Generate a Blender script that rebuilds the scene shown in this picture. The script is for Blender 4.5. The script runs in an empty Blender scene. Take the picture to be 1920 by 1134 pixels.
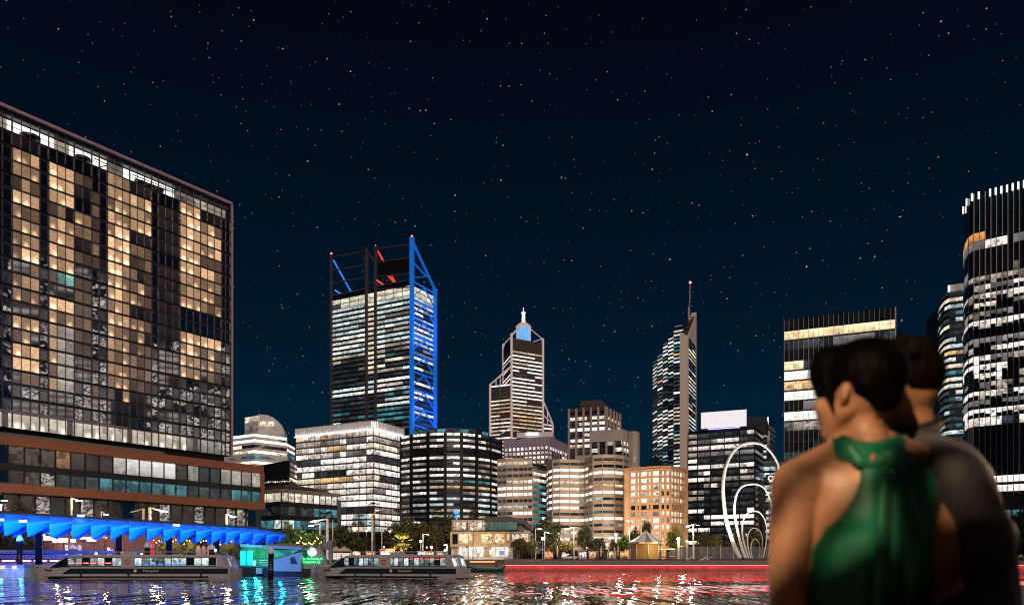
import bpy, bmesh, math, random
from mathutils import Vector, Matrix, Euler
R = math.radians
scene = bpy.context.scene
COL = scene.collection

# ------------------------------------------------------------------ camera, sky, sun, exposure
F, HX, HY, CZ = 1500.0, 960.0, 1056.0, 2.1        # focal length and horizon in pixels of the 1920 px photograph; eye height above the water
cam_d = bpy.data.cameras.new('camera')
cam = bpy.data.objects.new('camera', cam_d)
COL.objects.link(cam)
cam.location = (0, 0, CZ)
cam.rotation_euler = (R(90), 0, 0)
cam_d.sensor_width = 36
cam_d.lens = 36 * F / 1920
cam_d.shift_y = (HY - 567) / 1920
cam_d.clip_start, cam_d.clip_end = 0.1, 6000
cam_d.dof.use_dof = True
cam_d.dof.focus_distance = 300
cam_d.dof.aperture_fstop = 2.3
scene.camera = cam

world = bpy.data.worlds.new('World')
scene.world = world
world.use_nodes = True
wt = world.node_tree
wt.nodes.clear()
def wn(t, **k):
    n = wt.nodes.new(t)
    for a, b in k.items():
        setattr(n, a, b)
    return n
w_out = wn('ShaderNodeOutputWorld'); w_bg = wn('ShaderNodeBackground')
w_tc = wn('ShaderNodeTexCoord'); w_sep = wn('ShaderNodeSeparateXYZ')
w_ramp = wn('ShaderNodeValToRGB')
wt.links.new(w_tc.outputs['Generated'], w_sep.inputs[0])
wt.links.new(w_sep.outputs['Z'], w_ramp.inputs[0])
cr = w_ramp.color_ramp
cr.elements[0].position, cr.elements[0].color = 0.0, (0.0010, 0.020, 0.046, 1)
cr.elements[1].position, cr.elements[1].color = 1.0, (0.0010, 0.0016, 0.0050, 1)
for p, c in ((0.14, (0.0007, 0.0150, 0.0345)), (0.28, (0.0005, 0.0085, 0.0210)), (0.42, (0.0006, 0.0046, 0.0125)), (0.56, (0.0010, 0.0020, 0.0065))):
    e = cr.elements.new(p); e.color = (*c, 1)
def star_layer(scale, size, keep, gain):
    vo = wn('ShaderNodeTexVoronoi'); vo.inputs['Scale'].default_value = scale
    wt.links.new(w_tc.outputs['Generated'], vo.inputs['Vector'])
    mr = wn('ShaderNodeMapRange'); mr.inputs['From Min'].default_value = size; mr.inputs['From Max'].default_value = size * .35
    wt.links.new(vo.outputs['Distance'], mr.inputs['Value'])
    sc = wn('ShaderNodeSeparateColor'); wt.links.new(vo.outputs['Color'], sc.inputs[0])
    gt = wn('ShaderNodeMath', operation='LESS_THAN'); gt.inputs[1].default_value = keep
    wt.links.new(sc.outputs[0], gt.inputs[0])
    pw = wn('ShaderNodeMath', operation='POWER'); pw.inputs[1].default_value = 3.6
    wt.links.new(sc.outputs[1], pw.inputs[0])
    m0 = wn('ShaderNodeMath', operation='MULTIPLY_ADD'); m0.inputs[1].default_value = gain; m0.inputs[2].default_value = gain * .16
    wt.links.new(pw.outputs[0], m0.inputs[0])
    m1 = wn('ShaderNodeMath', operation='MULTIPLY'); wt.links.new(mr.outputs[0], m1.inputs[0]); wt.links.new(gt.outputs[0], m1.inputs[1])
    m2 = wn('ShaderNodeMath', operation='MULTIPLY'); wt.links.new(m1.outputs[0], m2.inputs[0]); wt.links.new(m0.outputs[0], m2.inputs[1])
    tint = wn('ShaderNodeValToRGB'); tint.color_ramp.interpolation = 'CONSTANT'
    tint.color_ramp.elements[0].color = (1, .22, .20, 1); tint.color_ramp.elements[1].position = .22; tint.color_ramp.elements[1].color = (1, .93, .88, 1)
    e = tint.color_ramp.elements.new(.62); e.color = (.58, .76, 1, 1)
    wt.links.new(sc.outputs[2], tint.inputs[0])
    mx = wn('ShaderNodeVectorMath', operation='SCALE'); wt.links.new(tint.outputs[0], mx.inputs[0]); wt.links.new(m2.outputs[0], mx.inputs['Scale'])
    return mx.outputs[0]
add = None
for args in ((150, .105, .62, .75), (62, .052, .5, 1.3), (26, .030, .95, 3.0)):
    s_ = star_layer(*args)
    if add is None:
        add = s_
    else:
        a_ = wn('ShaderNodeVectorMath', operation='ADD'); wt.links.new(add, a_.inputs[0]); wt.links.new(s_, a_.inputs[1]); add = a_.outputs[0]
fin = wn('ShaderNodeVectorMath', operation='ADD')
wt.links.new(w_ramp.outputs[0], fin.inputs[0]); wt.links.new(add, fin.inputs[1])
wt.links.new(fin.outputs[0], w_bg.inputs[0])
w_bg.inputs[1].default_value = 1.0
wt.links.new(w_bg.outputs[0], w_out.inputs[0])

sun_d = bpy.data.lights.new('facade_fill', 'SUN')  # dim warm sun added as fill so the facades can be seen
sun_d.energy, sun_d.angle, sun_d.color = 1.5, R(6), (1.0, .80, .66)
sun = bpy.data.objects.new('facade_fill', sun_d)
COL.objects.link(sun)
sun.rotation_euler = Vector((-.20, .88, -.40)).to_track_quat('-Z', 'Y').to_euler()

vs = scene.view_settings
scene.display_settings.display_device = 'sRGB'
vs.view_transform, vs.look, vs.exposure, vs.gamma, vs.use_curve_mapping = 'Standard', 'None', 0.0, 1.0, False
scene.render.engine = 'CYCLES'
cy = scene.cycles
cy.use_denoising = True
cy.pixel_filter_type = 'BLACKMAN_HARRIS'
cy.filter_width = 1.1
cy.max_bounces, cy.diffuse_bounces, cy.glossy_bounces, cy.transmission_bounces, cy.transparent_max_bounces = 6, 2, 3, 3, 6
cy.sample_clamp_indirect, cy.sample_clamp_direct = 4.0, 0.0
cy.caustics_reflective = cy.caustics_refractive = False

# ------------------------------------------------------------------ helpers
def P(px, py, D):
    """a point of the place seen at a pixel of the photograph, D metres ahead"""
    return Vector(((px - HX) / F * D, D, CZ + (HY - py) / F * D))
def G(px, D):
    return Vector(((px - HX) / F * D, D))
def Z(py, D):
    return CZ + (HY - py) / F * D

def link(o, parent=None):
    COL.objects.link(o)
    if parent is not None:
        o.parent = parent
    return o
def tag(o, label=None, cat=None, group=None, kind=None):
    for k, v in (('label', label), ('category', cat), ('group', group), ('kind', kind)):
        if v:
            o[k] = v
    return o
WL = {}
def thing(name, label, cat, loc=(0, 0, 0), group=None, rz=0.0):
    o = bpy.data.objects.new(name, None)
    o.empty_display_size = .5
    link(o)
    o.location = loc
    o.rotation_euler = (0, 0, rz)
    WL[o.name] = Vector(loc)
    return tag(o, label, cat, group)
def wloc(o):
    if o is None:
        return Vector((0, 0, 0))
    while o.parent is not None:
        o = o.parent
    return WL.get(o.name, Vector((0, 0, 0)))

class MB:
    """collects shapes in world coordinates (or, with local=True at build, in its parent's)"""
    def __init__(s):
        s.v, s.f, s.sm = [], [], []
    def add(s, vs_, fs, smooth=False):
        n = len(s.v)
        s.v += [tuple(p) for p in vs_]
        s.f += [tuple(i + n for i in f) for f in fs]
        s.sm += [smooth] * len(fs)
        return s
    def box(s, c, h, u=None, rot=None):
        """centre c, half sizes h; u = horizontal direction of the first axis"""
        c = Vector(c)
        if rot is not None:
            ax = [rot @ Vector(e) for e in ((1, 0, 0), (0, 1, 0), (0, 0, 1))]
        else:
            a = Vector((u[0], u[1], 0)).normalized() if u is not None else Vector((1, 0, 0))
            ax = [a, Vector((-a.y, a.x, 0)), Vector((0, 0, 1))]
        vs_ = [c + ax[0] * (h[0] * i) + ax[1] * (h[1] * j) + ax[2] * (h[2] * k) for k in (-1, 1) for j in (-1, 1) for i in (-1, 1)]
        return s.add(vs_, [(0, 2, 3, 1), (4, 5, 7, 6), (0, 1, 5, 4), (2, 6, 7, 3), (0, 4, 6, 2), (1, 3, 7, 5)])
    def bar(s, a, b, w, h=None):
        """square bar from a to b"""
        a, b = Vector(a), Vector(b)
        h = h or w
        d = (b - a)
        q = d.to_track_quat('X', 'Z').to_matrix()
        return s.box((a + b) / 2, (d.length / 2, w / 2, h / 2), rot=q)
    def prism(s, pts, z0, z1, tops=None):
        n = len(pts)
        lo = [(p[0], p[1], z0) for p in pts]
        hi = [(p[0], p[1], (tops[i] if tops else z1)) for i, p in enumerate(pts)]
        ar = sum(pts[i][0] * pts[(i + 1) % n][1] - pts[(i + 1) % n][0] * pts[i][1] for i in range(n))
        fs = [tuple(range(n - 1, -1, -1)), tuple(range(n, 2 * n))] + [(i, (i + 1) % n, n + (i + 1) % n, n + i) for i in range(n)]
        if ar < 0:
            fs = [tuple(reversed(f)) for f in fs]
        return s.add(lo + hi, fs)
    def tube(s, path, r, seg=8, caps=True, smooth=True):
        path = [Vector(p) for p in path]
        rs = r if isinstance(r, (list, tuple)) else [r] * len(path)
        vs_, fs = [], []
        prev = None
        for i, p in enumerate(path):
            t = (path[min(i + 1, len(path) - 1)] - path[max(i - 1, 0)])
            if t.length < 1e-9:
                t = Vector((0, 0, 1))
            t.normalize()
            if prev is None:
                a = Vector((0, 1, 0)) if abs(t.y) < .9 else Vector((1, 0, 0))
                nrm = (a - t * a.dot(t)).normalized()
            else:
                nrm = (prev - t * prev.dot(t)).normalized()
            prev = nrm
            bn = t.cross(nrm)
            for k in range(seg):
                th = 2 * math.pi * k / seg
                vs_.append(p + (nrm * math.cos(th) + bn * math.sin(th)) * rs[i])
        for i in range(len(path) - 1):
            for k in range(seg):
                a, b = i * seg + k, i * seg + (k + 1) % seg
                fs.append((a, b, b + seg, a + seg))
        if caps:
            fs.append(tuple(range(seg - 1, -1, -1)))
            fs.append(tuple(range((len(path) - 1) * seg, len(path) * seg)))
        return s.add(vs_, fs, smooth)
    def lathe(s, c, prof, seg=12, smooth=True):
        c = Vector(c)
        return s.tube_rings([[(c.x + r * math.cos(2 * math.pi * k / seg), c.y + r * math.sin(2 * math.pi * k / seg), c.z + z) for k in range(seg)] for r, z in prof], smooth)
    def tube_rings(s, rings, smooth=True, caps=True):
        n = len(rings[0]); vs_ = [p for r in rings for p in r]; fs = []
        for i in range(len(rings) - 1):
            for k in range(n):
                a, b = i * n + k, i * n + (k + 1) % n
                fs.append((a, b, b + n, a + n))
        if caps:
            fs.append(tuple(range(n - 1, -1, -1))); fs.append(tuple(range((len(rings) - 1) * n, len(rings) * n)))
        return s.add(vs_, fs, smooth)
    def ball(s, c, r, seg=12, rings=8, rot=None):
        c = Vector(c)
        rr = r if isinstance(r, (tuple, list)) else (r, r, r)
        out = []
        for i in range(rings + 1):
            ph = -math.pi / 2 + math.pi * i / rings
            ca = max(math.cos(ph), .02)
            ring = []
            for k in range(seg):
                th = 2 * math.pi * k / seg
                q = Vector((rr[0] * ca * math.cos(th), rr[1] * ca * math.sin(th), rr[2] * math.sin(ph)))
                if rot is not None:
                    q = rot @ q
                ring.append(c + q)
            out.append(ring)
        return s.tube_rings(out)
    def capsule(s, a, b, ra, rb, seg=12):
        a, b = Vector(a), Vector(b)
        d = (b - a).normalized()
        path, rs = [], []
        for i in range(5):
            th = math.pi / 2 * (1 - i / 4)
            path.append(a - d * (ra * math.sin(th))); rs.append(max(ra * math.cos(th), ra * .05))
        for i in range(5):
            th = math.pi / 2 * i / 4
            path.append(b + d * (rb * math.sin(th))); rs.append(max(rb * math.cos(th), rb * .05))
        return s.tube(path, rs, seg)
    def mesh(s, name, mat, org=(0, 0, 0)):
        me = bpy.data.meshes.new(name)
        o = Vector(org)
        me.from_pydata([(p[0] - o.x, p[1] - o.y, p[2] - o.z) for p in s.v], [], s.f)
        if any(s.sm):
            me.polygons.foreach_set('use_smooth', s.sm)
        if mat is not None:
            me.materials.append(mat)
        me.update()
        return me
    def build(s, name, mat, parent=None, local=False, at=None):
        if parent is None and at is not None:
            o = bpy.data.objects.new(name, s.mesh(name, mat, at)); o.location = at
            WL[o.name] = Vector(at)
            return link(o)
        org = (0, 0, 0) if local else wloc(parent)
        o = bpy.data.objects.new(name, s.mesh(name, mat, org))
        return link(o, parent)

def struct(name, mb, mat):
    return tag(mb.build(name, mat), kind='structure')

# ------------------------------------------------------------------ materials
def new_mat(name):
    m = bpy.data.materials.new(name)
    m.use_nodes = True
    nt = m.node_tree
    return m, nt, nt.nodes['Principled BSDF']
def N(nt, t, **k):
    n = nt.nodes.new(t)
    for a, b in k.items():
        if a.startswith('i_'):
            n.inputs[a[2:].replace('_', ' ')].default_value = b
        else:
            setattr(n, a, b)
    return n
def mat(name, col, rough=.6, metal=0.0, var=.25, scale=1.5, bump=0.0, spec=.5, rand=.0, bscale=None):
    m, nt, b = new_mat(name)
    b.inputs['Roughness'].default_value = rough
    b.inputs['Metallic'].default_value = metal
    b.inputs['Specular IOR Level'].default_value = spec
    geo = N(nt, 'ShaderNodeNewGeometry')
    no = N(nt, 'ShaderNodeTexNoise', i_Scale=scale, i_Detail=4.0, i_Roughness=.6)
    nt.links.new(geo.outputs['Position'], no.inputs['Vector'])
    mr = N(nt, 'ShaderNodeMapRange', i_From_Min=.3, i_From_Max=.7, i_To_Min=1 - var, i_To_Max=1 + var)
    nt.links.new(no.outputs[0], mr.inputs[0])
    val = mr.outputs[0]
    if rand:
        oi = N(nt, 'ShaderNodeObjectInfo')
        m2 = N(nt, 'ShaderNodeMapRange', i_To_Min=1 - rand, i_To_Max=1 + rand)
        nt.links.new(oi.outputs['Random'], m2.inputs[0])
        mu = N(nt, 'ShaderNodeMath', operation='MULTIPLY')
        nt.links.new(val, mu.inputs[0]); nt.links.new(m2.outputs[0], mu.inputs[1]); val = mu.outputs[0]
    vm = N(nt, 'ShaderNodeVectorMath', operation='SCALE')
    vm.inputs[0].default_value = col
    nt.links.new(val, vm.inputs['Scale'])
    nt.links.new(vm.outputs[0], b.inputs['Base Color'])
    if bump:
        bp = N(nt, 'ShaderNodeBump', i_Strength=bump, i_Distance=.05)
        n2 = N(nt, 'ShaderNodeTexNoise', i_Scale=bscale or scale * 6, i_Detail=3.0)
        nt.links.new(geo.outputs['Position'], n2.inputs['Vector'])
        nt.links.new(n2.outputs[0], bp.inputs['Height'])
        nt.links.new(bp.outputs[0], b.inputs['Normal'])
    return m
def glow(name, col, strength, sample=True):
    """a lamp, screen or lit sign, or a lit part whose light is put into emission"""
    m, nt, b = new_mat(name)
    b.inputs['Base Color'].default_value = (*[min(c, 1) * .5 for c in col], 1)
    b.inputs['Emission Color'].default_value = (*col, 1)
    b.inputs['Emission Strength'].default_value = strength
    if not sample:
        m.cycles.emission_sampling = 'NONE'
    return m
def lit(name, col, strength, rmin=.45, rmax=1.25, cell=1.1, contrast=.75, desk=.35, col2=None, ceil=.3, lamps=False, base=(.02, .022, .025), ior=1.5):
    """a lit room seen through its pane: per-room brightness, patches of furniture and partitions, darker desks, brighter ceiling"""
    m, nt, b = new_mat(name)
    b.inputs['Base Color'].default_value = (*base, 1)
    b.inputs['IOR'].default_value = ior
    b.inputs['Roughness'].default_value = .12 if ior < 2 else .04
    oi = N(nt, 'ShaderNodeObjectInfo')
    geo = N(nt, 'ShaderNodeNewGeometry')
    tc = N(nt, 'ShaderNodeTexCoord')
    sx = N(nt, 'ShaderNodeSeparateXYZ'); nt.links.new(tc.outputs['Object'], sx.inputs[0])
    def M(op, a, b_=None, c=None):
        n = N(nt, 'ShaderNodeMath', operation=op)
        for i, x in enumerate((a, b_, c)):
            if x is None:
                continue
            if isinstance(x, (int, float)):
                n.inputs[i].default_value = x
            else:
                nt.links.new(x, n.inputs[i])
        return n.outputs[0]
    mr = N(nt, 'ShaderNodeMapRange', i_To_Min=rmin, i_To_Max=rmax)
    nt.links.new(oi.outputs['Random'], mr.inputs[0])
    vo = N(nt, 'ShaderNodeTexVoronoi', i_Scale=1 / cell); vo.distance = 'CHEBYCHEV'
    nt.links.new(geo.outputs['Position'], vo.inputs['Vector'])
    sc = N(nt, 'ShaderNodeSeparateColor'); nt.links.new(vo.outputs['Color'], sc.inputs[0])
    pat = M('MULTIPLY_ADD', M('POWER', sc.outputs[0], .6), contrast * 1.35, 1 - contrast)
    # desks in the low part of the pane, ceiling light in the high part
    low = N(nt, 'ShaderNodeMapRange', i_From_Min=-.5, i_From_Max=-.05, i_To_Min=1 - desk, i_To_Max=1.0)
    nt.links.new(sx.outputs['Z'], low.inputs[0])
    hi = N(nt, 'ShaderNodeMapRange', i_From_Min=.1, i_From_Max=.45, i_To_Min=1.0, i_To_Max=1.0 + ceil)
    nt.links.new(sx.outputs['Z'], hi.inputs[0])
    no = N(nt, 'ShaderNodeTexNoise', i_Scale=2.6 / cell, i_Detail=2.0)
    nt.links.new(geo.outputs['Position'], no.inputs['Vector'])
    nz = N(nt, 'ShaderNodeMapRange', i_From_Min=.35, i_From_Max=.65, i_To_Min=1 - contrast * .28, i_To_Max=1 + contrast * .2)
    nt.links.new(no.outputs[0], nz.inputs[0])
    v = M('MULTIPLY', M('MULTIPLY', M('MULTIPLY', mr.outputs[0], pat), M('MULTIPLY', low.outputs[0], hi.outputs[0])), nz.outputs[0])
    if lamps:
        # a bedside lamp glowing through the curtain, low in the room
        dx = M('SUBTRACT', sx.outputs['X'], M('MULTIPLY_ADD', oi.outputs['Random'], .7, -.3))
        dz = M('ADD', sx.outputs['Z'], .42)
        d2 = M('ADD', M('MULTIPLY', dx, M('MULTIPLY', dx, 3.0)), M('MULTIPLY', dz, M('MULTIPLY', dz, 4.5)))
        g = M('POWER', 2.718, M('MULTIPLY', d2, -4.0))
        on = M('GREATER_THAN', M('FRACT', M('MULTIPLY', oi.outputs['Random'], 17.3)), .45)
        v = M('MULTIPLY', v, M('MULTIPLY_ADD', M('MULTIPLY', g, on), 2.6, .8))
    v = M('MULTIPLY', v, strength)
    mc = N(nt, 'ShaderNodeMix', data_type='RGBA')
    mc.inputs[6].default_value = (*col, 1); mc.inputs[7].default_value = (*(col2 or col), 1)
    nt.links.new(sc.outputs[1], mc.inputs[0])
    nt.links.new(mc.outputs[2], b.inputs['Emission Color'])
    nt.links.new(v, b.inputs['Emission Strength'])
    m.cycles.emission_sampling = 'NONE'
    return m
def glass(name, col=(.012, .015, .02), rough=.06, bump=.0, scale=.35, spec=.6, ior=1.5):
    m, nt, b = new_mat(name)
    b.inputs['Base Color'].default_value = (*col, 1)
    b.inputs['Roughness'].default_value = rough
    b.inputs['Specular IOR Level'].default_value = spec
    b.inputs['IOR'].default_value = ior
    geo = N(nt, 'ShaderNodeNewGeometry'); oi = N(nt, 'ShaderNodeObjectInfo')
    ad = N(nt, 'ShaderNodeVectorMath', operation='ADD')
    sca = N(nt, 'ShaderNodeVectorMath', operation='SCALE'); sca.inputs[0].default_value = (37, 53, 71)
    nt.links.new(oi.outputs['Random'], sca.inputs['Scale'])
    nt.links.new(geo.outputs['Position'], ad.inputs[0]); nt.links.new(sca.outputs[0], ad.inputs[1])
    no = N(nt, 'ShaderNodeTexNoise', i_Scale=scale, i_Detail=2.0)
    nt.links.new(ad.outputs[0], no.inputs['Vector'])
    if bump:
        bp = N(nt, 'ShaderNodeBump', i_Strength=bump, i_Distance=.2)
        nt.links.new(no.outputs[0], bp.inputs['Height']); nt.links.new(bp.outputs[0], b.inputs['Normal'])
    m2 = N(nt, 'ShaderNodeMapRange', i_From_Min=.3, i_From_Max=.7, i_To_Min=.5, i_To_Max=1.6)
    nt.links.new(no.outputs[0], m2.inputs[0])
    vm = N(nt, 'ShaderNodeVectorMath', operation='SCALE'); vm.inputs[0].default_value = col
    nt.links.new(m2.outputs[0], vm.inputs['Scale']); nt.links.new(vm.outputs[0], b.inputs['Base Color'])
    return m

M_ = {}
def setup_mats():
    A = M_
    A['dark'] = mat('dark_cladding', (.008, .009, .011), .45, var=.3, scale=.3)
    A['black'] = mat('black_metal', (.006, .006, .007), .4)
    A['hotelframe'] = mat('bronze_frame', (.075, .055, .054), .45)
    A['pinkrail'] = mat('pink_metal', (.42, .26, .23), .45)
    A['terracotta'] = mat('terracotta_band', (.27, .092, .048), .55, var=.12, scale=.6)
    A['white'] = mat('white_paint', (.75, .73, .72), .5, var=.08)
    A['offwhite'] = mat('offwhite_concrete', (.62, .58, .56), .7, var=.22, scale=.25)
    A['fluted'] = mat('fluted_panel', (.84, .83, .82), .7, var=.2, scale=.5)
    A['concrete'] = mat('concrete', (.17, .15, .14), .8, var=.25, scale=.4)
    A['tan'] = mat('tan_precast', (.50, .385, .30), .75, var=.14, scale=.22, rand=.08)
    A['tan2'] = mat('grey_tan_precast', (.40, .325, .275), .75, var=.14, scale=.22, rand=.08)
    A['orange'] = mat('orange_stone', (.56, .33, .18), .75, var=.16, scale=.35, rand=.06)
    A['beige'] = mat('beige_precast', (.50, .42, .36), .75, var=.12, scale=.2)
    A['brown'] = mat('brown_granite', (.085, .055, .050), .5, var=.2, scale=.3)
    A['fin'] = mat('pale_fin', (.44, .34, .32), .6, var=.15)
    A['purple'] = mat('mauve_fin', (.38, .29, .40), .6, var=.15)
    A['greyframe'] = mat('grey_frame', (.065, .055, .06), .5)
    A['slate'] = mat('slate_roof', (.010, .018, .03), .5)
    A['steel'] = mat('galvanised_steel', (.45, .42, .40), .45, .5)
    A['polepaint'] = mat('cream_pole', (.62, .52, .42), .5)
    A['bluelit'] = mat('blue_lit_steel', (.16, .34, .70), .5)  # blue light put into the base colour
    A['timber'] = mat('timber', (.30, .17, .08), .65, var=.3, scale=3)
    A['glass'] = glass('dark_glass', bump=.03)
    A['glass_wob'] = glass('wavy_dark_glass', (.007, .008, .012), .03, .22, .22, spec=.5, ior=4.2)
    A['glass_blue'] = glass('blue_glass', (.006, .018, .028), .08, .05)
    A['glass_pur'] = glass('smoky_glass', (.006, .005, .008), .10, .12, .3, spec=.5, ior=2.4)
    # lit rooms
    A['W'] = lit('white_office', (1, .86, .72), 1.35, col2=(1, .95, .90), contrast=.85)
    A['w'] = lit('dim_white_office', (.95, .82, .70), .42, .25, 1.3, contrast=.85)
    A['C'] = lit('cool_office', (.64, .96, 1), .85, col2=(1, .98, .92), contrast=.9)
    A['Y'] = lit('warm_office', (1, .80, .54), 1.0, col2=(1, .9, .74))
    A['O'] = lit('amber_office', (1, .55, .20), .85, col2=(1, .74, .42))
    A['T'] = lit('teal_office', (.08, .50, .58), .55, .3, 1.2, col2=(.12, .36, .44))
    A['K'] = A['glass']
    A['G'] = lit('grey_blind', (.50, .46, .46), .42, .4, 1.2, cell=2.2, contrast=.4)
    A['A'] = lit('amber_hall', (1, .70, .34), 1.25, .85, 1.2, cell=1.6, contrast=.45, desk=.35, col2=(1, .82, .52))
    A['B'] = lit('plain_bright_strip', (1, .92, .86), 1.35, .8, 1.2, contrast=.35, desk=.1)
    A['k'] = lit('nearly_dark_office', (.5, .7, .8), .05, .1, 1.6, contrast=1.0)
setup_mats()

# ------------------------------------------------------------------ unit boxes that share mesh data
_unit = {}
def unit(mat_, name):
    k = (mat_.name, name)
    if k not in _unit:
        mb = MB().box((0, 0, 0), (.5, .5, .5))
        _unit[k] = mb.mesh(name, mat_)
    return _unit[k]
def ubox(name, mat_, parent, c, u, dims):
    """a box of full size dims = (along u, across, up) centred on the world point c; shares its mesh"""
    o = bpy.data.objects.new(name, unit(mat_, name))
    link(o, parent)
    o.location = Vector(c) - wloc(parent)
    o.rotation_euler = (0, 0, math.atan2(u[1], u[0]))
    o.scale = dims
    return o

def path_at(path):
    L = [0.0]
    for a, b in zip(path, path[1:]):
        L.append(L[-1] + (b - a).length)
    return L
def band_mesh(path, h, t, out, mat_, name):
    """a strip following a path of ground points: height h, thickness t, its face OUT metres in front of the path"""
    n = len(path)
    nor = []
    for i in range(n):
        d = Vector((0, 0))
        if i > 0:
            d += (path[i] - path[i - 1]).normalized()
        if i < n - 1:
            d += (path[i + 1] - path[i]).normalized()
        d.normalize()
        nor.append(Vector((d.y, -d.x)))
    mb = MB()
    rings = []
    for i in range(n):
        a = path[i] + nor[i] * out
        b = path[i] + nor[i] * (out - t)
        rings.append([(a.x, a.y, 0), (a.x, a.y, h), (b.x, b.y, h), (b.x, b.y, 0)])
    mb.tube_rings(rings, smooth=False)
    return mb
def runs(rng, n, p, lo=1, hi=4):
    """n booleans, lit with probability p, in runs"""
    out = []
    while len(out) < n:
        on = rng.random() < p
        out += [on] * rng.randint(lo, hi)
    return out[:n]

def facade(T, path, z0, z1, nf, bays, pick, sp=.38, sp_mat=None, mull=None, mull_w=.25, mull_out=.12, sp_out=.18, pane_t=.25, recess=.0, wname='window', gap=.04,
           wfrac=1.0, sp_name='spandrel', mull_name='mullion', zlim=None, floors=None, mull_every=1, mull_z=None):
    """storeys of panes between spandrels and mullions along a path of ground points (left to right as seen)"""
    h = (z1 - z0) / nf
    sp_mat = sp_mat or M_['dark']
    tl = wloc(T)
    if sp > 0:
        bm_ = band_mesh(path, h * sp, .5, sp_out, sp_mat, sp_name)
        me = bm_.mesh(sp_name, sp_mat, tl)
        for i in (floors or range(nf)):
            o = bpy.data.objects.new(sp_name, me)
            link(o, T)
            o.location.z = z0 + i * h
    k = 0
    if isinstance(bays, int):
        bays = [bays] * (len(path) - 1)
    tot = sum(b if isinstance(b, int) else len(b) - 1 for b in bays)
    for si, (a, b) in enumerate(zip(path, path[1:])):
        d = (b - a); L = d.length; u = d.normalized(); n = Vector((u.y, -u.x))
        fr = [j / bays[si] for j in range(bays[si] + 1)] if isinstance(bays[si], int) else bays[si]
        for j in range(len(fr) - 1):
            s0, s1 = fr[j] * L, fr[j + 1] * L
            for i in (floors or range(nf)):
                zt = z0 + (i + 1) * h
                if zlim is not None and zt > zlim(a + u * ((s0 + s1) / 2)):
                    continue
                key = pick(i, k)
                if key is None:
                    continue
                m = M_[key] if isinstance(key, str) else key
                w = (s1 - s0) * wfrac - gap
                zb = z0 + i * h + h * sp + .03
                c = a + u * ((s0 + s1) / 2) - n * (recess + pane_t / 2)
                ubox(wname, m, T, (c.x, c.y, (zb + zt) / 2), u, (w, pane_t, zt - zb - .03))
            if mull is not None and (j % mull_every == 0):
                c = a + u * s0 + n * (mull_out - .2)
                zt, zb = (mull_z[1], mull_z[0]) if mull_z else (z1, z0)
                if zlim is not None:
                    zt = min(zt, zlim(a + u * s0))
                ubox(mull_name, mull, T, (c.x, c.y, (zb + zt) / 2), u, (mull_w, .4, zt - zb))
            k += 1
        if mull is not None and si == len(path) - 2:
            c = b + n * (mull_out - .2)
            zt, zb = (mull_z[1], mull_z[0]) if mull_z else (z1, z0)
            if zlim is not None:
                zt = min(zt, zlim(b))
            ubox(mull_name, mull, T, (c.x, c.y, (zb + zt) / 2), u, (mull_w, .4, zt - zb))
def inset(path, d):
    out = []
    n = len(path)
    for i in range(n):
        t = Vector((0, 0))
        if i > 0:
            t += (path[i] - path[i - 1]).normalized()
        if i < n - 1:
            t += (path[i + 1] - path[i]).normalized()
        t.normalize()
        out.append(path[i] + Vector((-t.y, t.x)) * d)
    return out
def core(T, path, back, z0, z1, m, ins=.35, name='wall', tops=None):
    """the building's mass behind the facades"""
    p = inset(path, ins)
    pts = list(p) + [Vector(b) for b in back]
    return MB().prism(pts, z0, z1, tops).build(name, m, T)
def rows_pick(spec, seed, bays, lo=1, hi=4):
    """spec: per storey from the TOP, (chance that a pane is lit, letters of the lit kinds, letter of the unlit kind)"""
    rng = random.Random(seed)
    grid = []
    for p, kinds, off in spec:
        on = runs(rng, bays, p, lo, hi)
        ks = []
        while len(ks) < bays:
            ks += [rng.choice(kinds)] * rng.randint(lo, hi + 1)
        grid.append([ks[j] if on[j] else off for j in range(bays)])
    def pick(nf):
        return lambda i, j: grid[min(nf - 1 - i, len(grid) - 1)][j % bays]
    return pick
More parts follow.
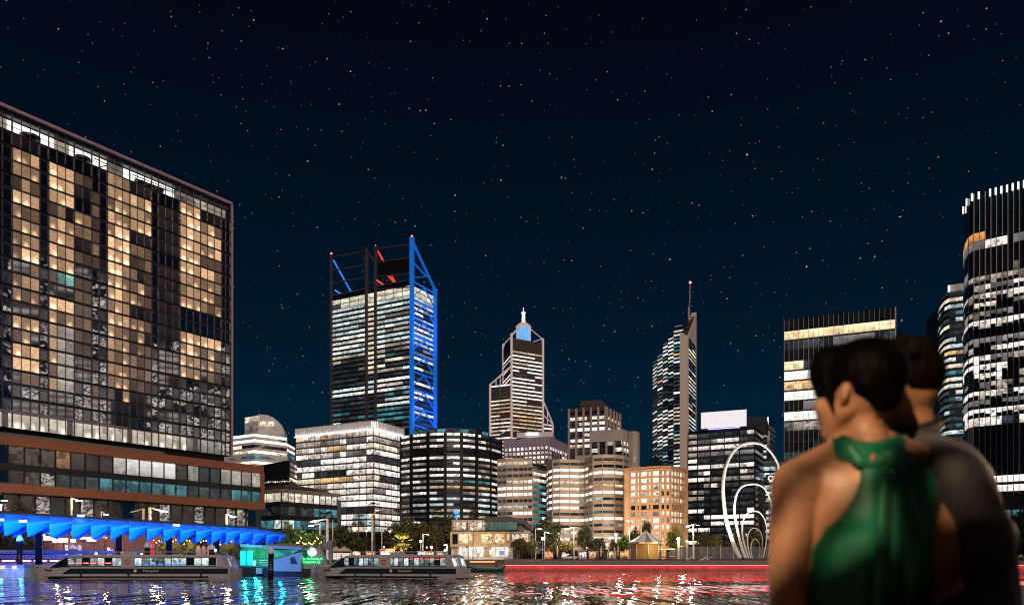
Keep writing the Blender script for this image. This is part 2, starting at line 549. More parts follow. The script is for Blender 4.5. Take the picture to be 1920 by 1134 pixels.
# ------------------------------------------------------------------ the waterfront hotel on the left
def hotel():
    HD = lambda x: 230.0 * (2000 - 433) / (2000 - x)
    q = lambda x, off=0.0: G(x, HD(x)) + HN * off
    a0, b0 = G(0, HD(0)), G(433, HD(433))
    u = (b0 - a0).normalized(); HNv = Vector((u.y, -u.x))
    globals()['HN'] = HNv
    zt, zrow1, zrow0, zlob = 105.6, 100.2, 36.6, 32.9
    base = q(433)
    T = thing('hotel_tower', 'dark glass hotel tower with warm curtained rooms and a bright plant level on top', 'hotel', (base.x, base.y, 0))
    colx = [-130, -114, -97, -80, -63, -46, -29, -12, 4.7, 22.5, 39.6, 56.7, 74, 91, 106.8, 122.7, 139, 155.5, 171.8, 186, 201, 215, 229.5, 243, 257, 270.8, 284, 297, 310.5, 323.7, 337, 349.5, 362.8, 375.5, 389, 402, 415, 423, 432.5]
    kinds = 'DDDDDDDDDAAADBBBCCcDddd' # placeholder, replaced below
    bay = {}
    def setb(x0, x1, name):
        for i, x in enumerate(colx[:-1]):
            if x0 - 1 <= x < x1 - 2:
                bay[i] = name
    for x0, x1, nm in ((-130, -80, 'E'), (-80, -29, 'C'), (-29, 22.5, 'D'), (22.5, 74, 'A'), (74, 91, 'D'), (91, 139, 'B'), (139, 171.8, 'C'), (171.8, 186, 'c'), (186, 201, 'D'), (201, 243, 'L'), (243, 284, 'E'), (284, 297, 'D'), (297, 337, 'F'), (337, 375.5, 'G'), (375.5, 415, 'H'), (415, 432.5, 'D')):
        setb(x0, x1, nm)
    lev = {'A': '17658467737417467401', 'B': '08874797751855566711', 'C': '02105312122232211000', 'c': '00343343435443323210', 'L': '68788898887766655411',
           'E': '17771634561543432110', 'F': '01111011111101110010', 'G': '77898788700887600000', 'H': '17882755300745300000', 'D': '0' * 20}
    rm = {}
    rng = random.Random(4)
    for lv in range(10):
        if lv >= 2:
            s_ = {2: .07, 3: .13, 4: .22, 5: .34, 6: .46, 7: .62, 8: .82, 9: 1.0}[lv]
            rm[lv] = lit('room_curtain_%d' % lv, (1, .54, .26), s_ * 1.25, .5, 1.35, cell=.28, contrast=.45, ior=1.75, desk=.0, col2=(1, .64, .38), ceil=.0, lamps=lv >= 4)
    rm[1] = lit('room_faint', (1, .66, .5), .016, .4, 1.5, cell=.5, contrast=.5, base=(.006, .006, .008), ior=2.8)
    white_room = lit('room_white_curtain', (1, .86, .72), .34, .6, 1.2, cell=.6, contrast=.4, desk=.1)
    teal_room = lit('room_teal', (.45, .95, .80), .4, .5, 1.2, cell=.8)
    rowh = (zrow1 - zrow0) / 20
    nA = 0
    for i in range(len(colx) - 1):
        A, B = q(colx[i]), q(colx[i + 1])
        w = (B - A).length
        nm = bay[i]
        for r in range(20):
            z1 = zrow1 - r * rowh; z0 = z1 - rowh
            lv = int(lev[nm][r])
            if colx[i] < -10:
                lv = 0
            j = i
            if lv >= 3 and nm in 'ABLEGH':
                lv = max(1, min(9, lv + rng.choice((-3, -2, -1, 0, 0, 0, 1))))
            m = rm.get(lv, M_['glass_wob'] if r > 8 else M_['glass_pur'])
            if nm == 'D' or lv == 0:
                m = M_['glass_wob'] if (r > 7 and (i * 7 + r) % 3) else M_['glass_pur']
            if nm == 'B' and r == 9 and colx[i] > 100:
                m = teal_room
            if nm == 'B' and 13 <= r <= 17 and colx[i] > 105:
                m = white_room
            if nm == 'c' and lv >= 3:
                m = rm[max(2, lv - 1)] if r < 8 else M_['glass_wob']
            room = m not in (M_['glass_wob'], M_['glass_pur'])
            c = (A + B) / 2 - HNv * .12
            ubox('room_window' if room else 'dark_glass_panel', m, T, (c.x, c.y, (z0 + z1) / 2 + .16), u, (w - .13, .22, rowh - .62))
            if nm == 'D' and r % 1 == 0 and colx[i] > -20:
                cc = c + HNv * .16
                ubox('vent_slot', M_['greyframe'], T, (cc.x, cc.y, z1 - .42), u, (w * .7, .10, .16))
    # mullions every bay line, thinner between panes, and a transom at each floor
    for i, x in enumerate(colx):
        p = q(x) + HNv * .05
        major = bay.get(i) != bay.get(i - 1)
        ubox('mullion', M_['hotelframe'], T, (p.x, p.y, (zt + zlob) / 2 - .6), u, (.24 if major else .13, .42 if major else .3, zt - zlob - 1.6))
    A, B = q(-130), q(433)
    mid, L = (A + B) / 2, (B - A).length
    for r in range(21):
        c = mid + HNv * (.10 if r % 2 else .16)
        ubox('transom', M_['hotelframe'] if r % 2 == 0 else M_['black'], T, (c.x, c.y, zrow1 - r * rowh), u, (L, .34, .16 if r % 2 == 0 else .30))
    # plant level behind the screen: lit back wall, cooling fans, pipes
    def seg(x0, x1, m, z0, z1, off, name, t=.3):
        a, b = q(x0) + HNv * off, q(x1) + HNv * off
        c = (a + b) / 2
        ubox(name, m, T, (c.x, c.y, (z0 + z1) / 2), u, ((b - a).length, t, z1 - z0))
    plant = lit('plant_room_wall', (1, .97, .92), 1.6, .7, 1.2, cell=3.2, contrast=.3, desk=.0)
    plant_mid = lit('plant_room_half', (1, .92, .74), .55, .5, 1.2, cell=1.2, contrast=.9)
    plant_dim = lit('plant_room_dim', (1, .86, .66), .26, .5, 1.2, cell=2.0, contrast=.6)
    for x0, x1, m in ((-130, 22, plant_dim), (23, 110, plant), (111, 139, plant_dim), (140, 196, plant), (197, 212, plant), (214, 239, plant_dim), (241, 336, plant), (338, 372, plant_dim), (374, 400, plant_mid), (401, 432, plant_dim)):
        seg(x0, x1, m, zrow1 + .25, 103.9, -2.6, 'plant_wall')
    seg(-130, 433, M_['black'], zrow1 - .1, zrow1 + .2, -1.4, 'plant_floor', 2.4)
    seg(-130, 433, M_['dark'], 103.9, 105.0, -.9, 'parapet', 1.4)
    for x, rx in ((62, 2.2), (160, 1.9), (268, 1.5), (285, 1.5), (302, 1.5)):
        c = q(x) - HNv * 1.5
        MB().lathe((c.x, c.y, zrow1 + .5), [(rx * .5, 0), (rx * .55, .3), (rx, .45), (rx, 1.0), (rx * .9, 1.05), (rx * .3, .8)], 20, False).build('cooling_fan', M_['dark'], T)
    for x0, x1, za, zb in ((50, 66, .3, 2.2), (66, 76, 2.2, 2.0), (180, 206, 2.4, 2.2), (206, 190, 2.0, .7), (256, 330, 1.6, 2.1), (250, 335, 2.3, 2.5)):
        a, b = q(x0) - HNv * .9, q(x1) - HNv * .9
        MB().tube([(a.x, a.y, zrow1 + za), (b.x, b.y, zrow1 + zb)], .14, 6).build('pipe', M_['dark'], T)
    for dz in (1.25, 2.5):
        seg(-130, 432, M_['black'], zrow1 + dz - .05, zrow1 + dz + .05, .08, 'screen_rail', .12)
    # roof edge and pink corner trim
    seg(-130, 433.5, M_['pinkrail'], 105.05, 105.7, .3, 'roof_rail', .7)
    c = q(433.6) + HNv * .3
    ubox('corner_trim', M_['pinkrail'], T, (c.x, c.y, (zlob + 105.05) / 2), u, (.45, .6, 105.0 - zlob))
    inn = -HNv
    pts = [q(-130) + inn * 3.2, q(433) + inn * 3.2, q(433) + inn * 24, q(-130) + inn * 24]
    MB().prism(pts, 3.0, 105.0).build('tower_wall', M_['dark'], T)
    pts = [q(-130) + inn * .35, q(432.6) + inn * .35, q(432.6) + inn * 3.1, q(-130) + inn * 3.1]
    MB().prism(pts, zlob, zrow1 - .15).build('facade_wall', M_['black'], T)
    # aerial on the roof
    a = q(278)
    MB().bar((a.x, a.y, 105.6), (a.x + 3.2, a.y + 4.6, 105.9), .12).build('roof_rod', M_['white'], T)
    # lobby storey, bright behind its glazing
    lob = lit('lobby_room', (1, .88, .70), .62, .7, 1.3, cell=1.6, contrast=.5, desk=.15, lamps=True)
    lob2 = lit('lobby_room_pale', (.9, .86, .74), .32, .6, 1.2, cell=1.6, contrast=.6)
    for i in range(len(colx) - 1):
        A, B = q(colx[i]), q(colx[i + 1])
        c = (A + B) / 2 - HNv * .14
        ubox('lobby_window', lob if colx[i] < 340 else (lob2 if colx[i] < 405 else M_['glass_wob']), T, (c.x, c.y, (zlob + zrow0) / 2), u, ((B - A).length - .14, .2, zrow0 - zlob - .3))
    for x in (8, 130, 242, 365):
        c = q(x) + HNv * .2
        ubox('lobby_column', M_['concrete'], T, (c.x, c.y, (zlob + zrow0) / 2), u, (1.0, .9, zrow0 - zlob - .2))
    seg(-130, 236, M_['concrete'], zrow0 - .35, zrow0 + .25, .5, 'lobby_canopy', .9)
    # ---------------- podium
    base = q(477, 3)
    Pd = thing('hotel_podium', 'two-storey glass hotel podium edged with terracotta bands below the dark tower', 'podium', (base.x, base.y, 0))
    O = 3.2
    def pseg(x0, x1, m, z0, z1, off, name, t=.5):
        a, b = q(x0) + HNv * (O + off), q(x1) + HNv * (O + off)
        c = (a + b) / 2
        return ubox(name, m, Pd, (c.x, c.y, (z0 + z1) / 2), u, ((b - a).length, t, z1 - z0))
    pseg(-130, 478, M_['terracotta'], 28.5, 30.6, .3, 'terracotta_band', 1.2)
    pseg(-130, 480, M_['terracotta'], 17.9, 20.0, .3, 'terracotta_band', 1.2)
    c = q(477) + HNv * (O + .25)
    ubox('end_frame', M_['terracotta'], Pd, (c.x, c.y, 24.25), u, (1.1, 1.1, 8.4))
    pseg(-130, 476, M_['dark'], 23.0, 24.4, .12, 'floor_band', .4)
    prm = {'a': lit('podium_pale_room', (1, .90, .78), .42, .5, 1.3, cell=1.8, contrast=.6, desk=.3), 'b': lit('podium_orange_room', (1, .55, .22), .4, .6, 1.2, cell=1.4, contrast=.8),
           't': lit('podium_teal_room', (.16, .52, .60), .32, .5, 1.3, cell=1.8, contrast=.7), 'd': lit('podium_dim_room', (.9, .68, .5), .055, .2, 1.6, cell=1.2, contrast=1.0), 'k': M_['glass_wob'], 'e': lit('street_level_room', (.9, .6, .4), .022, .2, 1.8, cell=.9, contrast=1.0),
           'n': lit('podium_night_room', (.35, .55, .62), .06, .3, 1.5, cell=1.5, contrast=1.0), 'w': lit('podium_white_room', (1, .95, .9), .75, .8, 1.2, cell=2.2, contrast=.3)}
    A, B = q(-130, O), q(476, O)
    L = (B - A).length
    n = int(L / 3.35)
    w = L / n
    for i in range(n):
        s = (i + .5) * w
        c = A + u * s - HNv * .12
        D = c.y
        px = HX + c.x / D * F
        top = 'd' if px < 105 else 'b' if px < 128 else 'd' if px < 222 else 'a' if px < 238 else 'w' if px < 320 else 'd' if px < 352 else 'a' if px < 372 else 'n' if px < 420 else 'a'
        bot = 'd' if px < 72 else 'k' if px < 110 else 'n' if px < 180 else 't' if px < 340 else 'n' if px < 440 else 't'
        if px < 20:
            top, bot = 'k', 'k'
        ubox('podium_window', prm[top], Pd, (c.x, c.y, 26.45), u, (w - .2, .2, 3.9))
        ubox('podium_window', prm[bot], Pd, (c.x, c.y, 21.5), u, (w - .2, .2, 2.9))
        c2 = A + u * (i * w) + HNv * .1
        ubox('podium_mullion', M_['black'], Pd, (c2.x, c2.y, 24.25), u, (.22, .36, 8.4))
        c3 = A + u * s - HNv * 2.4
        ubox('shopfront_pane', prm['e'] if (px > 20 and i % 3 and px < 430) else M_['glass_wob'], Pd, (c3.x, c3.y, 13.0), u, (w - .2, .2, 9.4))
        c4 = A + u * (i * w) - HNv * 2.1
        ubox('shopfront_mullion', M_['greyframe'], Pd, (c4.x, c4.y, 12.0), u, (.18, .3, 11.6))
    pseg(20, 470, M_['greyframe'], 10.6, 10.9, -1.6, 'balcony_rail', .2)
    pseg(20, 470, M_['greyframe'], 9.4, 9.6, -1.6, 'balcony_rail', .2)
    MB().prism([q(-130, O - .4), q(476, O - .4), q(476, -14), q(-130, -14)], 17.8, 30.4).build('podium_wall', M_['black'], Pd)
    MB().prism([q(-130, O - 2.7), q(488, O - 2.7), q(488, -14), q(-130, -14)], 3.0, 17.7).build('ground_floor_wall', M_['black'], Pd)
    pseg(-130, 300, M_['concrete'], 30.7, 31.5, -1.4, 'terrace_upstand', .4)
    # planting on the terrace
    return T
hotel()
# ------------------------------------------------------------------ the city behind the quay
def spec(*rows):
    out = []
    for n, p, kinds, off in rows:
        out += [(p, kinds, off)] * n
    return out
def label_building(name, label, loc, cat='building', group=None):
    return thing(name, label, cat, (loc[0], loc[1], 0), group)

def terraced_building():
    path = [G(405, 432), G(478, 416), G(538, 430)]
    side = [G(538.6, 430.5), G(553, 446)]
    T = label_building('office_building', 'pale office building with bright strip windows and a curved-shouldered lantern box on top', path[1])
    z1 = Z(815, 420); h = 2.83; nf = 14; z0 = z1 - nf * h
    sp = rows_pick(spec((1, 1, 'B', 'K'), (1, .9, 'B', 'w'), (1, .55, 'B', 'K'), (1, .9, 'YB', 'w'), (1, .6, 'BT', 'G'), (1, 1, 'BY', 'w'), (1, .8, 'BT', 'w'), (1, .9, 'BY', 'T'), (6, .6, 'BY', 'K')), 3, 14)
    facade(T, path, z0, z1, nf, [6, 6], sp(nf), sp=.45, sp_mat=M_['offwhite'], sp_out=.5, mull=None)
    facade(T, side, z0 - 3, z1 - 3, nf, 2, rows_pick(spec((2, 1, 'B', 'w'), (3, .8, 'T', 'K'), (9, .7, 'BT', 'K')), 5, 2)(nf), sp=.45, sp_mat=M_['offwhite'], sp_out=.3)
    core(T, path + [side[1]], [G(556, 480), G(405, 480)], 3, z1 + .1, M_['dark'], .5)
    # lantern box with a curved shoulder
    zb, zt = z1 + .2, Z(779, 425)
    a, b = G(459, 424), G(484, 420)
    prof = [(484, zt), (500, zt - .3), (512, zt - 1.6), (521, zt - 3.6), (529, zt - 6.0), (534, zb + .3)]
    pts = [(484, zb)] + prof + [(534, zb)]
    f = [P(484, 0, 419.5)]
    mb = MB()
    front = [Vector(((x - HX) / F * 421, 421, z)) for x, z in prof] + [Vector(((534 - HX) / F * 421, 421, zb)), Vector(((484 - HX) / F * 421, 421, zb))]
    backv = [v + Vector((-4, 22, 0)) for v in front]
    nn = len(front)
    mb.add(front + backv, [tuple(range(nn - 1, -1, -1)), tuple(range(nn, 2 * nn))] + [(i, (i + 1) % nn, nn + (i + 1) % nn, nn + i) for i in range(nn)])
    mb.build('lantern_box', M_['offwhite'], T)
    u = Vector((1, 0))
    for x0, x1 in ((488, 499), (502, 513)):
        c = G((x0 + x1) / 2, 420.6)
        ubox('lantern_window', M_['Y'], T, (c.x, c.y - .2, zb + 5.6), u, ((x1 - x0) / F * 420, .3, 2.4))
    lf = [G(459, 428), G(484, 420.6)]
    facade(T, lf, zb, zt - .6, 2, 3, lambda i, j: 'Y' if i else 'w', sp=.4, sp_mat=M_['offwhite'], sp_name='lantern_band', wname='lantern_window')
    MB().prism([lf[0] + Vector((.3, .4)), lf[1] + Vector((.2, .4)), G(484, 436), G(462, 440)], zb, zt - .7).build('lantern_wall', M_['offwhite'], T)
    for x in (492, 505):
        p = P(x, 0, 430); MB().tube([(p.x, p.y, zt - .5), (p.x, p.y, zt + 1.2)], .12, 5).build('roof_pipe', M_['steel'], T)

def black_slab():
    path = [G(478, 330), G(543, 318), G(556, 330)]
    T = label_building('low_building', 'black windowless slab with a sloping parapet and a sparse row of lights at its foot', path[1])
    MB().prism(path + [G(556, 350), G(478, 350)], 3, 40, [Z(874, 330), Z(862, 318), Z(864, 330), Z(864, 330), Z(874, 330)]).build('wall', M_['dark'], T)
    rng = random.Random(8)
    for k in range(16):
        t = k / 15
        a = path[0].lerp(path[1], t)
        ubox('small_window', M_[rng.choice('WCY')], T, (a.x, a.y - .25, Z(905 - 3 * t, a.y) + rng.uniform(-.2, .2)), (1, -.9), (.5 + rng.random() * .5, .2, .5))
    facade(T, [path[1] + Vector((.3, -.3)), path[2] + Vector((.2, -.3))], Z(905, 320), Z(868, 320), 4, 3, lambda i, j: 'Y' if (i == 0 or j == 2) else 'k', sp=.4, wname='end_window')

def eaves_building():
    path = [G(474, 296), G(528, 286), G(632, 306)]
    T = label_building('low_building', 'low building with jutting tan eave, warm lit bays and dim teal storeys below', path[1])
    zt = Z(925, 290)
    facade(T, path, 8, zt, 4, [4, 9], rows_pick([(1, 'YW', 'w'), (.5, 'Tk', 'k'), (.85, 'TCT', 'k'), (.8, 'TC', 'k')], 12, 13)(4), sp=.36, sp_mat=M_['dark'], mull=M_['brown'], mull_w=.35)
    core(T, path, [G(640, 330), G(474, 330)], 3, zt, M_['dark'], .5)
    eave = band_mesh(path, 1.3, 2.6, 1.6, None, 'eave')
    me = eave.mesh('eave', M_['concrete'], wloc(T)); o = bpy.data.objects.new('eave', me); link(o, T); o.location.z = zt
    MB().prism([path[0] + Vector((3, 4)), path[1] + Vector((0, 4)), path[2] + Vector((-6, 4)), G(620, 325), G(480, 325)], zt + .2, zt + 3.4).build('roof_plant', M_['brown'], T)
    a, b = P(475, 918, 293), P(512, 962, 288)
    MB().bar(a, b, .55).build('diagonal_strut', M_['black'], T)

def cream_block():
    c = G(700, 400)
    path = [G(555, 425.6), c, G(756, 424)]
    T = label_building('office_building', 'square office block with a bright fluted parapet and busy white and amber windows', c)
    zt, zp = Z(789, 400), Z(805.5, 400)
    h = 3.22; nf = 16; z0 = zp - h * nf
    rows = spec((1, .85, 'WWYO', 'w'), (1, .6, 'Ww', 'G'), (1, .8, 'YOW', 'w'), (1, .7, 'WW', 'G'), (1, .55, 'W', 'k'), (1, .95, 'W', 'w'), (1, .7, 'W', 'k'), (1, .7, 'YOW', 'k'), (1, .85, 'WYw', 'w'), (3, .95, 'WBW', 'w'), (1, .5, 'OWw', 'k'), (3, .85, 'WYC', 'w'))
    facade(T, path, z0, zp, nf, [12, 5], rows_pick(rows, 21, 17, 1, 3)(nf), sp=.24, sp_mat=M_['brown'], sp_out=.35, mull=M_['brown'], mull_w=.22)
    core(T, path, [G(756, 424) + Vector((-20, 40)), G(555, 425.6) + Vector((12, 45))], 3, zt - .3, M_['dark'], .5)
    # fluted parapet: every flute is a part of its own
    for si, (a, b) in enumerate(zip(path, path[1:])):
        n = 30 if si == 0 else 14
        d = b - a; u = d.normalized(); nn = Vector((u.y, -u.x)); w = d.length / n
        for i in range(n):
            p = a + u * ((i + .5) * w) + nn * (.5 + (.12 if i % 2 else 0))
            ubox('parapet_flute', M_['fluted'], T, (p.x, p.y, (zt + zp) / 2 + .3), u, (w * .86, .6, zt - zp - .6))
        p = (a + b) / 2 + nn * .35
        ubox('parapet_rail', M_['fin'], T, (p.x, p.y, zt + .15), u, (d.length + .8, .9, .3))
        lamp = ubox('parapet_light', glow('parapet_wash', (.97, .95, 1), 9), T, ((a + b).x / 2 + nn.x * 1.3, (a + b).y / 2 + nn.y * 1.3, zp + .1), u, (d.length, .25, .25))
    # the firm's mark on the corner of the parapet, too small to read
    for dx, w, hh, dz in ((-.6, .35, 3.0, .2), (.2, .35, 3.0, .2), (1.2, .5, 3.0, .1), (2.3, .45, 3.4, -.2), (1.7, 1.0, .5, -1.9), (.1, .9, .45, -2.2), (.8, .35, 1.0, -2.0), (-.9, .4, .9, -2.6)):
        p = c + Vector((dx, -1.5))
        ubox('sign_stroke', glow('corner_sign', (1, .92, 1), 1.1, False), T, (p.x, p.y, (zt + zp) / 2 + dz), (1, 0), (w, .25, hh))

def curved_dark_tower():
    xs = [(752, 403), (772, 397), (803, 392.5), (835, 390.5), (865, 391.5), (893, 395.5), (919, 403), (939, 414)]
    path = [G(*p) for p in xs]
    T = label_building('office_building', 'black glass office building with bowed front, white strip windows and dark vertical piers', path[3])
    zt = Z(811, 391); h = 2.87; nf = 16; z0 = zt - nf * h
    rows = spec((2, .85, 'wWW', 'k'), (1, .9, 'Ww', 'k'), (1, .12, 'w', 'K'), (1, .9, 'W', 'k'), (3, .9, 'Ww', 'k'), (1, .85, 'wWT', 'k'), (1, .5, 'wwO', 'k'), (1, .9, 'Ww', 'k'), (1, .8, 'C', 'k'), (4, .72, 'WwYC', 'k'))
    bays = [2, 2, 2, 2, 2, 3, 2]
    facade(T, path, z0, zt, nf, bays, rows_pick(rows, 33, 15, 2, 4)(nf), sp=.56, sp_mat=M_['dark'], sp_out=.12)
    for i, p in enumerate(path):
        t = (path[min(i + 1, 7)] - path[max(i - 1, 0)]).normalized()
        n = Vector((t.y, -t.x))
        q = p + n * .35
        ubox('pier', M_['black'], T, (q.x, q.y, (zt + 3) / 2), t, (1.5 if 0 < i < 6 else .6, .8, zt - 3))
    core(T, path, [G(930, 450), G(765, 450)], 3, zt + .3, M_['black'], .5)
    cp = [G(776, 405), G(835, 399), G(893, 403), G(915, 412)]
    facade(T, cp, zt + .4, zt + 3.4, 1, [4, 4, 2], lambda i, j: 'k' if j % 3 else 'T', sp=.3, sp_mat=M_['dark'], wname='penthouse_window', sp_name='penthouse_band')
    core(T, cp, [G(905, 440), G(785, 440)], zt + .3, zt + 3.9, M_['dark'], .4, 'penthouse_wall')
    blue = glow('blue_sign', (.05, .35, 1), 1.4, False)
    q = G(856, 388)
    ubox('blue_sign', blue, T, (q.x, q.y - .4, Z(960, 388)), (1, 0), (2.6, .4, 1.6)); ubox('blue_sign', blue, T, (q.x, q.y - .4, Z(974, 388)), (1, 0), (.8, .4, 4.5))

def tall_frame_tower():
    c = G(772, 600)
    Lf, Rt = G(622.5, 637), G(814, 626)
    T = label_building('office_tower', 'tallest tower, with an open rooftop frame and one side braced in blue light', c, 'skyscraper')
    zr = Z(523, 600); h = 3.74; nf = 27
    z1 = zr - 4.6 - 7.6; z0 = z1 - nf * h
    uL = (c - Lf).normalized(); L1 = (c - Lf).length
    uR = (Rt - c).normalized(); L2 = (Rt - c).length
    nL = Vector((uL.y, -uL.x)); nR = Vector((uR.y, -uR.x))
    at = lambda px: next(t / 400 for t in range(401) if HX + (Lf.lerp(c, t / 400)).x / (Lf.lerp(c, t / 400)).y * F >= px)
    m1, m2 = at(688.5), at(705.5)
    fr = [0, m1 * .25, m1 * .5, m1 * .75, m1, m2, m2 + (1 - m2) * .25, m2 + (1 - m2) * .5, m2 + (1 - m2) * .75, 1]
    rows = spec((1, .85, 'CCC', 'k'), (5, .95, 'CCC', 'w'), (4, .95, 'CCW', 'w'), (1, .6, 'wOY', 'k'), (1, .55, 'CTY', 'k'), (2, .5, 'YwT', 'k'), (1, .85, 'Cw', 'k'), (1, .2, 'w', 'k'), (2, .92, 'CW', 'k'), (1, .6, 'CW', 'k'), (1, .12, 'T', 'k'), (1, .45, 'CY', 'k'), (1, .5, 'CY', 'k'), (1, .6, 'CT', 'k'), (1, .5, 'T', 'k'), (2, .4, 'CT', 'k'), (6, .4, 'CT', 'k'))
    pk = rows_pick(rows, 44, 9, 1, 4)(nf)
    warm = lambda i, j: ('Y' if (j == 4 and nf - 1 - i < 15) else pk(i, j))
    facade(T, [Lf, c], z0, z1, nf, [fr], warm, sp=.42, sp_mat=M_['dark'], sp_out=.2)
    facade(T, [c, Rt], z0, z1, nf, 2, rows_pick(spec((13, .85, 'WwC', 'k'), (14, .45, 'WT', 'k')), 47, 2, 1, 2)(nf), sp=.45, sp_mat=M_['dark'], sp_out=.2)
    # double-height lit storey below the black crown band
    hall = lit('tower_hall', (1, .95, .74), .85, .7, 1.2, cell=2.0, contrast=.6)
    facade(T, [Lf, c], z1, z1 + 7.6, 2, [fr], lambda i, j: 'k' if (j == 0 and i == 0) else hall, sp=.1, sp_mat=M_['dark'], sp_out=.1, wname='hall_window', sp_name='hall_band', mull=M_['dark'], mull_w=.5, mull_name='hall_mullion')
    facade(T, [c, Rt], z1, z1 + 7.6, 2, 3, lambda i, j: hall, sp=.1, sp_mat=M_['dark'], wname='hall_window', sp_name='hall_band')
    back = [Rt - uL * L1, Lf + uR * L2]
    core(T, [Lf, c, Rt], [Rt - uL * L1], 3, zr - .4, M_['black'], .5)
    # corner columns and their rooftop frame
    grey, blue = M_['greyframe'], M_['bluelit']
    def col(p, ztop, w, m, name='column'):
        ubox(name, m, T, (p.x, p.y, (ztop + 3) / 2), uL, (w, w, ztop - 3))
    pL, pm1, pm2 = Lf + nL * .9, Lf.lerp(c, m1) + nL * .8, Lf.lerp(c, m2) + nL * .8
    zL, zA, zB, zC = Z(478, 637), Z(465, 618), Z(461, 614), Z(446, 600)
    blueglow = glow('emissive_blue_steel', (.006, .15, .66), .62, False)  # blue floodlighting put into the steel's own emission
    col(pL, zL, 1.7, grey); col(pm1, zA, 1.9, grey); col(pm2, zB, 1.9, grey)
    pc = c + (nL + nR) * .6
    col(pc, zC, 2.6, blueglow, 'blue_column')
    pr = Rt + nR * .7
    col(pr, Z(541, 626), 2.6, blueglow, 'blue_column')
    zroof = lambda t: zr + .3
    def rail(a, za, b, zb, w=.8, m=grey, name='frame_rail'):
        MB().bar((a.x, a.y, za), (b.x, b.y, zb), w).build(name, m, T)
    for a, b, za, zb in ((pL, pm1, zL - 2.2, zA - 2.0), (pL, pm1, zL - 12.5, zA - 12.5), (pL, pm1, zL - 23, zA - 22), (pL, pm1, zr - .6, zr - .6), (pm2, pc, zB - 2, zC - 5), (pm2, pc, zB - 12, zC - 15), (pm2, pc, zB - 23, zC - 27), (pm2, pc, zB - 33, zC - 37), (pm2, pc, zr - .6, zr - .6), (pm1, pm2, zA - 26, zB - 28)):
        rail(a, za, b, zb)
    a, b = pm2 + uL * 1, pc - uL * 1
    mb = MB(); n_ = Vector((nL.x, nL.y, 0)) * .3
    vs_ = [Vector((a.x, a.y, zB - 22.4)), Vector((b.x, b.y, zC - 26.4)), Vector((b.x, b.y, zC - 15.6)), Vector((a.x, a.y, zB - 12.6))]
    mb.add([v - n_ for v in vs_] + [v - n_ * 3 for v in vs_], [(0, 1, 2, 3), (7, 6, 5, 4), (0, 4, 5, 1), (1, 5, 6, 2), (2, 6, 7, 3), (3, 7, 4, 0)]).build('roof_screen', M_['black'], T)
    # raking struts that carry the frame down to the roof behind
    inn = -nL
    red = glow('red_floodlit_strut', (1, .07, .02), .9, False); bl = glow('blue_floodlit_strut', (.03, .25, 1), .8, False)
    for p, z_, m in ((pL, zL - 4, bl), (pm1, zA - 3, grey), (pm2, zB - 3, red), (pm2 + uL * 2, zB - 16, red)):
        e = p + inn * 18 + uL * 9
        rail(p + inn * 1.5 + uL * .8, z_, e, zr + 1, 1.0, m, 'raking_strut')
    rail(pL + inn * 4, zL - 27, pL + inn * 12 + uL * 8, zL - 33, .9, bl, 'raking_strut')
    rail(pm2 + uL * 1, zB - 26, pm2 + uL * 11 + inn * 6, zB - 34, 1.0, red, 'raking_strut')
    rail(pm2 + uL * 2, zB - 38, pm2 + uL * 10 + inn * 6, zB - 31, .9, red, 'raking_strut')
    # blue braced side
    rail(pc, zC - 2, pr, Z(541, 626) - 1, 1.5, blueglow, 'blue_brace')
    zz = [zr - 2 - k * 13.4 for k in range(10)]
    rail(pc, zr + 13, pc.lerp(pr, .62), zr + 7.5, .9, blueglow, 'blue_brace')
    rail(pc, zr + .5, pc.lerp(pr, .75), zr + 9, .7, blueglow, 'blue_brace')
    m_ = (pc + pr) / 2 + nR * .5
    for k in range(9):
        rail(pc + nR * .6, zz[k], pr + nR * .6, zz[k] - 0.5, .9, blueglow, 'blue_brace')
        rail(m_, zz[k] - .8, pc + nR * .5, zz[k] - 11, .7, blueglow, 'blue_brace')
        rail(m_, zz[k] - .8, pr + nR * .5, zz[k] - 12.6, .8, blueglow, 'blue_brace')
    # the blue floodlights on the braced side, at the foot of the columns
    lf = pc + nR * 12
    for k, z_ in enumerate((60, 120, 180)):
        ld = bpy.data.lights.new('blue_floodlight', 'SPOT'); ld.energy = 120000; ld.color = (.02, .20, 1.0); ld.spot_size = R(120); ld.spot_blend = 1; ld.shadow_soft_size = 1
        lo = bpy.data.objects.new('blue_floodlight', ld); link(lo, T)
        p = (pc + pr) / 2 + nR * 22
        lo.location = Vector((p.x, p.y, z_ - 5)) - wloc(T)
        lo.rotation_euler = Vector((-nR.x, -nR.y, .15)).to_track_quat('-Z', 'Z').to_euler()
    beac = glow('red_beacon', (1, .05, .05), 14, False)
    for p, z_ in ((pL, zL), (pc, zC), (pm2, zB)):
        MB().ball((p.x, p.y, z_ + .8), .75 if p is not pm2 else .3, 8, 6).build('aircraft_beacon', beac, T)

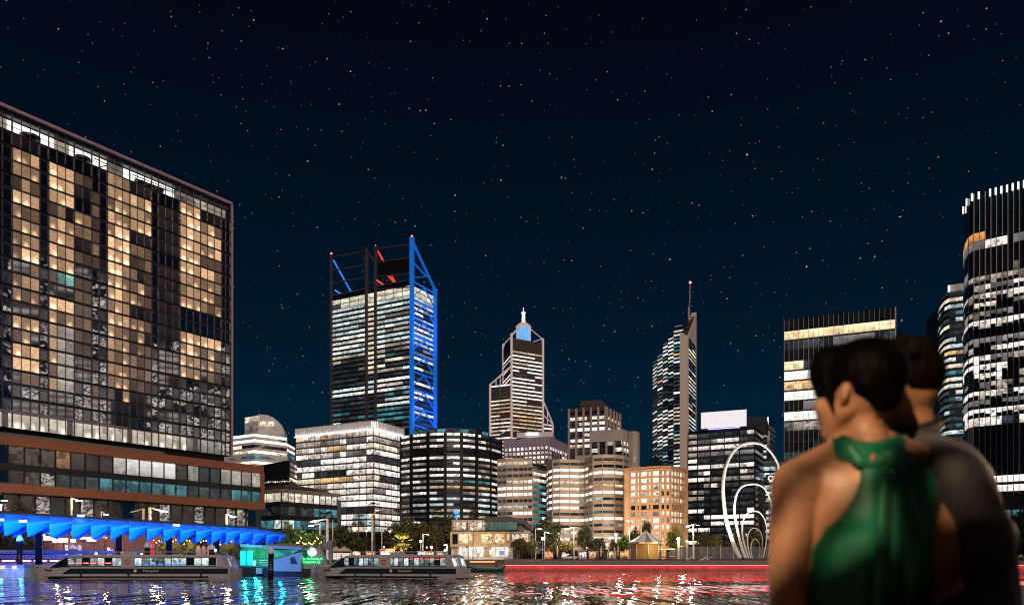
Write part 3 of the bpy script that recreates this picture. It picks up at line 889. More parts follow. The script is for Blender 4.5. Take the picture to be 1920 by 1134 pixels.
def spire_tower():
    c, Rt, Lf = G(958.5, 790), G(1017.5, 809), G(944, 828)
    T = label_building('office_tower', 'brown stepped tower with white corner columns, blue lit crown and white mast', c, 'skyscraper')
    zt = Z(633, 790); zw = Z(657, 790); h = 3.72; nf = 30
    z0 = zw - nf * h
    frm = glow('emissive_column', (1, .74, .70), .30, False)  # floodlit columns and struts, their light put into emission
    uF = (Rt - c).normalized(); nF = Vector((uF.y, -uF.x)); uS = (c - Lf).normalized(); nS = Vector((uS.y, -uS.x))
    rows = spec((1, .6, 'Y', 'k'), (1, .8, 'YB', 'k'), (2, .75, 'BY', 'k'), (5, .75, 'BB', 'k'), (4, .85, 'B', 'k'), (3, .9, 'BY', 'k'), (8, .85, 'YOY', 'k'), (6, .9, 'BY', 'w'))
    facade(T, [c, Rt], z0, zw, nf, 4, rows_pick(rows, 55, 4, 1, 3)(nf), sp=.62, sp_mat=M_['brown'], sp_out=.15, mull=M_['brown'], mull_w=.5, mull_every=2)
    facade(T, [Lf, c], z0, zw, nf, 1, rows_pick(spec((30, .7, 'BYB', 'k')), 56, 1)(nf), sp=.62, sp_mat=M_['brown'], sp_out=.15)
    core(T, [Lf, c, Rt], [Rt + (Lf - c)], 3, zt, M_['brown'], .4)
    # granite courses above the top windows
    for k in range(5):
        z_ = zw + .3 + k * (zt - zw) / 5
        for a, b in ((c, Rt), (Lf, c)):
            u = (b - a).normalized(); n = Vector((u.y, -u.x)); m_ = (a + b) / 2 + n * .12
            ubox('granite_course', M_['brown'], T, (m_.x, m_.y, z_ + .9), u, ((b - a).length, .5, (zt - zw) / 5 - .35))
    for p, z_ in ((c + nF * .5, Z(627, 790)), (Rt + nF * .5, Z(636, 809)), (Lf + nS * .3, Z(646, 828))):
        ubox('corner_column', frm, T, (p.x, p.y, z_ / 2 + 2), uF, (1.7, 1.7, z_ - 4))
    # left and right wings
    W0 = G(918.5, 800); W1 = c - uF * .6 + nF * .1
    zwing = lambda p: Z(722 - 32 * max(0, min(1, (p.x / p.y * F + HX - 918.5) / 39)), 800)
    zwt = Z(724, 800); nw = 20
    facade(T, [W0, W1], zwt - nw * h, zwt, nw, 2, rows_pick(spec((4, .85, 'B', 'k'), (6, .8, 'OY', 'k'), (10, .9, 'BY', 'k')), 57, 2, 1, 2)(nw), sp=.62, sp_mat=M_['brown'], sp_out=.15, mull=M_['fin'], mull_w=.8)
    MB().prism([W0 + Vector((.3, .6)), W1 + Vector((0, .6)), W1 + Vector((-6, 30)), W0 + Vector((-2, 30))], 3, zwt, [zwt - 1, zwt - .5, zwt - .5, zwt - 1]).build('wing_wall', M_['brown'], T)
    pw = W0 + nF * .5
    ubox('corner_column', frm, T, (pw.x, pw.y, Z(720, 800) / 2), uF, (1.6, 1.6, Z(720, 800)))
    e = c + nF * .4
    def strut(a, b, w=.8, m=frm, name='frame_strut'):
        MB().bar(a, b, w).build(name, m, T)
    strut((pw.x, pw.y, Z(721, 800)), (e.x, e.y, Z(686, 790)), 1.1)
    strut((W0.lerp(W1, .5).x, W0.lerp(W1, .5).y - .4, Z(706, 795)), (W0.lerp(W1, .5).x, W0.lerp(W1, .5).y - .4, zwt), .8)
    strut((W0.lerp(W1, .3).x, W0.lerp(W1, .3).y - .4, Z(713, 797)), (W0.lerp(W1, .3).x, W0.lerp(W1, .3).y - .4, zwt), .8)
    strut((pw.x, pw.y, Z(800, 800)), (G(924, 800).x, 798, Z(812, 800)), 1.0)
    strut((G(941, 795).x, 794, Z(813, 795)), (e.x, e.y, Z(800, 790)), 1.0)
    R0, R1 = Rt + uF * .8, G(1036, 815)
    zrw = Z(795, 812)
    facade(T, [R0, R1], zrw - 10 * h, zrw, 10, 2, rows_pick(spec((10, .8, 'YB', 'k')), 58, 2)(10), sp=.55, sp_mat=M_['brown'])
    MB().prism([R0 + Vector((0, .6)), R1 + Vector((0, .6)), R1 + Vector((-2, 26)), R0 + Vector((-4, 26))], 3, zrw).build('wing_wall', M_['brown'], T)
    pr = R1 + nF * .4
    ubox('corner_column', frm, T, (pr.x, pr.y, zrw / 2), uF, (1.3, 1.3, zrw))
    er = Rt + nF * .5
    strut((er.x, er.y, Z(750, 809)), (pr.x, pr.y, Z(794, 815)), 1.0)
    strut((er.x, er.y, Z(777, 809)), (pr.x, pr.y, Z(795, 815)), .8)
    md = Vector((er.x, er.y)).lerp(Vector((pr.x, pr.y)), .45)
    strut((md.x, md.y, Z(772, 812)), (md.x, md.y, zrw), .8)
    # crown: lit drum, stays and mast
    cc = (c + Rt + Lf + (Rt + Lf - c)) / 4
    cc = G(981.5, 812)
    crown = glow('blue_crown', (.10, .45, .95), .85)
    m2 = lit('crown_panel', (.10, .46, .98), .9, .8, 1.2, cell=3, contrast=.3)
    r = 6.7
    MB().lathe((cc.x, cc.y, zt - 1), [(r, 0), (r, Z(616, 812) - zt), (r * .92, Z(614, 812) - zt)], 24, False).build('crown_drum', m2, T)
    MB().lathe((cc.x, cc.y, Z(614.5, 812)), [(r + 1.2, 0), (r + 1.2, 1.2), (r * .8, 3.6), (3.0, 5.2)], 20, False).build('crown_cap', frm, T)
    for k in range(10):
        th = k / 10 * 2 * math.pi
        p = cc + Vector((math.cos(th), math.sin(th))) * (r + .4)
        ubox('crown_post', frm, T, (p.x, p.y, (zt + Z(613, 812)) / 2), (1, 0), (.6, .6, Z(613, 812) - zt))
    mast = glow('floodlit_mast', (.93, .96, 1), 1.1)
    zb = Z(609, 812)
    MB().lathe((cc.x, cc.y, zb), [(2.6, 0), (1.7, 4), (1.5, 10.5), (1.4, 11), (2.2, 11.4), (2.2, 12.6), (.9, 12.8), (.45, 14), (.3, 17.6)], 10, False).build('mast', mast, T)
    for dz, s_ in ((4, 1), (6, -1), (8, 1), (12.6, -1), (12.6, 1)):
        MB().ball((cc.x + s_ * 1.7, cc.y - .5, zb + dz), .4, 8, 5).build('dish', mast, T)
    for p, z_ in ((c, Z(627, 790)), (Rt, Z(636, 809)), (Lf, Z(646, 828))):
        n_ = nF * .4
        strut((p.x + n_.x, p.y + n_.y, z_), (cc.x, cc.y, Z(606, 812)), .75, frm, 'crown_stay')
        MB().ball((p.x + n_.x, p.y + n_.y, z_), 1.2, 8, 6).build('column_finial', frm, T)
    strut((Rt.x, Rt.y, Z(635, 809)), (cc.x + 7, cc.y - 4, Z(638, 800)), .6, crown, 'crown_stay')

def fluted_block():
    c, Lf, Rt = G(1029, 450), G(946, 460), G(1062, 480)
    T = label_building('office_building', 'mid-rise block with mauve concave fins above lit windows and a white box on its roof', c)
    zt = Z(818, 450); zf = Z(836, 450); h = 2.65; nf = 9; z0 = zf - nf * h
    n1, n2 = 11, 7
    facade(T, [Lf, c, Rt], z0, zf, nf, [n1, n2], rows_pick(spec((1, .9, 'W', 'k'), (1, .85, 'WY', 'k'), (7, .7, 'WY', 'k')), 61, 18, 1, 4)(nf), sp=.36, sp_mat=M_['brown'], sp_out=.0)
    core(T, [Lf, c, Rt], [Rt + (Lf - c)], 3, zt - .2, M_['brown'], .4)
    for a, b, n in ((Lf, c, n1 * 1), (c, Rt, n2)):
        u = (b - a).normalized(); nn = Vector((u.y, -u.x)); L = (b - a).length
        for i in range(n + 1):
            p = a + u * (L * i / n)
            mb = MB()
            pr = [(.55, zt), (.9, zf + 2), (.95, zf), (.5, zf - 1.6), (.3, zf - 4), (.3, z0)]
            w = .42
            vs_ = []
            for o_, z_ in pr:
                for s_ in (-w, w):
                    v = p + u * s_ + nn * o_; vs_.append((v.x, v.y, z_))
            for o_, z_ in pr:
                for s_ in (-w, w):
                    v = p + u * s_ - nn * .2; vs_.append((v.x, v.y, z_))
            k = 2 * len(pr); fs = []
            for j in range(len(pr) - 1):
                q0 = 2 * j
                fs += [(q0, q0 + 2, q0 + 3, q0 + 1), (q0 + k, q0 + k + 1, q0 + k + 3, q0 + k + 2), (q0, q0 + k, q0 + k + 2, q0 + 2), (q0 + 1, q0 + 3, q0 + k + 3, q0 + k + 1)]
            fs += [(0, 1, k + 1, k)]
            mb.add(vs_, fs).build('fin', M_['purple'], T)
            if i < n:
                m_ = p + u * (L / n / 2) + nn * .35
                ubox('fluted_panel', M_['purple'], T, (m_.x, m_.y, (zt + zf) / 2), u, (L / n - .86, .4, zt - zf))
    a, b = G(969, 455), G(1036, 452)
    MB().prism([a, b, G(1040, 470), G(975, 470)], zt, Z(809, 452)).build('roof_box', M_['white'], T)
    p = (a + b) / 2
    ubox('roof_sign', glow('roof_sign', (.92, .96, 1), 1.4), T, (p.x - 1.5, p.y - .6, zt + 1.9), (b - a), (7, .3, 1.6))

def brown_tower():
    c, Lf, Rt = G(1136, 520), G(1065, 529), G(1161.5, 546)
    T = label_building('office_building', 'brown tower with pale vertical fins and a windowless roof cube, behind the beige block', c)
    zt = Z(762, 520); h = 3.6; nf = 17; z0 = zt - 2.2 - nf * h
    rows = spec((1, .05, 'w', 'K'), (1, .55, 'WY', 'k'), (1, .4, 'W', 'k'), (1, .95, 'WB', 'k'), (1, .8, 'WY', 'k'), (1, .9, 'W', 'k'), (1, .8, 'WY', 'k'), (3, .05, 'T', 'k'), (8, .7, 'W', 'k'))
    facade(T, [Lf, c, Rt], z0, zt - 2.2, nf, [10, 4], rows_pick(rows, 71, 14, 1, 4)(nf), sp=.42, sp_mat=M_['brown'], sp_out=.05)
    core(T, [Lf, c, Rt], [Rt + (Lf - c)], 3, zt, M_['brown'], .4)
    for a, b, n in ((Lf, c, 5), (c, Rt, 4)):
        u = (b - a).normalized(); nn = Vector((u.y, -u.x)); L = (b - a).length
        for i in range(n + 1):
            p = a + u * (L * (i + .18) / (n + .18)) + nn * .55
            ubox('fin', M_['fin'], T, (p.x, p.y, zt / 2), u, (1.3, 1.1, zt))
    MB().prism([G(1088, 532), G(1128, 527), G(1139, 545), G(1098, 552)], zt, Z(752, 532)).build('roof_cube', M_['brown'], T)

def beige_block():
    path = [G(1108, 434), G(1167, 428), G(1179, 436)]
    T = label_building('office_building', 'beige block with a tall blank parapet and dark recessed window bays', path[1])
    zt, zp = Z(804.5, 428), Z(826, 428)
    h = 3.4; nf = 11
    rows = spec((1, .55, 'Yw', 'k'), (2, .5, 'W', 'k'), (3, .6, 'WB', 'k'), (5, .4, 'W', 'k'))
    facade(T, path, zp - nf * h, zp, nf, [4, 2], rows_pick(rows, 77, 6, 1, 3)(nf), sp=.35, sp_mat=M_['dark'], sp_out=-.1, recess=.3, mull=M_['beige'], mull_w=1.0, mull_out=.5)
    core(T, path, [G(1182, 460), G(1112, 460)], 3, zp, M_['dark'], .6)
    pa = [G(1107, 433), G(1168, 427), G(1180, 435), G(1184, 462), G(1112, 462)]
    MB().prism(pa, zp, zt).build('parapet', M_['beige'], T)
    st = [G(1178.5, 432), G(1186, 430), G(1196, 432), G(1199.5, 437), G(1200, 452), G(1182, 452)]
    MB().prism(st, 3, Z(808, 431)).build('stair_tower', M_['beige'], T)
    for k in range(6):
        p = G(1190, 430.4)
        ubox('slit_window', M_['w'], T, (p.x, p.y, Z(850 + k * 9, 430)), (1, .1), (.6, .5, 1.6))
    MB().prism([G(1078, 382), G(1124, 378), G(1126, 392), G(1080, 394)], Z(871, 380), Z(853, 380)).build('plant_box', M_['beige'], T)

def wavy_buildings():
    pts = [(1025.5, 396), (1029, 386), (1037, 379), (1050, 376), (1068, 377), (1086, 378.5), (1098, 376), (1105, 369), (1113, 363), (1130, 360), (1152, 361), (1168, 364), (1178, 371)]
    path = [G(*p) for p in pts]
    T = label_building('office_building', 'tan office building with a rippling front of continuous bright and dark window bands', path[6])
    zt = Z(866, 377); h = 2.95; nf = 14
    z1 = zt - .2; z0 = z1 - nf * h
    rows = spec((1, .12, 'w', 'k'), (1, .5, 'B', 'K'), (1, .85, 'B', 'k'), (1, .4, 'YB', 'k'), (1, .75, 'YO', 'w'), (1, .95, 'B', 'w'), (1, .85, 'BC', 'k'), (1, .3, 'BT', 'k'), (1, .4, 'BT', 'k'), (1, 1, 'B', 'w'), (1, .3, 'w', 'k'), (1, .3, 'WY', 'k'), (2, .4, 'WY', 'w'))
    facade(T, path, z0, z1, nf, [1, 1, 1, 1, 1, 1, 1, 1, 1, 2, 1, 1], rows_pick(rows, 81, 13, 2, 6)(nf), sp=.56, sp_mat=M_['tan'], sp_out=.45, gap=.02)
    core(T, path, [G(1182, 410), G(1030, 420)], 3, zt - .4, M_['dark'], .5)
    top = band_mesh(path, 1.5, 1.0, .5, None, 'parapet'); o = bpy.data.objects.new('parapet', top.mesh('parapet', M_['tan'], wloc(T))); link(o, T); o.location.z = z1
    for i, p in enumerate(path[1:-1], 1):
        t = (path[i + 1] - path[i - 1]).normalized(); n = Vector((t.y, -t.x)); q = p + n * .3
        ubox('panel_joint', M_['tan2'], T, (q.x, q.y, (z0 + zt) / 2), t, (.28, .5, zt - z0 + 2.4))
    # the older neighbour
    pts = [(933, 404), (950, 400), (961, 399), (973, 399), (998.5, 396), (1026, 409)]
    path = [G(*p) for p in pts]
    T2 = label_building('office_building', 'ribbed tan office building with a green glass flank, left of the rippling one', path[3])
    zt = Z(859, 398); h = 3.12; nf = 14; z1 = zt - 1.5; z0 = z1 - nf * h
    rows = spec((1, .8, 'YB', 'w'), (1, .5, 'Y', 'k'), (1, .1, 'w', 'k'), (1, .55, 'BY', 'k'), (1, 1, 'B', 'w'), (1, .95, 'B', 'k'), (1, .1, 'T', 'k'), (1, .6, 'BC', 'k'), (1, .5, 'B', 'k'), (5, .3, 'TB', 'k'))
    facade(T2, path[:5], z0, z1, nf, [2, 1, 1, 3], rows_pick(rows, 85, 7, 2, 5)(nf), sp=.5, sp_mat=M_['tan'], sp_out=.3, mull=M_['tan2'], mull_w=.35, mull_out=.2)
    facade(T2, path[4:], z0 - 2.2, z1 - 2.2, nf, 3, rows_pick(spec((3, .5, 'W', 'k'), (11, .45, 'CTB', 'T')), 86, 3, 1, 3)(nf), sp=.5, sp_mat=M_['tan2'], sp_out=.3)
    core(T2, path[:5] + [G(1027, 408.5)], [G(1027, 430), G(935, 430)], 3, z1 - 1, M_['dark'], .6)
    o = bpy.data.objects.new('parapet', band_mesh(path[:5], 1.7, 1.0, .4, None, 'p').mesh('parapet', M_['tan'], wloc(T2))); link(o, T2); o.location.z = z1

def orange_block():
    c0, c1, Lf, Rt = G(1238, 339), G(1257, 339.5), G(1174.5, 347.6), G(1285, 350)
    T = label_building('office_building', 'orange stone office block with punched square windows, a cornice and a dark pyramid roof', c0)
    zt = Z(873, 340); h = 2.86; nf = 11
    z1 = zt - 2.2; z0 = z1 - nf * h
    O = M_['orange']
    rows = spec((1, .8, 'WB', 'k'), (1, 1, 'WB', 'w'), (1, 1, 'WB', 'w'), (1, .6, 'W', 'k'), (1, 1, 'WB', 'w'), (1, 0, 'W', 'K'), (1, .9, 'BW', 'w'), (1, .9, 'BW', 'w'), (3, .7, 'WY', 'w'))
    fr = [0, .13, .36, .49, .74, .86, 1.0]
    segs = [(Lf, c0, [0, .10, .305, .41, .64, .75, 1.0]), (c0, c1, [0, .5, 1.0]), (c1, Rt, [0, .22, .42, .6, .8, 1.0])]
    for si, (a, b, f_) in enumerate(segs):
        d = b - a; u = d.normalized(); n = Vector((u.y, -u.x)); L = d.length
        nb = len(f_) - 1
        pk = rows_pick(rows, 90 + si, nb, 2, 6)(nf)
        for i in range(nf):
            zb = z0 + i * h
            q = (a + b) / 2 - n * .1
            ubox('stone_course', O, T, (q.x, q.y, zb + .5), u, (L, .6, 1.0))
            for j in range(nb):
                s0, s1 = f_[j] * L, f_[j + 1] * L
                pc_ = a + u * s0 - n * .12
                cw = a + u * ((s0 + s1) / 2) - n * .45
                w = (s1 - s0) - 1.0
                key = pk(i, j)
                wide = w > 3.0
                if wide:
                    for s_ in (-.25, .25):
                        ww = cw + u * (s_ * w)
                        ubox('window', M_[key], T, (ww.x, ww.y, zb + 1.93), u, (w * .5 - .1, .25, 1.78))
                else:
                    ubox('window', M_[key], T, (cw.x, cw.y, zb + 1.93), u, (w, .25, 1.78))
        for j in range(nb + 1):
            p = a + u * (f_[j] * L) - n * .14
            ubox('stone_pier', O, T, (p.x, p.y, (z0 + z1) / 2 + .03), u, (1.0, .64, z1 - z0))
        q = (a + b) / 2 + n * .35
        ubox('cornice', O, T, (q.x, q.y, z1 + .55), u, (L + .5, 1.2, 1.0))
        q = (a + b) / 2 + n * .15
        ubox('parapet', O, T, (q.x, q.y, z1 + 1.6), u, (L + .1, .8, 1.1))
    core(T, [Lf, c0, c1, Rt], [Rt + Vector((-4, 30)), Lf + Vector((2, 32))], 3, z1 + 1.8, M_['orange'], .75)
    b = [G(1199, 356), G(1252, 352), G(1250, 378), G(1204, 380)]
    ap = P(1229, 852, 366)
    z_ = z1 + 1.9
    MB().add([(p.x, p.y, z_) for p in b] + [tuple(ap)], [(0, 1, 4), (1, 2, 4), (2, 3, 4), (3, 0, 4), (3, 2, 1, 0)]).build('pyramid_roof', M_['slate'], T)
    for x in (1174.5, 1285):
        p = G(x, 347.5 if x < 1200 else 350)
        ubox('corner_pier', O, T, (p.x, p.y - .1, (z1 + 3) / 2 + 1), (1, 0), (2.0, 2.0, z1 - 1))
    p = G(1268, 342)
    for k in range(2):
        q = G(1262 + k * 12, 343)
        ubox('lit_arch', M_['Y'], T, (q.x, q.y - .2, Z(1020, 343)), (c1 - Rt), (2.2, .3, 5))

def blade_tower():
    Rt = G(1281, 610)
    xs = [(1224, 655), (1233, 641), (1243, 631), (1253, 623), (1263, 617), (1281, 612)]
    path = [G(*p) for p in xs]
    T = label_building('office_tower', 'slender tower with checkered window bands, sloping top and tan knife-edge wall', Rt, 'skyscraper')
    h = 2.95
    def ztop(px):
        return Z(669 - (px - 1224) * 1.03, 625)
    z1 = Z(612, 625); nf = int((z1 - 20) / h); z0 = z1 - nf * h
    rng = random.Random(9)
    for k, (a, b) in enumerate(zip(path, path[1:])):
        px = (xs[k][0] + xs[k + 1][0]) / 2
        zt = ztop(px)
        d = b - a; u = d.normalized(); n = Vector((u.y, -u.x)); L = d.length
        off = (k % 2) * h * .5
        for i in range(nf):
            zz = z0 + i * h + off
            if zz + h > zt:
                continue
            fl = int((zt - zz) / h)
            v = Z(0, 1)
            py = HY - (zz - CZ) / 625 * F
            p_ = .9 if py < 715 else .12 if py < 778 else .72
            key = rng.choice('CCCWYTB') if rng.random() < p_ else 'k'
            if key == 'Y' and rng.random() < .4:
                key = 'O'
            c = (a + b) / 2 - n * .1
            ubox('window', M_[key], T, (c.x, c.y, zz + h * .74), u, (L - .1, .3, h * .5))
            c = (a + b) / 2 + n * (.1 + .35 * (k % 2))
            ubox('spandrel', M_['dark'], T, (c.x, c.y, zz + h * .24), u, (L, .5, h * .46))
        MB().prism([a + Vector((.2, .5)), b + Vector((0, .5)), b + Vector((4, 30)), a + Vector((10, 30))], 3, zt, [ztop(xs[k][0]), ztop(xs[k + 1][0]), ztop(xs[k + 1][0]), ztop(xs[k][0])]).build('wall', M_['dark'], T)
        ubox('slope_light', M_['w'] if k in (0, 2, 4) else M_['dark'], T, ((a + b).x / 2, (a + b).y / 2 - .1, zt + .4), u, (L * .8, .3, .7))
    tan = mat('pale_tan_blade', (.72, .58, .52), .7, var=.08)
    # pillar, side wall with its slanted head, and the dark slanted panel
    A, B, C = G(1280.5, 609), G(1289.5, 606), G(1306, 640)
    u1 = (B - A).normalized(); u2 = (C - B).normalized(); n2 = Vector((u2.y, -u2.x))
    zA, zB, zC = Z(627, 609), Z(629, 606), Z(587, 640)
    MB().prism([A, B, B + n2 * -6, A + Vector((1, 8))], 3, zA, [zA, zB, zB + 3, zA + 3]).build('blade_pillar', tan, T)
    inb = B.lerp(C, .12)
    MB().prism([inb, C, C - n2 * 4, inb - n2 * 4], 3, zC - 24, [zB + 2, zC, zC, zB + 2]).build('blade_wall', tan, T)
    wp = [B + u2 * .4 + n2 * .5, B.lerp(C, .42) + n2 * .5, B.lerp(C, .80) + n2 * .5]
    nfr = 44
    facade(T, wp, Z(640, 620) - nfr * h, Z(640, 620), nfr, [1, 1], rows_pick(spec((20, .55, 'CWY', 'k'), (24, .6, 'WC', 'k')), 95, 2)(nfr), sp=.5, sp_mat=M_['dark'], wname='flank_window', sp_name='flank_band', mull=tan, mull_w=.5, zlim=lambda p: Z(642, 620) + (p - B).length * .2)
    mb = MB()
    tA, tB = P(1281, 627, 609.5), P(1289, 627.5, 606.5)
    tC, tD = P(1304.5, 589, 639), P(1297, 589.5, 642)
    dn = Vector((0, 3, -2.0))
    mb.add([tA, tB, tC, tD] + [v + dn for v in (tA, tB, tC, tD)], [(0, 1, 2, 3), (7, 6, 5, 4), (0, 4, 5, 1), (1, 5, 6, 2), (2, 6, 7, 3), (3, 7, 4, 0)]).build('slanted_panel', M_['brown'], T)
    for t in (.2, .4, .6, .8):
        MB().bar(tA.lerp(tD, t) + Vector((0, -.6, .6)), tB.lerp(tC, t) + Vector((0, -.6, .6)), .4).build('panel_rib', M_['greyframe'], T)
    MB().bar(P(1297, 588, 642), P(1306, 586.5, 640), .9).build('head_trim', tan, T)
    # aerial mast
    b0 = P(1291.5, 600, 630)
    lat = mat('red_white_mast', (.45, .32, .32), .5)
    m_ = MB()
    m_.tube([b0 - Vector((0, 0, 3)), b0 + Vector((0, 0, 10))], [1.1, .9], 6).tube([b0 + Vector((.3, 0, 10)), P(1294, 535, 630)], [.55, .35], 6)
    for y in (592, 585, 574, 566, 558, 553):
        m_.ball(P(1292.5 + (592 - y) * .03, y, 629.6), .7, 8, 5)
    m_.build('aerial_mast', lat, T)
    MB().ball(P(1294, 529.5, 630), .9, 8, 6).build('aircraft_beacon', glow('mast_beacon', (1, .08, .10), 12, False), T)

def gridded_office():
    c, Lf, Rt = G(1415, 370), G(1290, 386), G(1431, 390)
    T = label_building('office_building', 'charcoal office building with long window bands and a white rooftop billboard', c)
    zt = Z(798.5, 370); h = 3.0; nf = 18; z1 = zt - 1.6; z0 = z1 - nf * h
    rows = spec((1, .75, 'wYW', 'k'), (1, .75, 'wWY', 'k'), (1, .7, 'wWk', 'G'), (1, .1, 'w', 'G'), (1, .6, 'YOW', 'k'), (1, .9, 'BW', 'k'), (3, .7, 'wW', 'k'), (1, .5, 'wk', 'k'), (1, .55, 'wY', 'k'), (1, .15, 'k', 'k'), (2, .92, 'BW', 'k'), (4, .75, 'WY', 'k'))
    fr = [0, .074, .148, .247, .346, .45, .555, .668, .782, .89, 1.0]
    facade(T, [Lf, c], z0, z1, nf, [fr], rows_pick(rows, 101, 10, 2, 4)(nf), sp=.40, sp_mat=mat('charcoal_metal', (.035, .035, .045), .4), sp_out=.3, mull=M_['dark'], mull_w=.5, mull_every=2)
    core(T, [Lf, c, Rt], [Rt + (Lf - c)], 3, zt, M_['dark'], .5)
    facade(T, [c, Rt], z0 + 21, z1, nf - 7, 2, rows_pick(spec((11, .25, 'wT', 'k')), 102, 2)(11), sp=.5, sp_mat=M_['dark'], wname='flank_window', sp_name='flank_band')
    d = (Rt - c); u = d.normalized(); n = Vector((u.y, -u.x))
    for k in range(9):
        for j in range(2):
            p = c + u * (d.length * (j + .5) / 2) + n * .6
            zz = Z(908 + k * 11.5 + j * 4, 378)
            MB().box((p.x, p.y, zz), (d.length / 4, 1.0, .7), rot=Matrix.Rotation(math.atan2(u.y, u.x), 3, 'Z') @ Matrix.Rotation(R(24 if j else -18), 3, 'Y')).build('sunshade_fin', M_['offwhite'], T)
    a, b = P(1316, 0, 381), P(1398, 0, 373)
    zz0, zz1 = Z(801, 377), Z(770.5, 377)
    uu = Vector((b.x - a.x, b.y - a.y)).normalized(); m_ = (a + b) / 2
    ubox('billboard_frame', M_['dark'], T, (m_.x, m_.y + .5, (zz0 + zz1) / 2), uu, ((b - a).length + .6, .8, zz1 - zz0 + .6))
    ubox('billboard_screen', glow('billboard_face', (.86, .84, .90), .80), T, (m_.x, m_.y - .05, (zz0 + zz1) / 2), uu, ((b - a).length, .3, zz1 - zz0))
    ubox('billboard_light', glow('violet_strip', (.45, .40, 1), 2.2), T, (m_.x, m_.y - .5, zz0 - .5), uu, ((b - a).length * .7, .3, .35))
    for x in (1322, 1345, 1370, 1392):
        p = G(x, 379)
        ubox('billboard_post', M_['steel'], T, (p.x, p.y, (zt + zz0) / 2), uu, (.4, .4, zz0 - zt + .6))
    MB().prism([G(1389, 376), G(1437, 372), G(1441, 395), G(1392, 398)], zt - .2, Z(781, 374)).build('roof_plant', M_['slate'], T)

def small_behind():
    c, Lf, Rt = G(1437, 470), G(1412, 476), G(1450, 490)
    T = label_building('office_building', 'narrow dark tower with teal windows and stacked balcony edges on its right side', c)
    zt = Z(782, 470); h = 3.2; nf = 16
    facade(T, [Lf, c], zt - nf * h, zt, nf, 2, rows_pick(spec((16, .5, 'TCB', 'k')), 111, 2)(nf), sp=.4, sp_mat=M_['slate'])
    facade(T, [c, Rt], zt - nf * h - 3, zt - 3, nf, 1, lambda i, j: 'k', sp=.4, sp_mat=M_['steel'], sp_out=1.2, sp_name='balcony_edge')
    core(T, [Lf, c, Rt], [Rt + Vector((-6, 14)), Lf + Vector((3, 16))], 3, zt + .2, M_['slate'], .4)
    p = c + Vector((.6, -.9))
    ubox('light_strip', glow('white_light_strip', (.9, 1, 1), 1.2), T, (p.x, p.y, zt - 4), (1, 0), (.6, .4, 8)); ubox('edge_column', M_['steel'], T, (p.x + .3, p.y + .2, zt / 2 - 4), (1, 0), (1.6, .6, zt - 8))
    path = [G(1431, 400), G(1456, 398), G(1476, 412)]
    B = label_building('office_building', 'small grey block with a blank top and a glowing white QU sign', path[1])
    zt = Z(863, 398); z1 = Z(874, 398); h = 3.1; nf = 12
    facade(B, path, z1 - nf * h, z1, nf, [2, 2], rows_pick(spec((2, .95, 'C', 'T'), (1, .3, 'T', 'k'), (9, .8, 'CWY', 'T')), 112, 4)(nf), sp=.35, sp_mat=M_['slate'], mull=M_['dark'], mull_w=.4)
    core(B, path, [G(1480, 430), G(1434, 430)], 3, z1, M_['dark'], .5)
    MB().prism(path + [G(1480, 430), G(1434, 430)], z1 + .01, zt).build('parapet', M_['offwhite'], B)
    add_text('QU', 'sign_lettering', glow('white_sign', (.85, .95, 1), 3.0), B, P(1450, 900.5, 395.5), 3.6, 0)
    p = G(1450, 396.6)
    ubox('sign_board', M_['slate'], B, (p.x, p.y + .2, Z(898, 397)), (1, 0), (7.0, .4, 4.6))
    ubox('sign_underline', glow('white_sign_dim', (.7, .9, 1), 1.2, False), B, (p.x, p.y - .2, Z(902.5, 397)), (1, 0), (4.4, .2, .5))

def add_text(txt, name, m, parent, at, size, rz=0.0, align='CENTER', ext=.06, local=False, rx=90):
    cu = bpy.data.curves.new(name, 'FONT')
    cu.body, cu.size, cu.align_x, cu.extrude = txt, size, align, ext
    tmp = bpy.data.objects.new(name, cu)
    COL.objects.link(tmp)
    bpy.context.view_layer.update()
    me = bpy.data.meshes.new_from_object(tmp)
    bpy.data.objects.remove(tmp)
    me.materials.clear(); me.materials.append(m)
    o = bpy.data.objects.new(name, me)
    link(o, parent)
    o.location = Vector(at) - (Vector((0, 0, 0)) if local else wloc(parent))
    o.rotation_euler = (R(rx), 0, rz)
    return o

def right_glass_tower():
    a, b = G(1470.5, 274), G(1679, 260)
    T = label_building('office_tower', 'dark gridded glass tower with amber and white storeys, behind the couple', b, 'office tower')
    zt = Z(574.5, 260); h = 3.45; nf = 22
    z1 = zt - 4.2; z0 = z1 - nf * h
    rows = [(1, 'A', 'A'), (.5, 'k', 'G'), (0, 'w', 'K'), (.45, 'AG', 'k'), (1, 'BA', 'A'), (1, 'AO', 'G'), (1, 'AAB', 'A'), (.15, 'G', 'K'), (1, 'BW', 'W'), (.8, 'w', 'G'), (.05, 'w', 'K'), (.25, 'k', 'K')] + [(.12, 'wT', 'k')] * 10
    facade(T, [a, b], z0, z1, nf, 11, rows_pick(rows, 121, 11, 2, 6)(nf), sp=.16, sp_mat=M_['dark'], sp_out=.12)
    u = (b - a).normalized(); n = Vector((u.y, -u.x)); L = (b - a).length
    for i in range(23):
        p = a + u * (L * i / 22) + n * .3
        ubox('mullion', M_['fin'], T, (p.x, p.y, (zt + z0) / 2 - .1), u, (.09 if i < 22 else .4, .3, zt - z0 - .4))
    MB().prism([a - n * .2, b - n * .2, b - n * 30 , a - n * 30], 3, zt).build('wall', M_['dark'], T)
    for i in range(11):
        p = a + u * (L * (i + .5) / 11) - n * .05
        ubox('crown_panel', M_['glass'], T, (p.x, p.y, zt - 2.0), u, (L / 11 - .1, .3, 4.0))

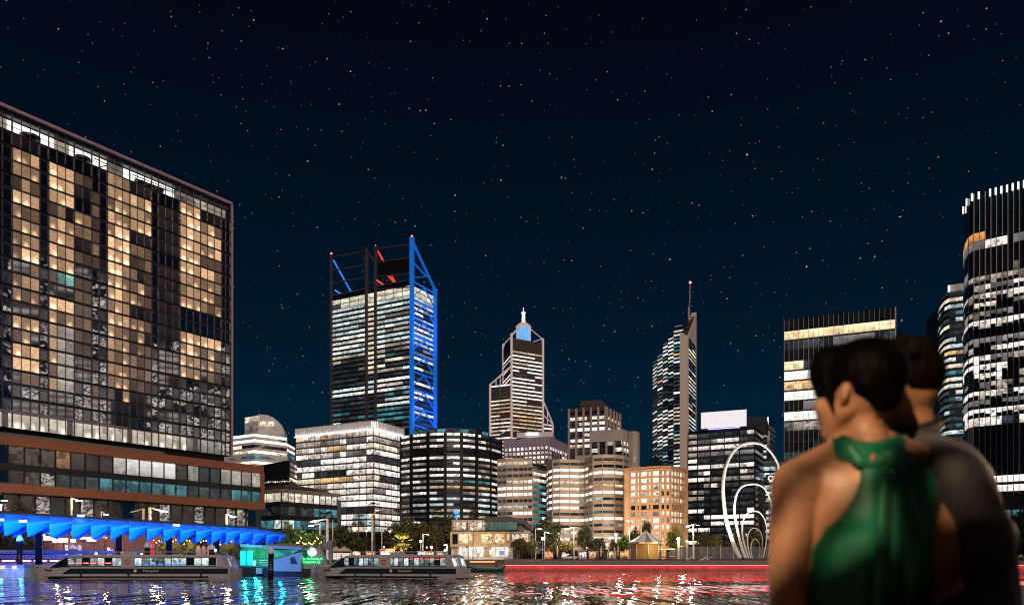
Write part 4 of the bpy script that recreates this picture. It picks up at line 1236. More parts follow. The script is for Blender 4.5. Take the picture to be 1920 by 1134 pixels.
def far_right_towers():
    c, Lf, Rt = G(1780, 424), G(1757.5, 455), G(1816, 420)
    T = label_building('office_tower', 'slim teal-lit tower with a pale roof box, just left of the bowed tower', c, 'office tower')
    zt = Z(547, 424); h = 3.5; nf = 26; z0 = zt - nf * h
    path = [Lf, G(1763, 438), G(1771, 428.5), c, Rt]
    rows = spec((1, .5, 'k', 'k'), (1, .85, 'YB', 'k'), (1, .8, 'C', 'k'), (1, .4, 'T', 'k'), (1, .8, 'C', 'k'), (1, .4, 'YO', 'k'), (1, .1, 'T', 'k'), (2, .8, 'YC', 'k'), (2, .7, 'CO', 'k'), (1, .9, 'Y', 'k'), (1, .3, 'T', 'k'), (2, .8, 'CY', 'k'), (4, .6, 'TC', 'k'), (7, .4, 'CT', 'k'))
    facade(T, path, z0, zt, nf, [1, 1, 1, 3], rows_pick(rows, 131, 6, 1, 3)(nf), sp=.42, sp_mat=M_['slate'], sp_out=.5)
    core(T, path, [Rt + Vector((0, 30)), Lf + Vector((4, 20))], 3, zt, M_['dark'], .5)
    MB().prism([G(1781, 428), G(1816, 424), G(1818, 445), G(1783, 448)], zt, Z(533, 427)).build('roof_box', M_['offwhite'], T)
    ubox('roof_edge_light', glow('roof_edge_light', (1, .98, .9), 1.3), T, (G(1779.3, 427).x, 427, (zt + Z(535, 427)) / 2), (1, 0), (.9, .5, Z(535, 427) - zt))
    c = G(1757, 505)
    S = label_building('office_building', 'sliver of a white louvred tower seen past the man\'s shoulder', c)
    a, b, d = G(1743.5, 520), c, G(1762, 510)
    zt = Z(752, 505)
    for k in range(26):
        for p0, p1 in ((a, b),):
            m_ = (p0 + p1) / 2; u = (p1 - p0).normalized()
            ubox('louvre', M_['fluted'], S, (m_.x, m_.y, zt - 1.2 - k * 2.6), u, ((p1 - p0).length, .5, 1.3))
    MB().prism([a + Vector((.2, .5)), b + Vector((0, .5)), d + Vector((0, 20)), a + Vector((2, 20))], 3, zt).build('wall', M_['dark'], S)
    m_ = (b + d) / 2; u = (d - b).normalized()
    MB().prism([b, d, d + Vector((0, 2)), b + Vector((0, 2))], 3, zt).build('end_wall', M_['offwhite'], S)

def bowed_tower():
    xs = [(1806, 326), (1808.5, 317), (1815, 310), (1825, 306)] + [(1825 + k * 10.6, 306 - k * 1.15) for k in range(1, 11)]
    path = [G(*p) for p in xs]
    T = label_building('office_tower', 'tall bowed glass tower with staggered white office blinds at the right edge', path[4], 'skyscraper')
    h = 3.36
    zt = Z(365, 306)
    tops = zt
    nb = len(path) - 1
    n_top, n_mid, n_low = 7, 24, 9
    z_lit1 = zt - 15.0
    orange = lit('orange_hall', (1, .42, .10), .75, .8, 1.2, cell=3, contrast=.5)
    rows = [(.05, 'O', 'K'), (.62, 'G', 'K'), (0, 'w', 'K'), (0, 'w', 'K'), (.35, 'G', 'K'), (.9, 'wGw', 'k'), (.9, 'WwG', 'K'), (.9, 'Ww', 'K'), (.75, 'GwY', 'K'), (.7, 'Gw', 'K'), (.9, 'Ww', 'K'), (.1, 'T', 'K'), (.85, 'GGw', 'G'), (.85, 'Ww', 'K'), (.9, 'Ww', 'G'), (.9, 'W', 'K'), (.85, 'WwG', 'K'), (.75, 'GYw', 'K'), (.95, 'YW', 'k'), (.8, 'wG', 'K'), (.95, 'W', 'k'), (.9, 'W', 'k')]
    pk = rows_pick(rows, 141, nb, 1, 3)(22)
    def pick(i, j):
        if 22 - 1 - i == 0:
            return orange if j < 5 else 'K'
        if 22 - 1 - i == 1 and 5 <= j < 9:
            return 'W'
        return pk(i, j)
    z0 = z_lit1 - 22 * h
    facade(T, path, z0, z_lit1, 22, [1] * nb, pick, sp=.06, sp_mat=M_['dark'], sp_out=.05, gap=.1)
    # the staggered blinds: dark half-panes in front of the lit storeys, at each column's own height
    rng = random.Random(3)
    for j, (a, b) in enumerate(zip(path, path[1:])):
        u = (b - a).normalized(); n = Vector((u.y, -u.x)); m_ = (a + b) / 2 + n * .12
        for i in range(5, 21):
            if rng.random() < .85 and (a - b).length > .8:
                hh = h * rng.choice((.30, .42, .42, .5, .55))
                ubox('dark_blind', M_['glass'], T, (m_.x, m_.y, z_lit1 - (i + 1) * h + hh / 2 + .05), u, ((b - a).length - .16, .16, hh))
    for k, (p0, p1) in enumerate(zip(path, path[1:])):
        u = (p1 - p0).normalized(); n = Vector((u.y, -u.x)); m_ = (p0 + p1) / 2 - n * .1
        ubox('crown_glass', M_['glass_blue'], T, (m_.x, m_.y, (zt + z_lit1) / 2), u, ((p1 - p0).length - .1, .3, zt - z_lit1 - .2))
        ubox('base_glass', M_['glass'], T, (m_.x, m_.y, (z0 + Z(893, 305)) / 2), u, ((p1 - p0).length - .1, .3, z0 - Z(893, 305)))
        if k % 13 != 4:
            q = p1 + n * .5
            ubox('parapet_light', glow('parapet_lamp', (1, .97, .96), 2.2, False) if k == 0 else bpy.data.materials['parapet_lamp'], T, (q.x, q.y, zt - 1.0), u, (.55, .4, 2.6))
    fin = mat('fin_metal', (.36, .29, .28), .4, .3)
    for p, (x, D) in zip(path, xs):
        q = p + Vector((-.1, -.45))
        ubox('mullion', fin, T, (q.x, q.y, (zt + 8) / 2), (1, 0), (.15, .3, zt - 8))
    z2, z3 = Z(912, 304), Z(893, 304)
    facade(T, path[4:], z2 - 3.2, z3, 2, [1] * (nb - 4), lambda i, j: 'B' if (i == 1 and j < 8) or (i == 0 and 1 < j < 8) else ('Y' if i == 0 else 'k'), sp=.3, sp_mat=M_['brown'], wname='foyer_window', sp_name='foyer_band')
    core(T, path, [G(1960, 330), G(1830, 345)], 3, zt - .3, M_['black'], .5)
    # podium
    p = [G(1855, 282), G(1990, 270), G(1990, 300), G(1855, 305)]
    Pd = label_building('podium_building', 'ribbed tan podium with a dark recessed storey, at the foot of the bowed tower', p[0])
    MB().prism(p, Z(954, 280), Z(928, 280)).build('upper_wall', M_['tan2'], Pd)
    u = (p[1] - p[0]).normalized(); n = Vector((u.y, -u.x))
    for k in range(46):
        q = p[0] + u * (k * .55 + .2) + n * .1
        ubox('rib', M_['tan2'], Pd, (q.x, q.y, Z(941, 280)), u, (.3, .4, Z(929, 280) - Z(953.5, 280)))
    MB().prism([v + Vector((0, 2)) for v in p], 3, Z(954, 280) - .02).build('lower_wall', M_['dark'], Pd)
    for k in range(7):
        q = p[0] + u * (6 + k * 3.4) + Vector((0, 1.8))
        ubox('shop_window', M_['T'] if k % 3 else M_['w'], Pd, (q.x, q.y, Z(966, 282)), u, (3.0, .3, 3.6))
    MB().prism(p, Z(986, 280), Z(978, 280)).build('awning_band', M_['tan2'], Pd)

def mirrored_towers():
    """two lit towers on the quay's east side; the photograph shows them only as reflections in the hotel's glass"""
    for i, (x, y0, y1, h_, lab) in enumerate(((178, 240, 190, 130, 'lit office tower mirrored in the right half of the hotel glass'), (172, 172, 122, 165, 'taller lit office tower mirrored in the left half of the hotel glass'))):
        path = [Vector((x, y0)), Vector((x, y1))]
        T = label_building('office_tower', lab, path[1], 'office tower')
        nf = int((h_ - 6) / 3.6)
        facade(T, path, 6, 6 + nf * 3.6, nf, 9, rows_pick([(random.Random(i * 50 + k).choice((1, .95, .9, .75, .15)), 'BWBB', 'k') for k in range(nf)], 151 + i, 9, 1, 3)(nf), sp=.4, sp_mat=M_['dark'], mull=M_['dark'], mull_w=.8)
        core(T, path, [Vector((x + 24, y1)), Vector((x + 24, y0))], 0, h_, M_['dark'], .5)
        ubox('shop_front', M_['A'], T, (x - .4, (y0 + y1) / 2, 4.2), (0, -1), (abs(y0 - y1) - 2, .4, 2.6))

for f_ in (mirrored_towers, terraced_building, black_slab, eaves_building, cream_block, curved_dark_tower, tall_frame_tower, spire_tower, fluted_block, brown_tower, beige_block, wavy_buildings, orange_block, blade_tower, gridded_office, small_behind, right_glass_tower, far_right_towers, bowed_tower):
    f_()
# ------------------------------------------------------------------ water and ground
GZ = 3.35
def water():
    m, nt, b = new_mat('harbour_water')
    b.inputs['Base Color'].default_value = (.004, .012, .022, 1)
    b.inputs['Roughness'].default_value = .005
    b.inputs['IOR'].default_value = 1.33
    geo = N(nt, 'ShaderNodeNewGeometry')
    mp = N(nt, 'ShaderNodeMapping'); mp.inputs['Scale'].default_value = (1.0, .12, 1.0)
    nt.links.new(geo.outputs['Position'], mp.inputs['Vector'])
    n1 = N(nt, 'ShaderNodeTexNoise', i_Scale=.85, i_Detail=1.2, i_Roughness=.55)
    n2 = N(nt, 'ShaderNodeTexNoise', i_Scale=.30, i_Detail=1.0)
    nt.links.new(mp.outputs[0], n1.inputs['Vector']); nt.links.new(mp.outputs[0], n2.inputs['Vector'])
    ad = N(nt, 'ShaderNodeMath', operation='MULTIPLY_ADD'); ad.inputs[1].default_value = 1.0
    nt.links.new(n2.outputs[0], ad.inputs[0]); nt.links.new(n1.outputs[0], ad.inputs[2])
    bp = N(nt, 'ShaderNodeBump', i_Strength=1.0, i_Distance=.27)
    nt.links.new(ad.outputs[0], bp.inputs['Height']); nt.links.new(bp.outputs[0], b.inputs['Normal'])
    struct('water', MB().add([(-500, -60, 0), (500, -60, 0), (500, 420, 0), (-500, 420, 0)], [(0, 1, 2, 3)]), m)
    g = mat('paving', (.10, .08, .07), .8, var=.3, scale=.3)
    MBg = MB().prism([(-2500, 240), (2500, 240), (2500, 4000), (-2500, 4000)], -2, GZ)
    struct('ground', MBg, g)
    # the promenade in front of the hotel
    pts = [G(-260, 158), G(612, 168), G(650, 241), G(-260, 241)]
    struct('promenade', MB().prism(pts, -2, 2.9), g)
    # deck the couple stands on
    dk = mat('deck_boards', (.16, .11, .08), .6, var=.3, scale=2)
    d = struct('deck', MB().box((0, -6, .86), (14, 9.4, .06)), M_['concrete'])
    for k in range(60):
        ubox('plank', dk, d, (-7.0 + k * .25, -6, .935 - .002), (1, 0), (.235, 18.7, .03))
water()

def quay():
    red = mat('quay_stone', (.20, .10, .09), .75, var=.3, scale=.5, bump=.3)
    step = mat('quay_coping', (.20, .16, .14), .75, var=.2, scale=.5)
    x0, x1 = G(944, 225).x, 190
    q = struct('quay_wall', MB().box(((x0 + x1) / 2, 227, -.4), ((x1 - x0) / 2, 2.0, 1.75)), red)
    WL[q.name] = Vector((0, 0, 0))
    L = x1 - x0; cx = (x0 + x1) / 2
    led = glow('red_led_strip', (1, .012, .018), 44)
    core_ = glow('red_led_core', (1, .38, .40), 1.4)
    n = 34; w = L / n
    for i in range(n):
        px_ = x0 + (i + .5) * w
        ubox('coping_slab', red, q, (px_, 227, 1.88), (1, 0), (w - .03, 5.2, .26))
        ubox('step_block', step, q, (px_, 231.0, 2.2), (1, 0), (w - .03, 3.0, .7))
        ubox('step_block', step, q, (px_, 234.0, 2.6), (1, 0), (w - .03, 3.4, .9))
        ubox('edge_kerb', M_['dark'] if px_ > G(1030, 236).x else step, q, (px_, 236.8, 3.2), (1, 0), (w - .02, 2.4, .5))
    ubox('led_strip', led, q, (cx, 224.72, 1.66), (1, 0), (L, .16, .10))
    ubox('led_fascia', core_, q, (cx, 224.50, 1.62), (1, 0), (L, .08, .17))
    # the corner to the left: amber strip above a low landing
    y0, y1 = G(878, 233).x, G(944, 233).x
    l = struct('landing', MB().box(((y0 + y1) / 2, 236, .2), ((y1 - y0) / 2, 3, 1.6)), step)
    ubox('led_strip', glow('amber_led_strip', (1, .30, .10), 4.5), l, ((y0 + y1) / 2 - 1, 232.8, Z(1052.5, 233)), (1, 0), (y1 - y0 - 3, .2, .2))
    ubox('coping_slab', step, l, ((y0 + y1) / 2 - 1, 234.5, Z(1050, 233)), (1, 0), (y1 - y0 - 1, 4, .25))
    ubox('stone_block', red, l, (y1 - .8, 231.8, .8), (1, 0), (2.0, 3.4, 3.0))
    # lounge benches on the upper step
    for i, x in enumerate((1292, 1318, 1328)):
        p = P(x, 1047, 234)
        b = thing('bench', ('white curled metal seat on the red-lit quay step, %s' % ('below the twin-armed lamp', 'just right of the twin-armed lamp', 'nearest the arch sculpture')[i]), 'bench', (p.x, p.y, 3.05), 'curled seats on the quay')
        MB().tube([(-.9, 0, .1), (-.3, 0, .25), (.4, 0, .6), (.75, 0, 1.0), (1.0, 0, 1.05), (1.15, 0, .8)], .14, 6).build('seat', M_['offwhite'], b, True)
        MB().box((-.3, 0, .06), (.7, .35, .06)).build('base', M_['concrete'], b, True)
quay()
# ------------------------------------------------------------------ blue pier canopy, ferries, jetty building
def canopy():
    bx = [-118, -75, -32, 10.6, 53, 95, 136, 172, 208, 242, 275, 306, 337, 366, 395, 422, 447, 472, 496, 520, 534]
    def D(px): return 135 + 20 * (px / 534)
    def top(px): return 960.5 + 29 * (px / 480) if px < 480 else 989.5 + 9 * ((px - 480) / 54)
    def low(px): return 1004 + 17 * (px / 480) if px < 480 else 1021 - 3 * ((px - 480) / 54)
    T = thing('pier_canopy', 'long wave-shaped canopy of overlapping shells floodlit bright blue above the ferry pier', 'canopy', (G(250, 145).x, 145, 0))
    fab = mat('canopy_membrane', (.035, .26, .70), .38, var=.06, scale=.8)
    u = (G(534, 155) - G(0, 135)).normalized(); n = Vector((u.y, -u.x))
    def shell(px0, px1, back, name):
        ns, nc = 10, 9
        rings = []
        for i in range(ns + 1):
            t = i / ns
            px = px0 + (px1 - px0) * t * 1.06
            d = D(px); g = G(px, d)
            zt, zl = Z(top(px), d), Z(low(px), d)
            hgt = zt - zl
            e = t * t * (3 - 2 * t)
            zl2 = zl + hgt * (.48 * e)
            lift = .75 * (1 - t) - .15
            prof = []
            for k in range(nc + 1):
                s = k / nc
                z = zt - (zt - zl2) * s
                o = lift + 1.9 * math.sin(min(1, s * 1.25) * math.pi * .62) - (.9 * max(0, s - .55) / .45 if s > .55 else 0)
                # a fold between the crown and the lip
                o += .30 * math.exp(-((s - .42 - .1 * e) / .07) ** 2)
                prof.append((o, z))
            ring = []
            for o, z in prof:
                p = g + (n * o if not back else n * (-7.5 - o * .8)); ring.append((p.x, p.y, z))
            for o, z in reversed(prof):
                p = g + (n * (o - .14) if not back else n * (-7.5 - o * .8 + .14)); ring.append((p.x, p.y, z - .03))
            rings.append(ring)
        MB().tube_rings(rings, smooth=True).build(name, fab, T)
    for a, b in zip(bx, bx[1:]):
        shell(a, b, False, 'shell')
        shell(a, b, True, 'rear_shell')
    rings = []
    for px in range(-120, 541, 30):
        d = D(px); g = G(px, d); z = Z(top(px), d)
        a, b = g - n * .5, g - n * 7.0
        rings.append([(a.x, a.y, z + .1), (a.x, a.y, z + .32), (b.x, b.y, z + .32), (b.x, b.y, z + .1)])
    MB().tube_rings(rings, smooth=False).build('roof_deck', M_['dark'], T)
    for px in (-14, 70, 222, 318, 408, 482):
        d = D(px); g = G(px, d) - n * 2.2
        MB().lathe((g.x, g.y, -1), [(.55, 0), (.55, Z(low(px) - 14, d) + 1), (.9, Z(low(px) - 22, d) + 1)], 12).build('post', M_['black'], T)
    # small white lamps along the crown
    for px, y in ((3, 974), (46, 977), (152, 966), (330, 984)):
        d = D(px); g = G(px, d) + n * (2.1 if px < 60 else 1.0)
        ubox('crown_lamp', glow('canopy_lamp', (.85, .93, 1), 2.5, False) if px == 3 else bpy.data.materials['canopy_lamp'], T, (g.x, g.y, Z(y, d - 1.5)), u, (1.1, .3, .35))
    # the blue floodlights under the eave
    for k, px in enumerate(range(-90, 540, 42)):
        d = D(px); g = G(px, d) + n * 8.0
        ld = bpy.data.lights.new('blue_pier_light', 'SPOT'); ld.energy = 7000 if px < 250 else 5600; ld.color = (.0, .125, 1.0); ld.spot_size = R(150); ld.spot_blend = .9; ld.shadow_soft_size = .4
        lo = bpy.data.objects.new('blue_pier_light', ld); lo.visible_glossy = False; link(lo, T)
        lo.location = Vector((g.x, g.y, Z(low(px), d) + .3)) - wloc(T)
        lo.rotation_euler = Vector((-n.x, -n.y, .15)).to_track_quat('-Z', 'Z').to_euler()
    return T
canopy()

def mooring_piles():
    cap = mat('pile_cap', (.70, .76, .82), .5)
    for px, yt, yb, D, lab in ((37, 1005, 1083, 131, 'black mooring pile with pale conical cap beside the violet wall, far left'), (276, 1017, 1083, 131, 'black mooring pile with pale cap in front of the red banner'), (397, 1021, 1083, 131, 'black mooring pile with pale cap behind the stern of the left ferry'), (508, 1028, 1082, 124, 'black mooring pile standing in the water before the blue jetty building')):
        p = P(px, yt, D)
        t = thing('mooring_pile', lab, 'pile', (p.x, p.y, -1), 'mooring piles along the pier')
        r = .42
        MB().lathe((0, 0, 0), [(r, 0), (r, p.z + .2)], 14).build('post', M_['black'], t, True)
        MB().lathe((0, 0, p.z + .2), [(r * 1.25, 0), (r * 1.25, .35), (r * .6, .85), (.05, 1.05)], 14).build('cap', cap, t, True)
        MB().lathe((0, 0, 2.2), [(r * 1.04, 0), (r * 1.04, .12)], 14).build('band', M_['steel'], t, True)
mooring_piles()

def ferry(px0, px1, D, rot, label, stern, sign_mat, red_row):
    """a low glass-sided harbour ferry, bow to the left; local x along the hull, -y towards the viewer"""
    Lpx = (px1 - px0) / F * D
    Wd = 5.6
    L = (Lpx - (Wd * math.sin(abs(rot)) if rot else 0)) / math.cos(rot)
    mid = G((px0 + px1) / 2, D)
    T = thing('ferry', label, 'ferry', (mid.x, mid.y, 0), 'white river ferries', rot)
    wh = mat('ferry_white_' + ('a' if not rot else 'b'), (.42, .38, .385), .38, var=.08, scale=.6)
    dkb = mat('ferry_navy_' + ('a' if not rot else 'b'), (.012, .022, .032), .3, var=.1)
    h = L / 2
    # hull: sections along x
    rings = []
    for x, w, zt, zb in ((-h, .5, 1.75, .9), (-h + .5, .95, 1.72, .35), (-h + 1.6, 1.7, 1.68, -.3), (-h + 3.6, 2.4, 1.62, -.4), (-h + 7, Wd / 2, 1.58, -.4), (h - 1.0, Wd / 2, 1.5, -.4), (h, Wd / 2 - .12, 1.45, -.25)):
        rings.append([(x, -w, zt), (x, w, zt), (x, w * .96, .5), (x, w * .86, zb), (x, -w * .86, zb), (x, -w * .96, .5)])
    MB().tube_rings(rings, smooth=False).build('hull', wh, T, True)
    yb = -Wd / 2
    MB().box((0.2, yb - .02, .42), (h - 3.4, .09, .09)).build('rubbing_strake', wh, T, True)
    MB().box((0.2, yb - .0, .26), (h - 3.2, .05, .05)).build('strake_shadow', dkb, T, True)
    MB().add([(-h + 5.8, yb - .05, .72), (h - .25, yb - .05, .72), (h - .25, yb - .05, 1.42), (-h + 7.0, yb - .05, 1.42), (-h + 5.8, yb + .1, .72), (h - .25, yb + .1, .72), (h - .25, yb + .1, 1.42), (-h + 7.0, yb + .1, 1.42)],
             [(0, 1, 2, 3), (4, 7, 6, 5), (0, 4, 5, 1), (1, 5, 6, 2), (2, 6, 7, 3), (3, 7, 4, 0)]).build('hull_stripe', dkb, T, True)
    MB().box((-h + 3.6, -1.9, 1.75), (2.2, .04, .10)).box((-h + 2.2, -1.0, 1.85), (1.0, .03, .05)).build('bow_rail', wh, T, True)
    # cabin: lower sill, roof, pillars, sloped ends
    c0, c1 = -h + 4.2, h - .4
    zs, zw, zr = 1.58, 1.72, 2.98
    yc = yb + .12
    roof = []
    for x, w, z0_, z1_ in ((c0 + 1.9, Wd / 2 - .5, zr - .06, zr + .02), (c0 + 2.4, Wd / 2 - .2, zr - .02, zr + .28), (c0 + 6, Wd / 2 - .06, zr, zr + .42), (c1 - 1.2, Wd / 2 - .06, zr, zr + .38), (c1 - .9, Wd / 2 - .1, zr, zr + .30)):
        roof.append([(x, -w, z0_), (x, w, z0_), (x, w - .3, z1_), (x, -w + .3, z1_)])
    MB().tube_rings(roof, smooth=False).build('roof', wh, T, True)
    MB().box(((c0 + c1) / 2 + 1.2, 0, (zs + zw) / 2), ((c1 - c0) / 2 - 1.4, Wd / 2 - .08, (zw - zs) / 2 + .02)).build('cabin_sill', wh, T, True)
    # inside: far wall, floor and seats, ceiling light
    inn = lit('ferry_cabin_' + ('a' if not rot else 'b'), (.62, .86, .90), .50, .6, 1.3, cell=.8, contrast=.9, desk=.3)
    MB().box(((c0 + c1) / 2 + 1.4, .9, (zw + zr) / 2), ((c1 - c0) / 2 - 2.0, .08, (zr - zw) / 2)).build('cabin_lining', inn, T, True)
    rng = random.Random(int(px0))
    # window panes with posts between
    solid0 = c0 + (c1 - c0) * .40; solid1 = solid0 + 1.9
    wp0, wp1 = c0 + 2.3, c1 - 1.5
    nwin = 20
    w = (wp1 - wp0) / nwin
    cool = lit('ferry_pane', (.60, .82, .86), .48, .15, 1.6, cell=.45, contrast=1.0, desk=.5)
    cool2 = lit('ferry_pane_bright', (.80, .95, .96), .85, .5, 1.3, cell=.5, contrast=.8, desk=.4)
    for i in range(nwin):
        x = wp0 + (i + .5) * w
        if solid0 < x < solid1:
            continue
        m = cool2 if rng.random() < .35 else (cool if rng.random() < .8 else M_['glass'])
        ubox_l('window', m, T, (x, yc + .02, (zw + zr) / 2 + .02), (w - .10, .06, zr - zw - .22))
        if i and not (solid0 < x - w < solid1):
            ubox_l('window_post', dkb, T, (x - w / 2, yc, (zw + zr) / 2), (.09, .12, zr - zw - .04))
    MB().box(((wp0 + wp1) / 2, yc, zw + .05), ((wp1 - wp0) / 2 + .1, .08, .06)).box(((wp0 + wp1) / 2, yc, zr - .05), ((wp1 - wp0) / 2 + .1, .08, .06)).build('window_surround', dkb, T, True)
    MB().box(((solid0 + solid1) / 2, yc, (zs + zr) / 2), ((solid1 - solid0) / 2, .12, (zr - zs) / 2)).build('door_panel', wh, T, True)
    MB().box((wp1 + .5, yc, (zs + zr) / 2), (.42, .12, (zr - zs) / 2)).build('aft_panel', wh, T, True)
    # sloped windscreen
    mb = MB()
    mb.add([(c0 - .2, yc, zs), (c0 + 2.3, yc, zs), (c0 + 2.3, yc, zr), (c0 + 1.9, yc, zr)] + [(c0 - .2, yc + .1, zs), (c0 + 2.3, yc + .1, zs), (c0 + 2.3, yc + .1, zr), (c0 + 1.9, yc + .1, zr)], [(0, 1, 2, 3), (7, 6, 5, 4), (0, 4, 5, 1), (1, 5, 6, 2), (2, 6, 7, 3), (3, 7, 4, 0)]).build('side_screen', M_['glass_blue'], T, True)
    MB().add([(c0 - .2, yc, zs), (c0 - .2, -yc, zs), (c0 + 1.9, -yc, zr), (c0 + 1.9, yc, zr), (c0 - .1, yc, zs), (c0 - .1, -yc, zs), (c0 + 2.0, -yc, zr), (c0 + 2.0, yc, zr)], [(0, 3, 2, 1), (4, 5, 6, 7), (0, 1, 5, 4), (3, 7, 6, 2)]).build('windscreen', M_['glass_blue'], T, True)
    MB().bar((c0 - .2, yc - .02, zs), (c0 + 1.95, yc - .02, zr), .16).build('windscreen_frame', wh, T, True)
    # stern end wall (sloped)
    mb = MB()
    for ya, yb_ in ((-Wd / 2 + .1, -.65), (.55, Wd / 2 - .1)):
        a = [(h - .15, ya, .5), (h - .15, yb_, .5), (c1 - .75, yb_ - .05, zr + .2), (c1 - .75, ya + .05, zr + .2)]
        mb.add(a + [(x - .3, y, z) for x, y, z in a], [(0, 1, 2, 3), (7, 6, 5, 4), (0, 4, 5, 1), (1, 5, 6, 2), (2, 6, 7, 3), (3, 7, 4, 0)])
    mb.build('stern_wall', wh, T, True)
    MB().box((c1 - 1.3, 0, (zs + zr) / 2), (.1, 1.0, (zr - zs) / 2 + .3)).build('stern_door', dkb, T, True)
    if stern:
        for y in (-1.75, 1.6):
            for dy in (-.36, .36):
                mb = MB()
                def sp(y_, z_):
                    t = (z_ - .5) / (zr + .2 - .5)
                    return (h - .15 + (c1 - .75 - h + .15) * t + .03, y_, z_)
                a = [sp(y + dy - .3, 1.75), sp(y + dy + .3, 1.75), sp(y + dy + .3, 2.85), sp(y + dy - .3, 2.85)]
                mb.add(a + [(p[0] - .05, p[1], p[2]) for p in a], [(0, 1, 2, 3), (7, 6, 5, 4), (0, 4, 5, 1), (1, 5, 6, 2), (2, 6, 7, 3), (3, 7, 4, 0)]).build('stern_window', cool2, T, True)
        MB().box((h + .25, -1.6, .22), (.5, 1.1, .12)).box((h + .25, 1.6, .22), (.5, 1.1, .12)).build('swim_platform', wh, T, True)
        for y in (-1.7, 1.7):
            add_text('Transperth' if y < 0 else 'Tricia', 'stern_lettering', dkb, T, (h - .3, y, 1.15), .42, R(90), local=True)
    # lettering and badge on the side stripe
    let = mat('ferry_letter_' + ('a' if not rot else 'b'), (.55, .58, .60), .5)
    add_text('Transperth', 'lettering', let, T, (solid0 + 4.2, yb - .07, .92), .50, 0, local=True, ext=.02)
    MB().ball((solid0 + 2.0, yb - .06, 1.08), (.24, .05, .24), 12, 6).build('badge', let, T, True)
    add_text('Tricia' if not rot else 'James', 'name_lettering', dkb, T, (-h + 3.6, -2.5 if not rot else -2.5, 1.05), .55, R(-9), local=True, ext=.02)
    # guard rails, fenders, life rings and passengers seen through the panes
    for x in (c0 + 3, c0 + 7, c1 - 6, c1 - 3):
        for s_ in (-1, 1):
            ubox_l('rail_post', wh, T, (x, s_ * 1.9, zr + .62), (.06, .06, .42))
    for s_ in (-1, 1):
        ubox_l('roof_rail', wh, T, ((c0 + c1) / 2, s_ * 1.9, zr + .84), (c1 - c0 - 6, .05, .05))
    fen = bpy.data.materials.get('fender_rubber') or mat('fender_rubber', (.02, .02, .022), .7)
    for x in (-h + 8.5, 0.5, h - 4):
        MB().capsule((x, yb - .16, .95), (x, yb - .16, .45), .13, .13, 8).build('fender', fen, T, True)
    for x in (solid0 + .9,):
        rp = [(x + .30 * math.cos(2 * math.pi * k / 14), yc - .17, 2.35 + .30 * math.sin(2 * math.pi * k / 14)) for k in range(15)]
        MB().tube(rp, .07, 6, False).build('life_ring', bpy.data.materials.get('life_ring_red') or mat('life_ring_red', (.55, .08, .04), .6), T, True)
    ubox_l('air_unit', wh, T, (c0 + 9.5, .3, zr + .58), (1.8, 1.4, .34)); ubox_l('hatch', wh, T, (c1 - 8, -.2, zr + .46), (1.0, 1.0, .12))
    # roof fittings
    MB().tube([(c1 - 2.6, 0, zr + .3), (c1 - 2.6, 0, zr + .95)], .05, 6).build('mast', wh, T, True)
    MB().ball((c1 - 2.6, 0, zr + 1.05), .16, 8, 6).build('mast_light', glow('ferry_mast_light', (.95, .95, 1), 9), T, True)
    if red_row:
        rd = glow('red_ferry_strip', (1, .06, .03), 2.6, False)
        for i in range(nwin):
            x = wp0 + (i + .5) * w
            if x > solid1 + 3.0:
                ubox_l('ceiling_strip', rd, T, (x, yc - .04, zr - .24 + .02 * math.sin(i)), (w - .2 - .25 * (i % 2), .05, .15))
    else:
        MB().ball((solid0 - 1.2, 0, zr + .6), .2, 8, 6).build('port_light', glow('red_port_light', (1, .04, .02), 12), T, True)
        bl = glow('blue_ferry_strip', (.05, .25, 1), 1.2, False)
        rd = glow('red_spark', (1, .2, .15), 1.6, False)
        for i in range(nwin):
            x = wp0 + (i + .5) * w
            if solid1 < x < wp1 - 4:
                ubox_l('seat_light', bl, T, (x, yc - .04, zw + .32), (w - .35, .05, .16))
            if x < solid0 - 1 and i < 7:
                ubox_l('dash_light', rd, T, (x, yc - .04, zw + .45), (w - .25, .05, .18))
        MB().ball((solid0 - 5, 0, zr + .55), .17, 8, 6).ball((solid0 + 1.6, 0, zr + .5), .14, 8, 6).build('roof_light', glow('ferry_roof_light', (.9, .95, 1), 8), T, True)
    return T
def ubox_l(name, mat_, parent, c, dims):
    o = bpy.data.objects.new(name, unit(mat_, name))
    link(o, parent); o.location = c; o.scale = dims
    return o
ferry(62, 443, 116, 0.0, 'white ferry with navy stripe moored in front of the blue canopy', False, None, False)
ferry(568, 884, 118, R(-17), 'white ferry with red-lit cabin windows, its stern turned to the open water', True, None, True)

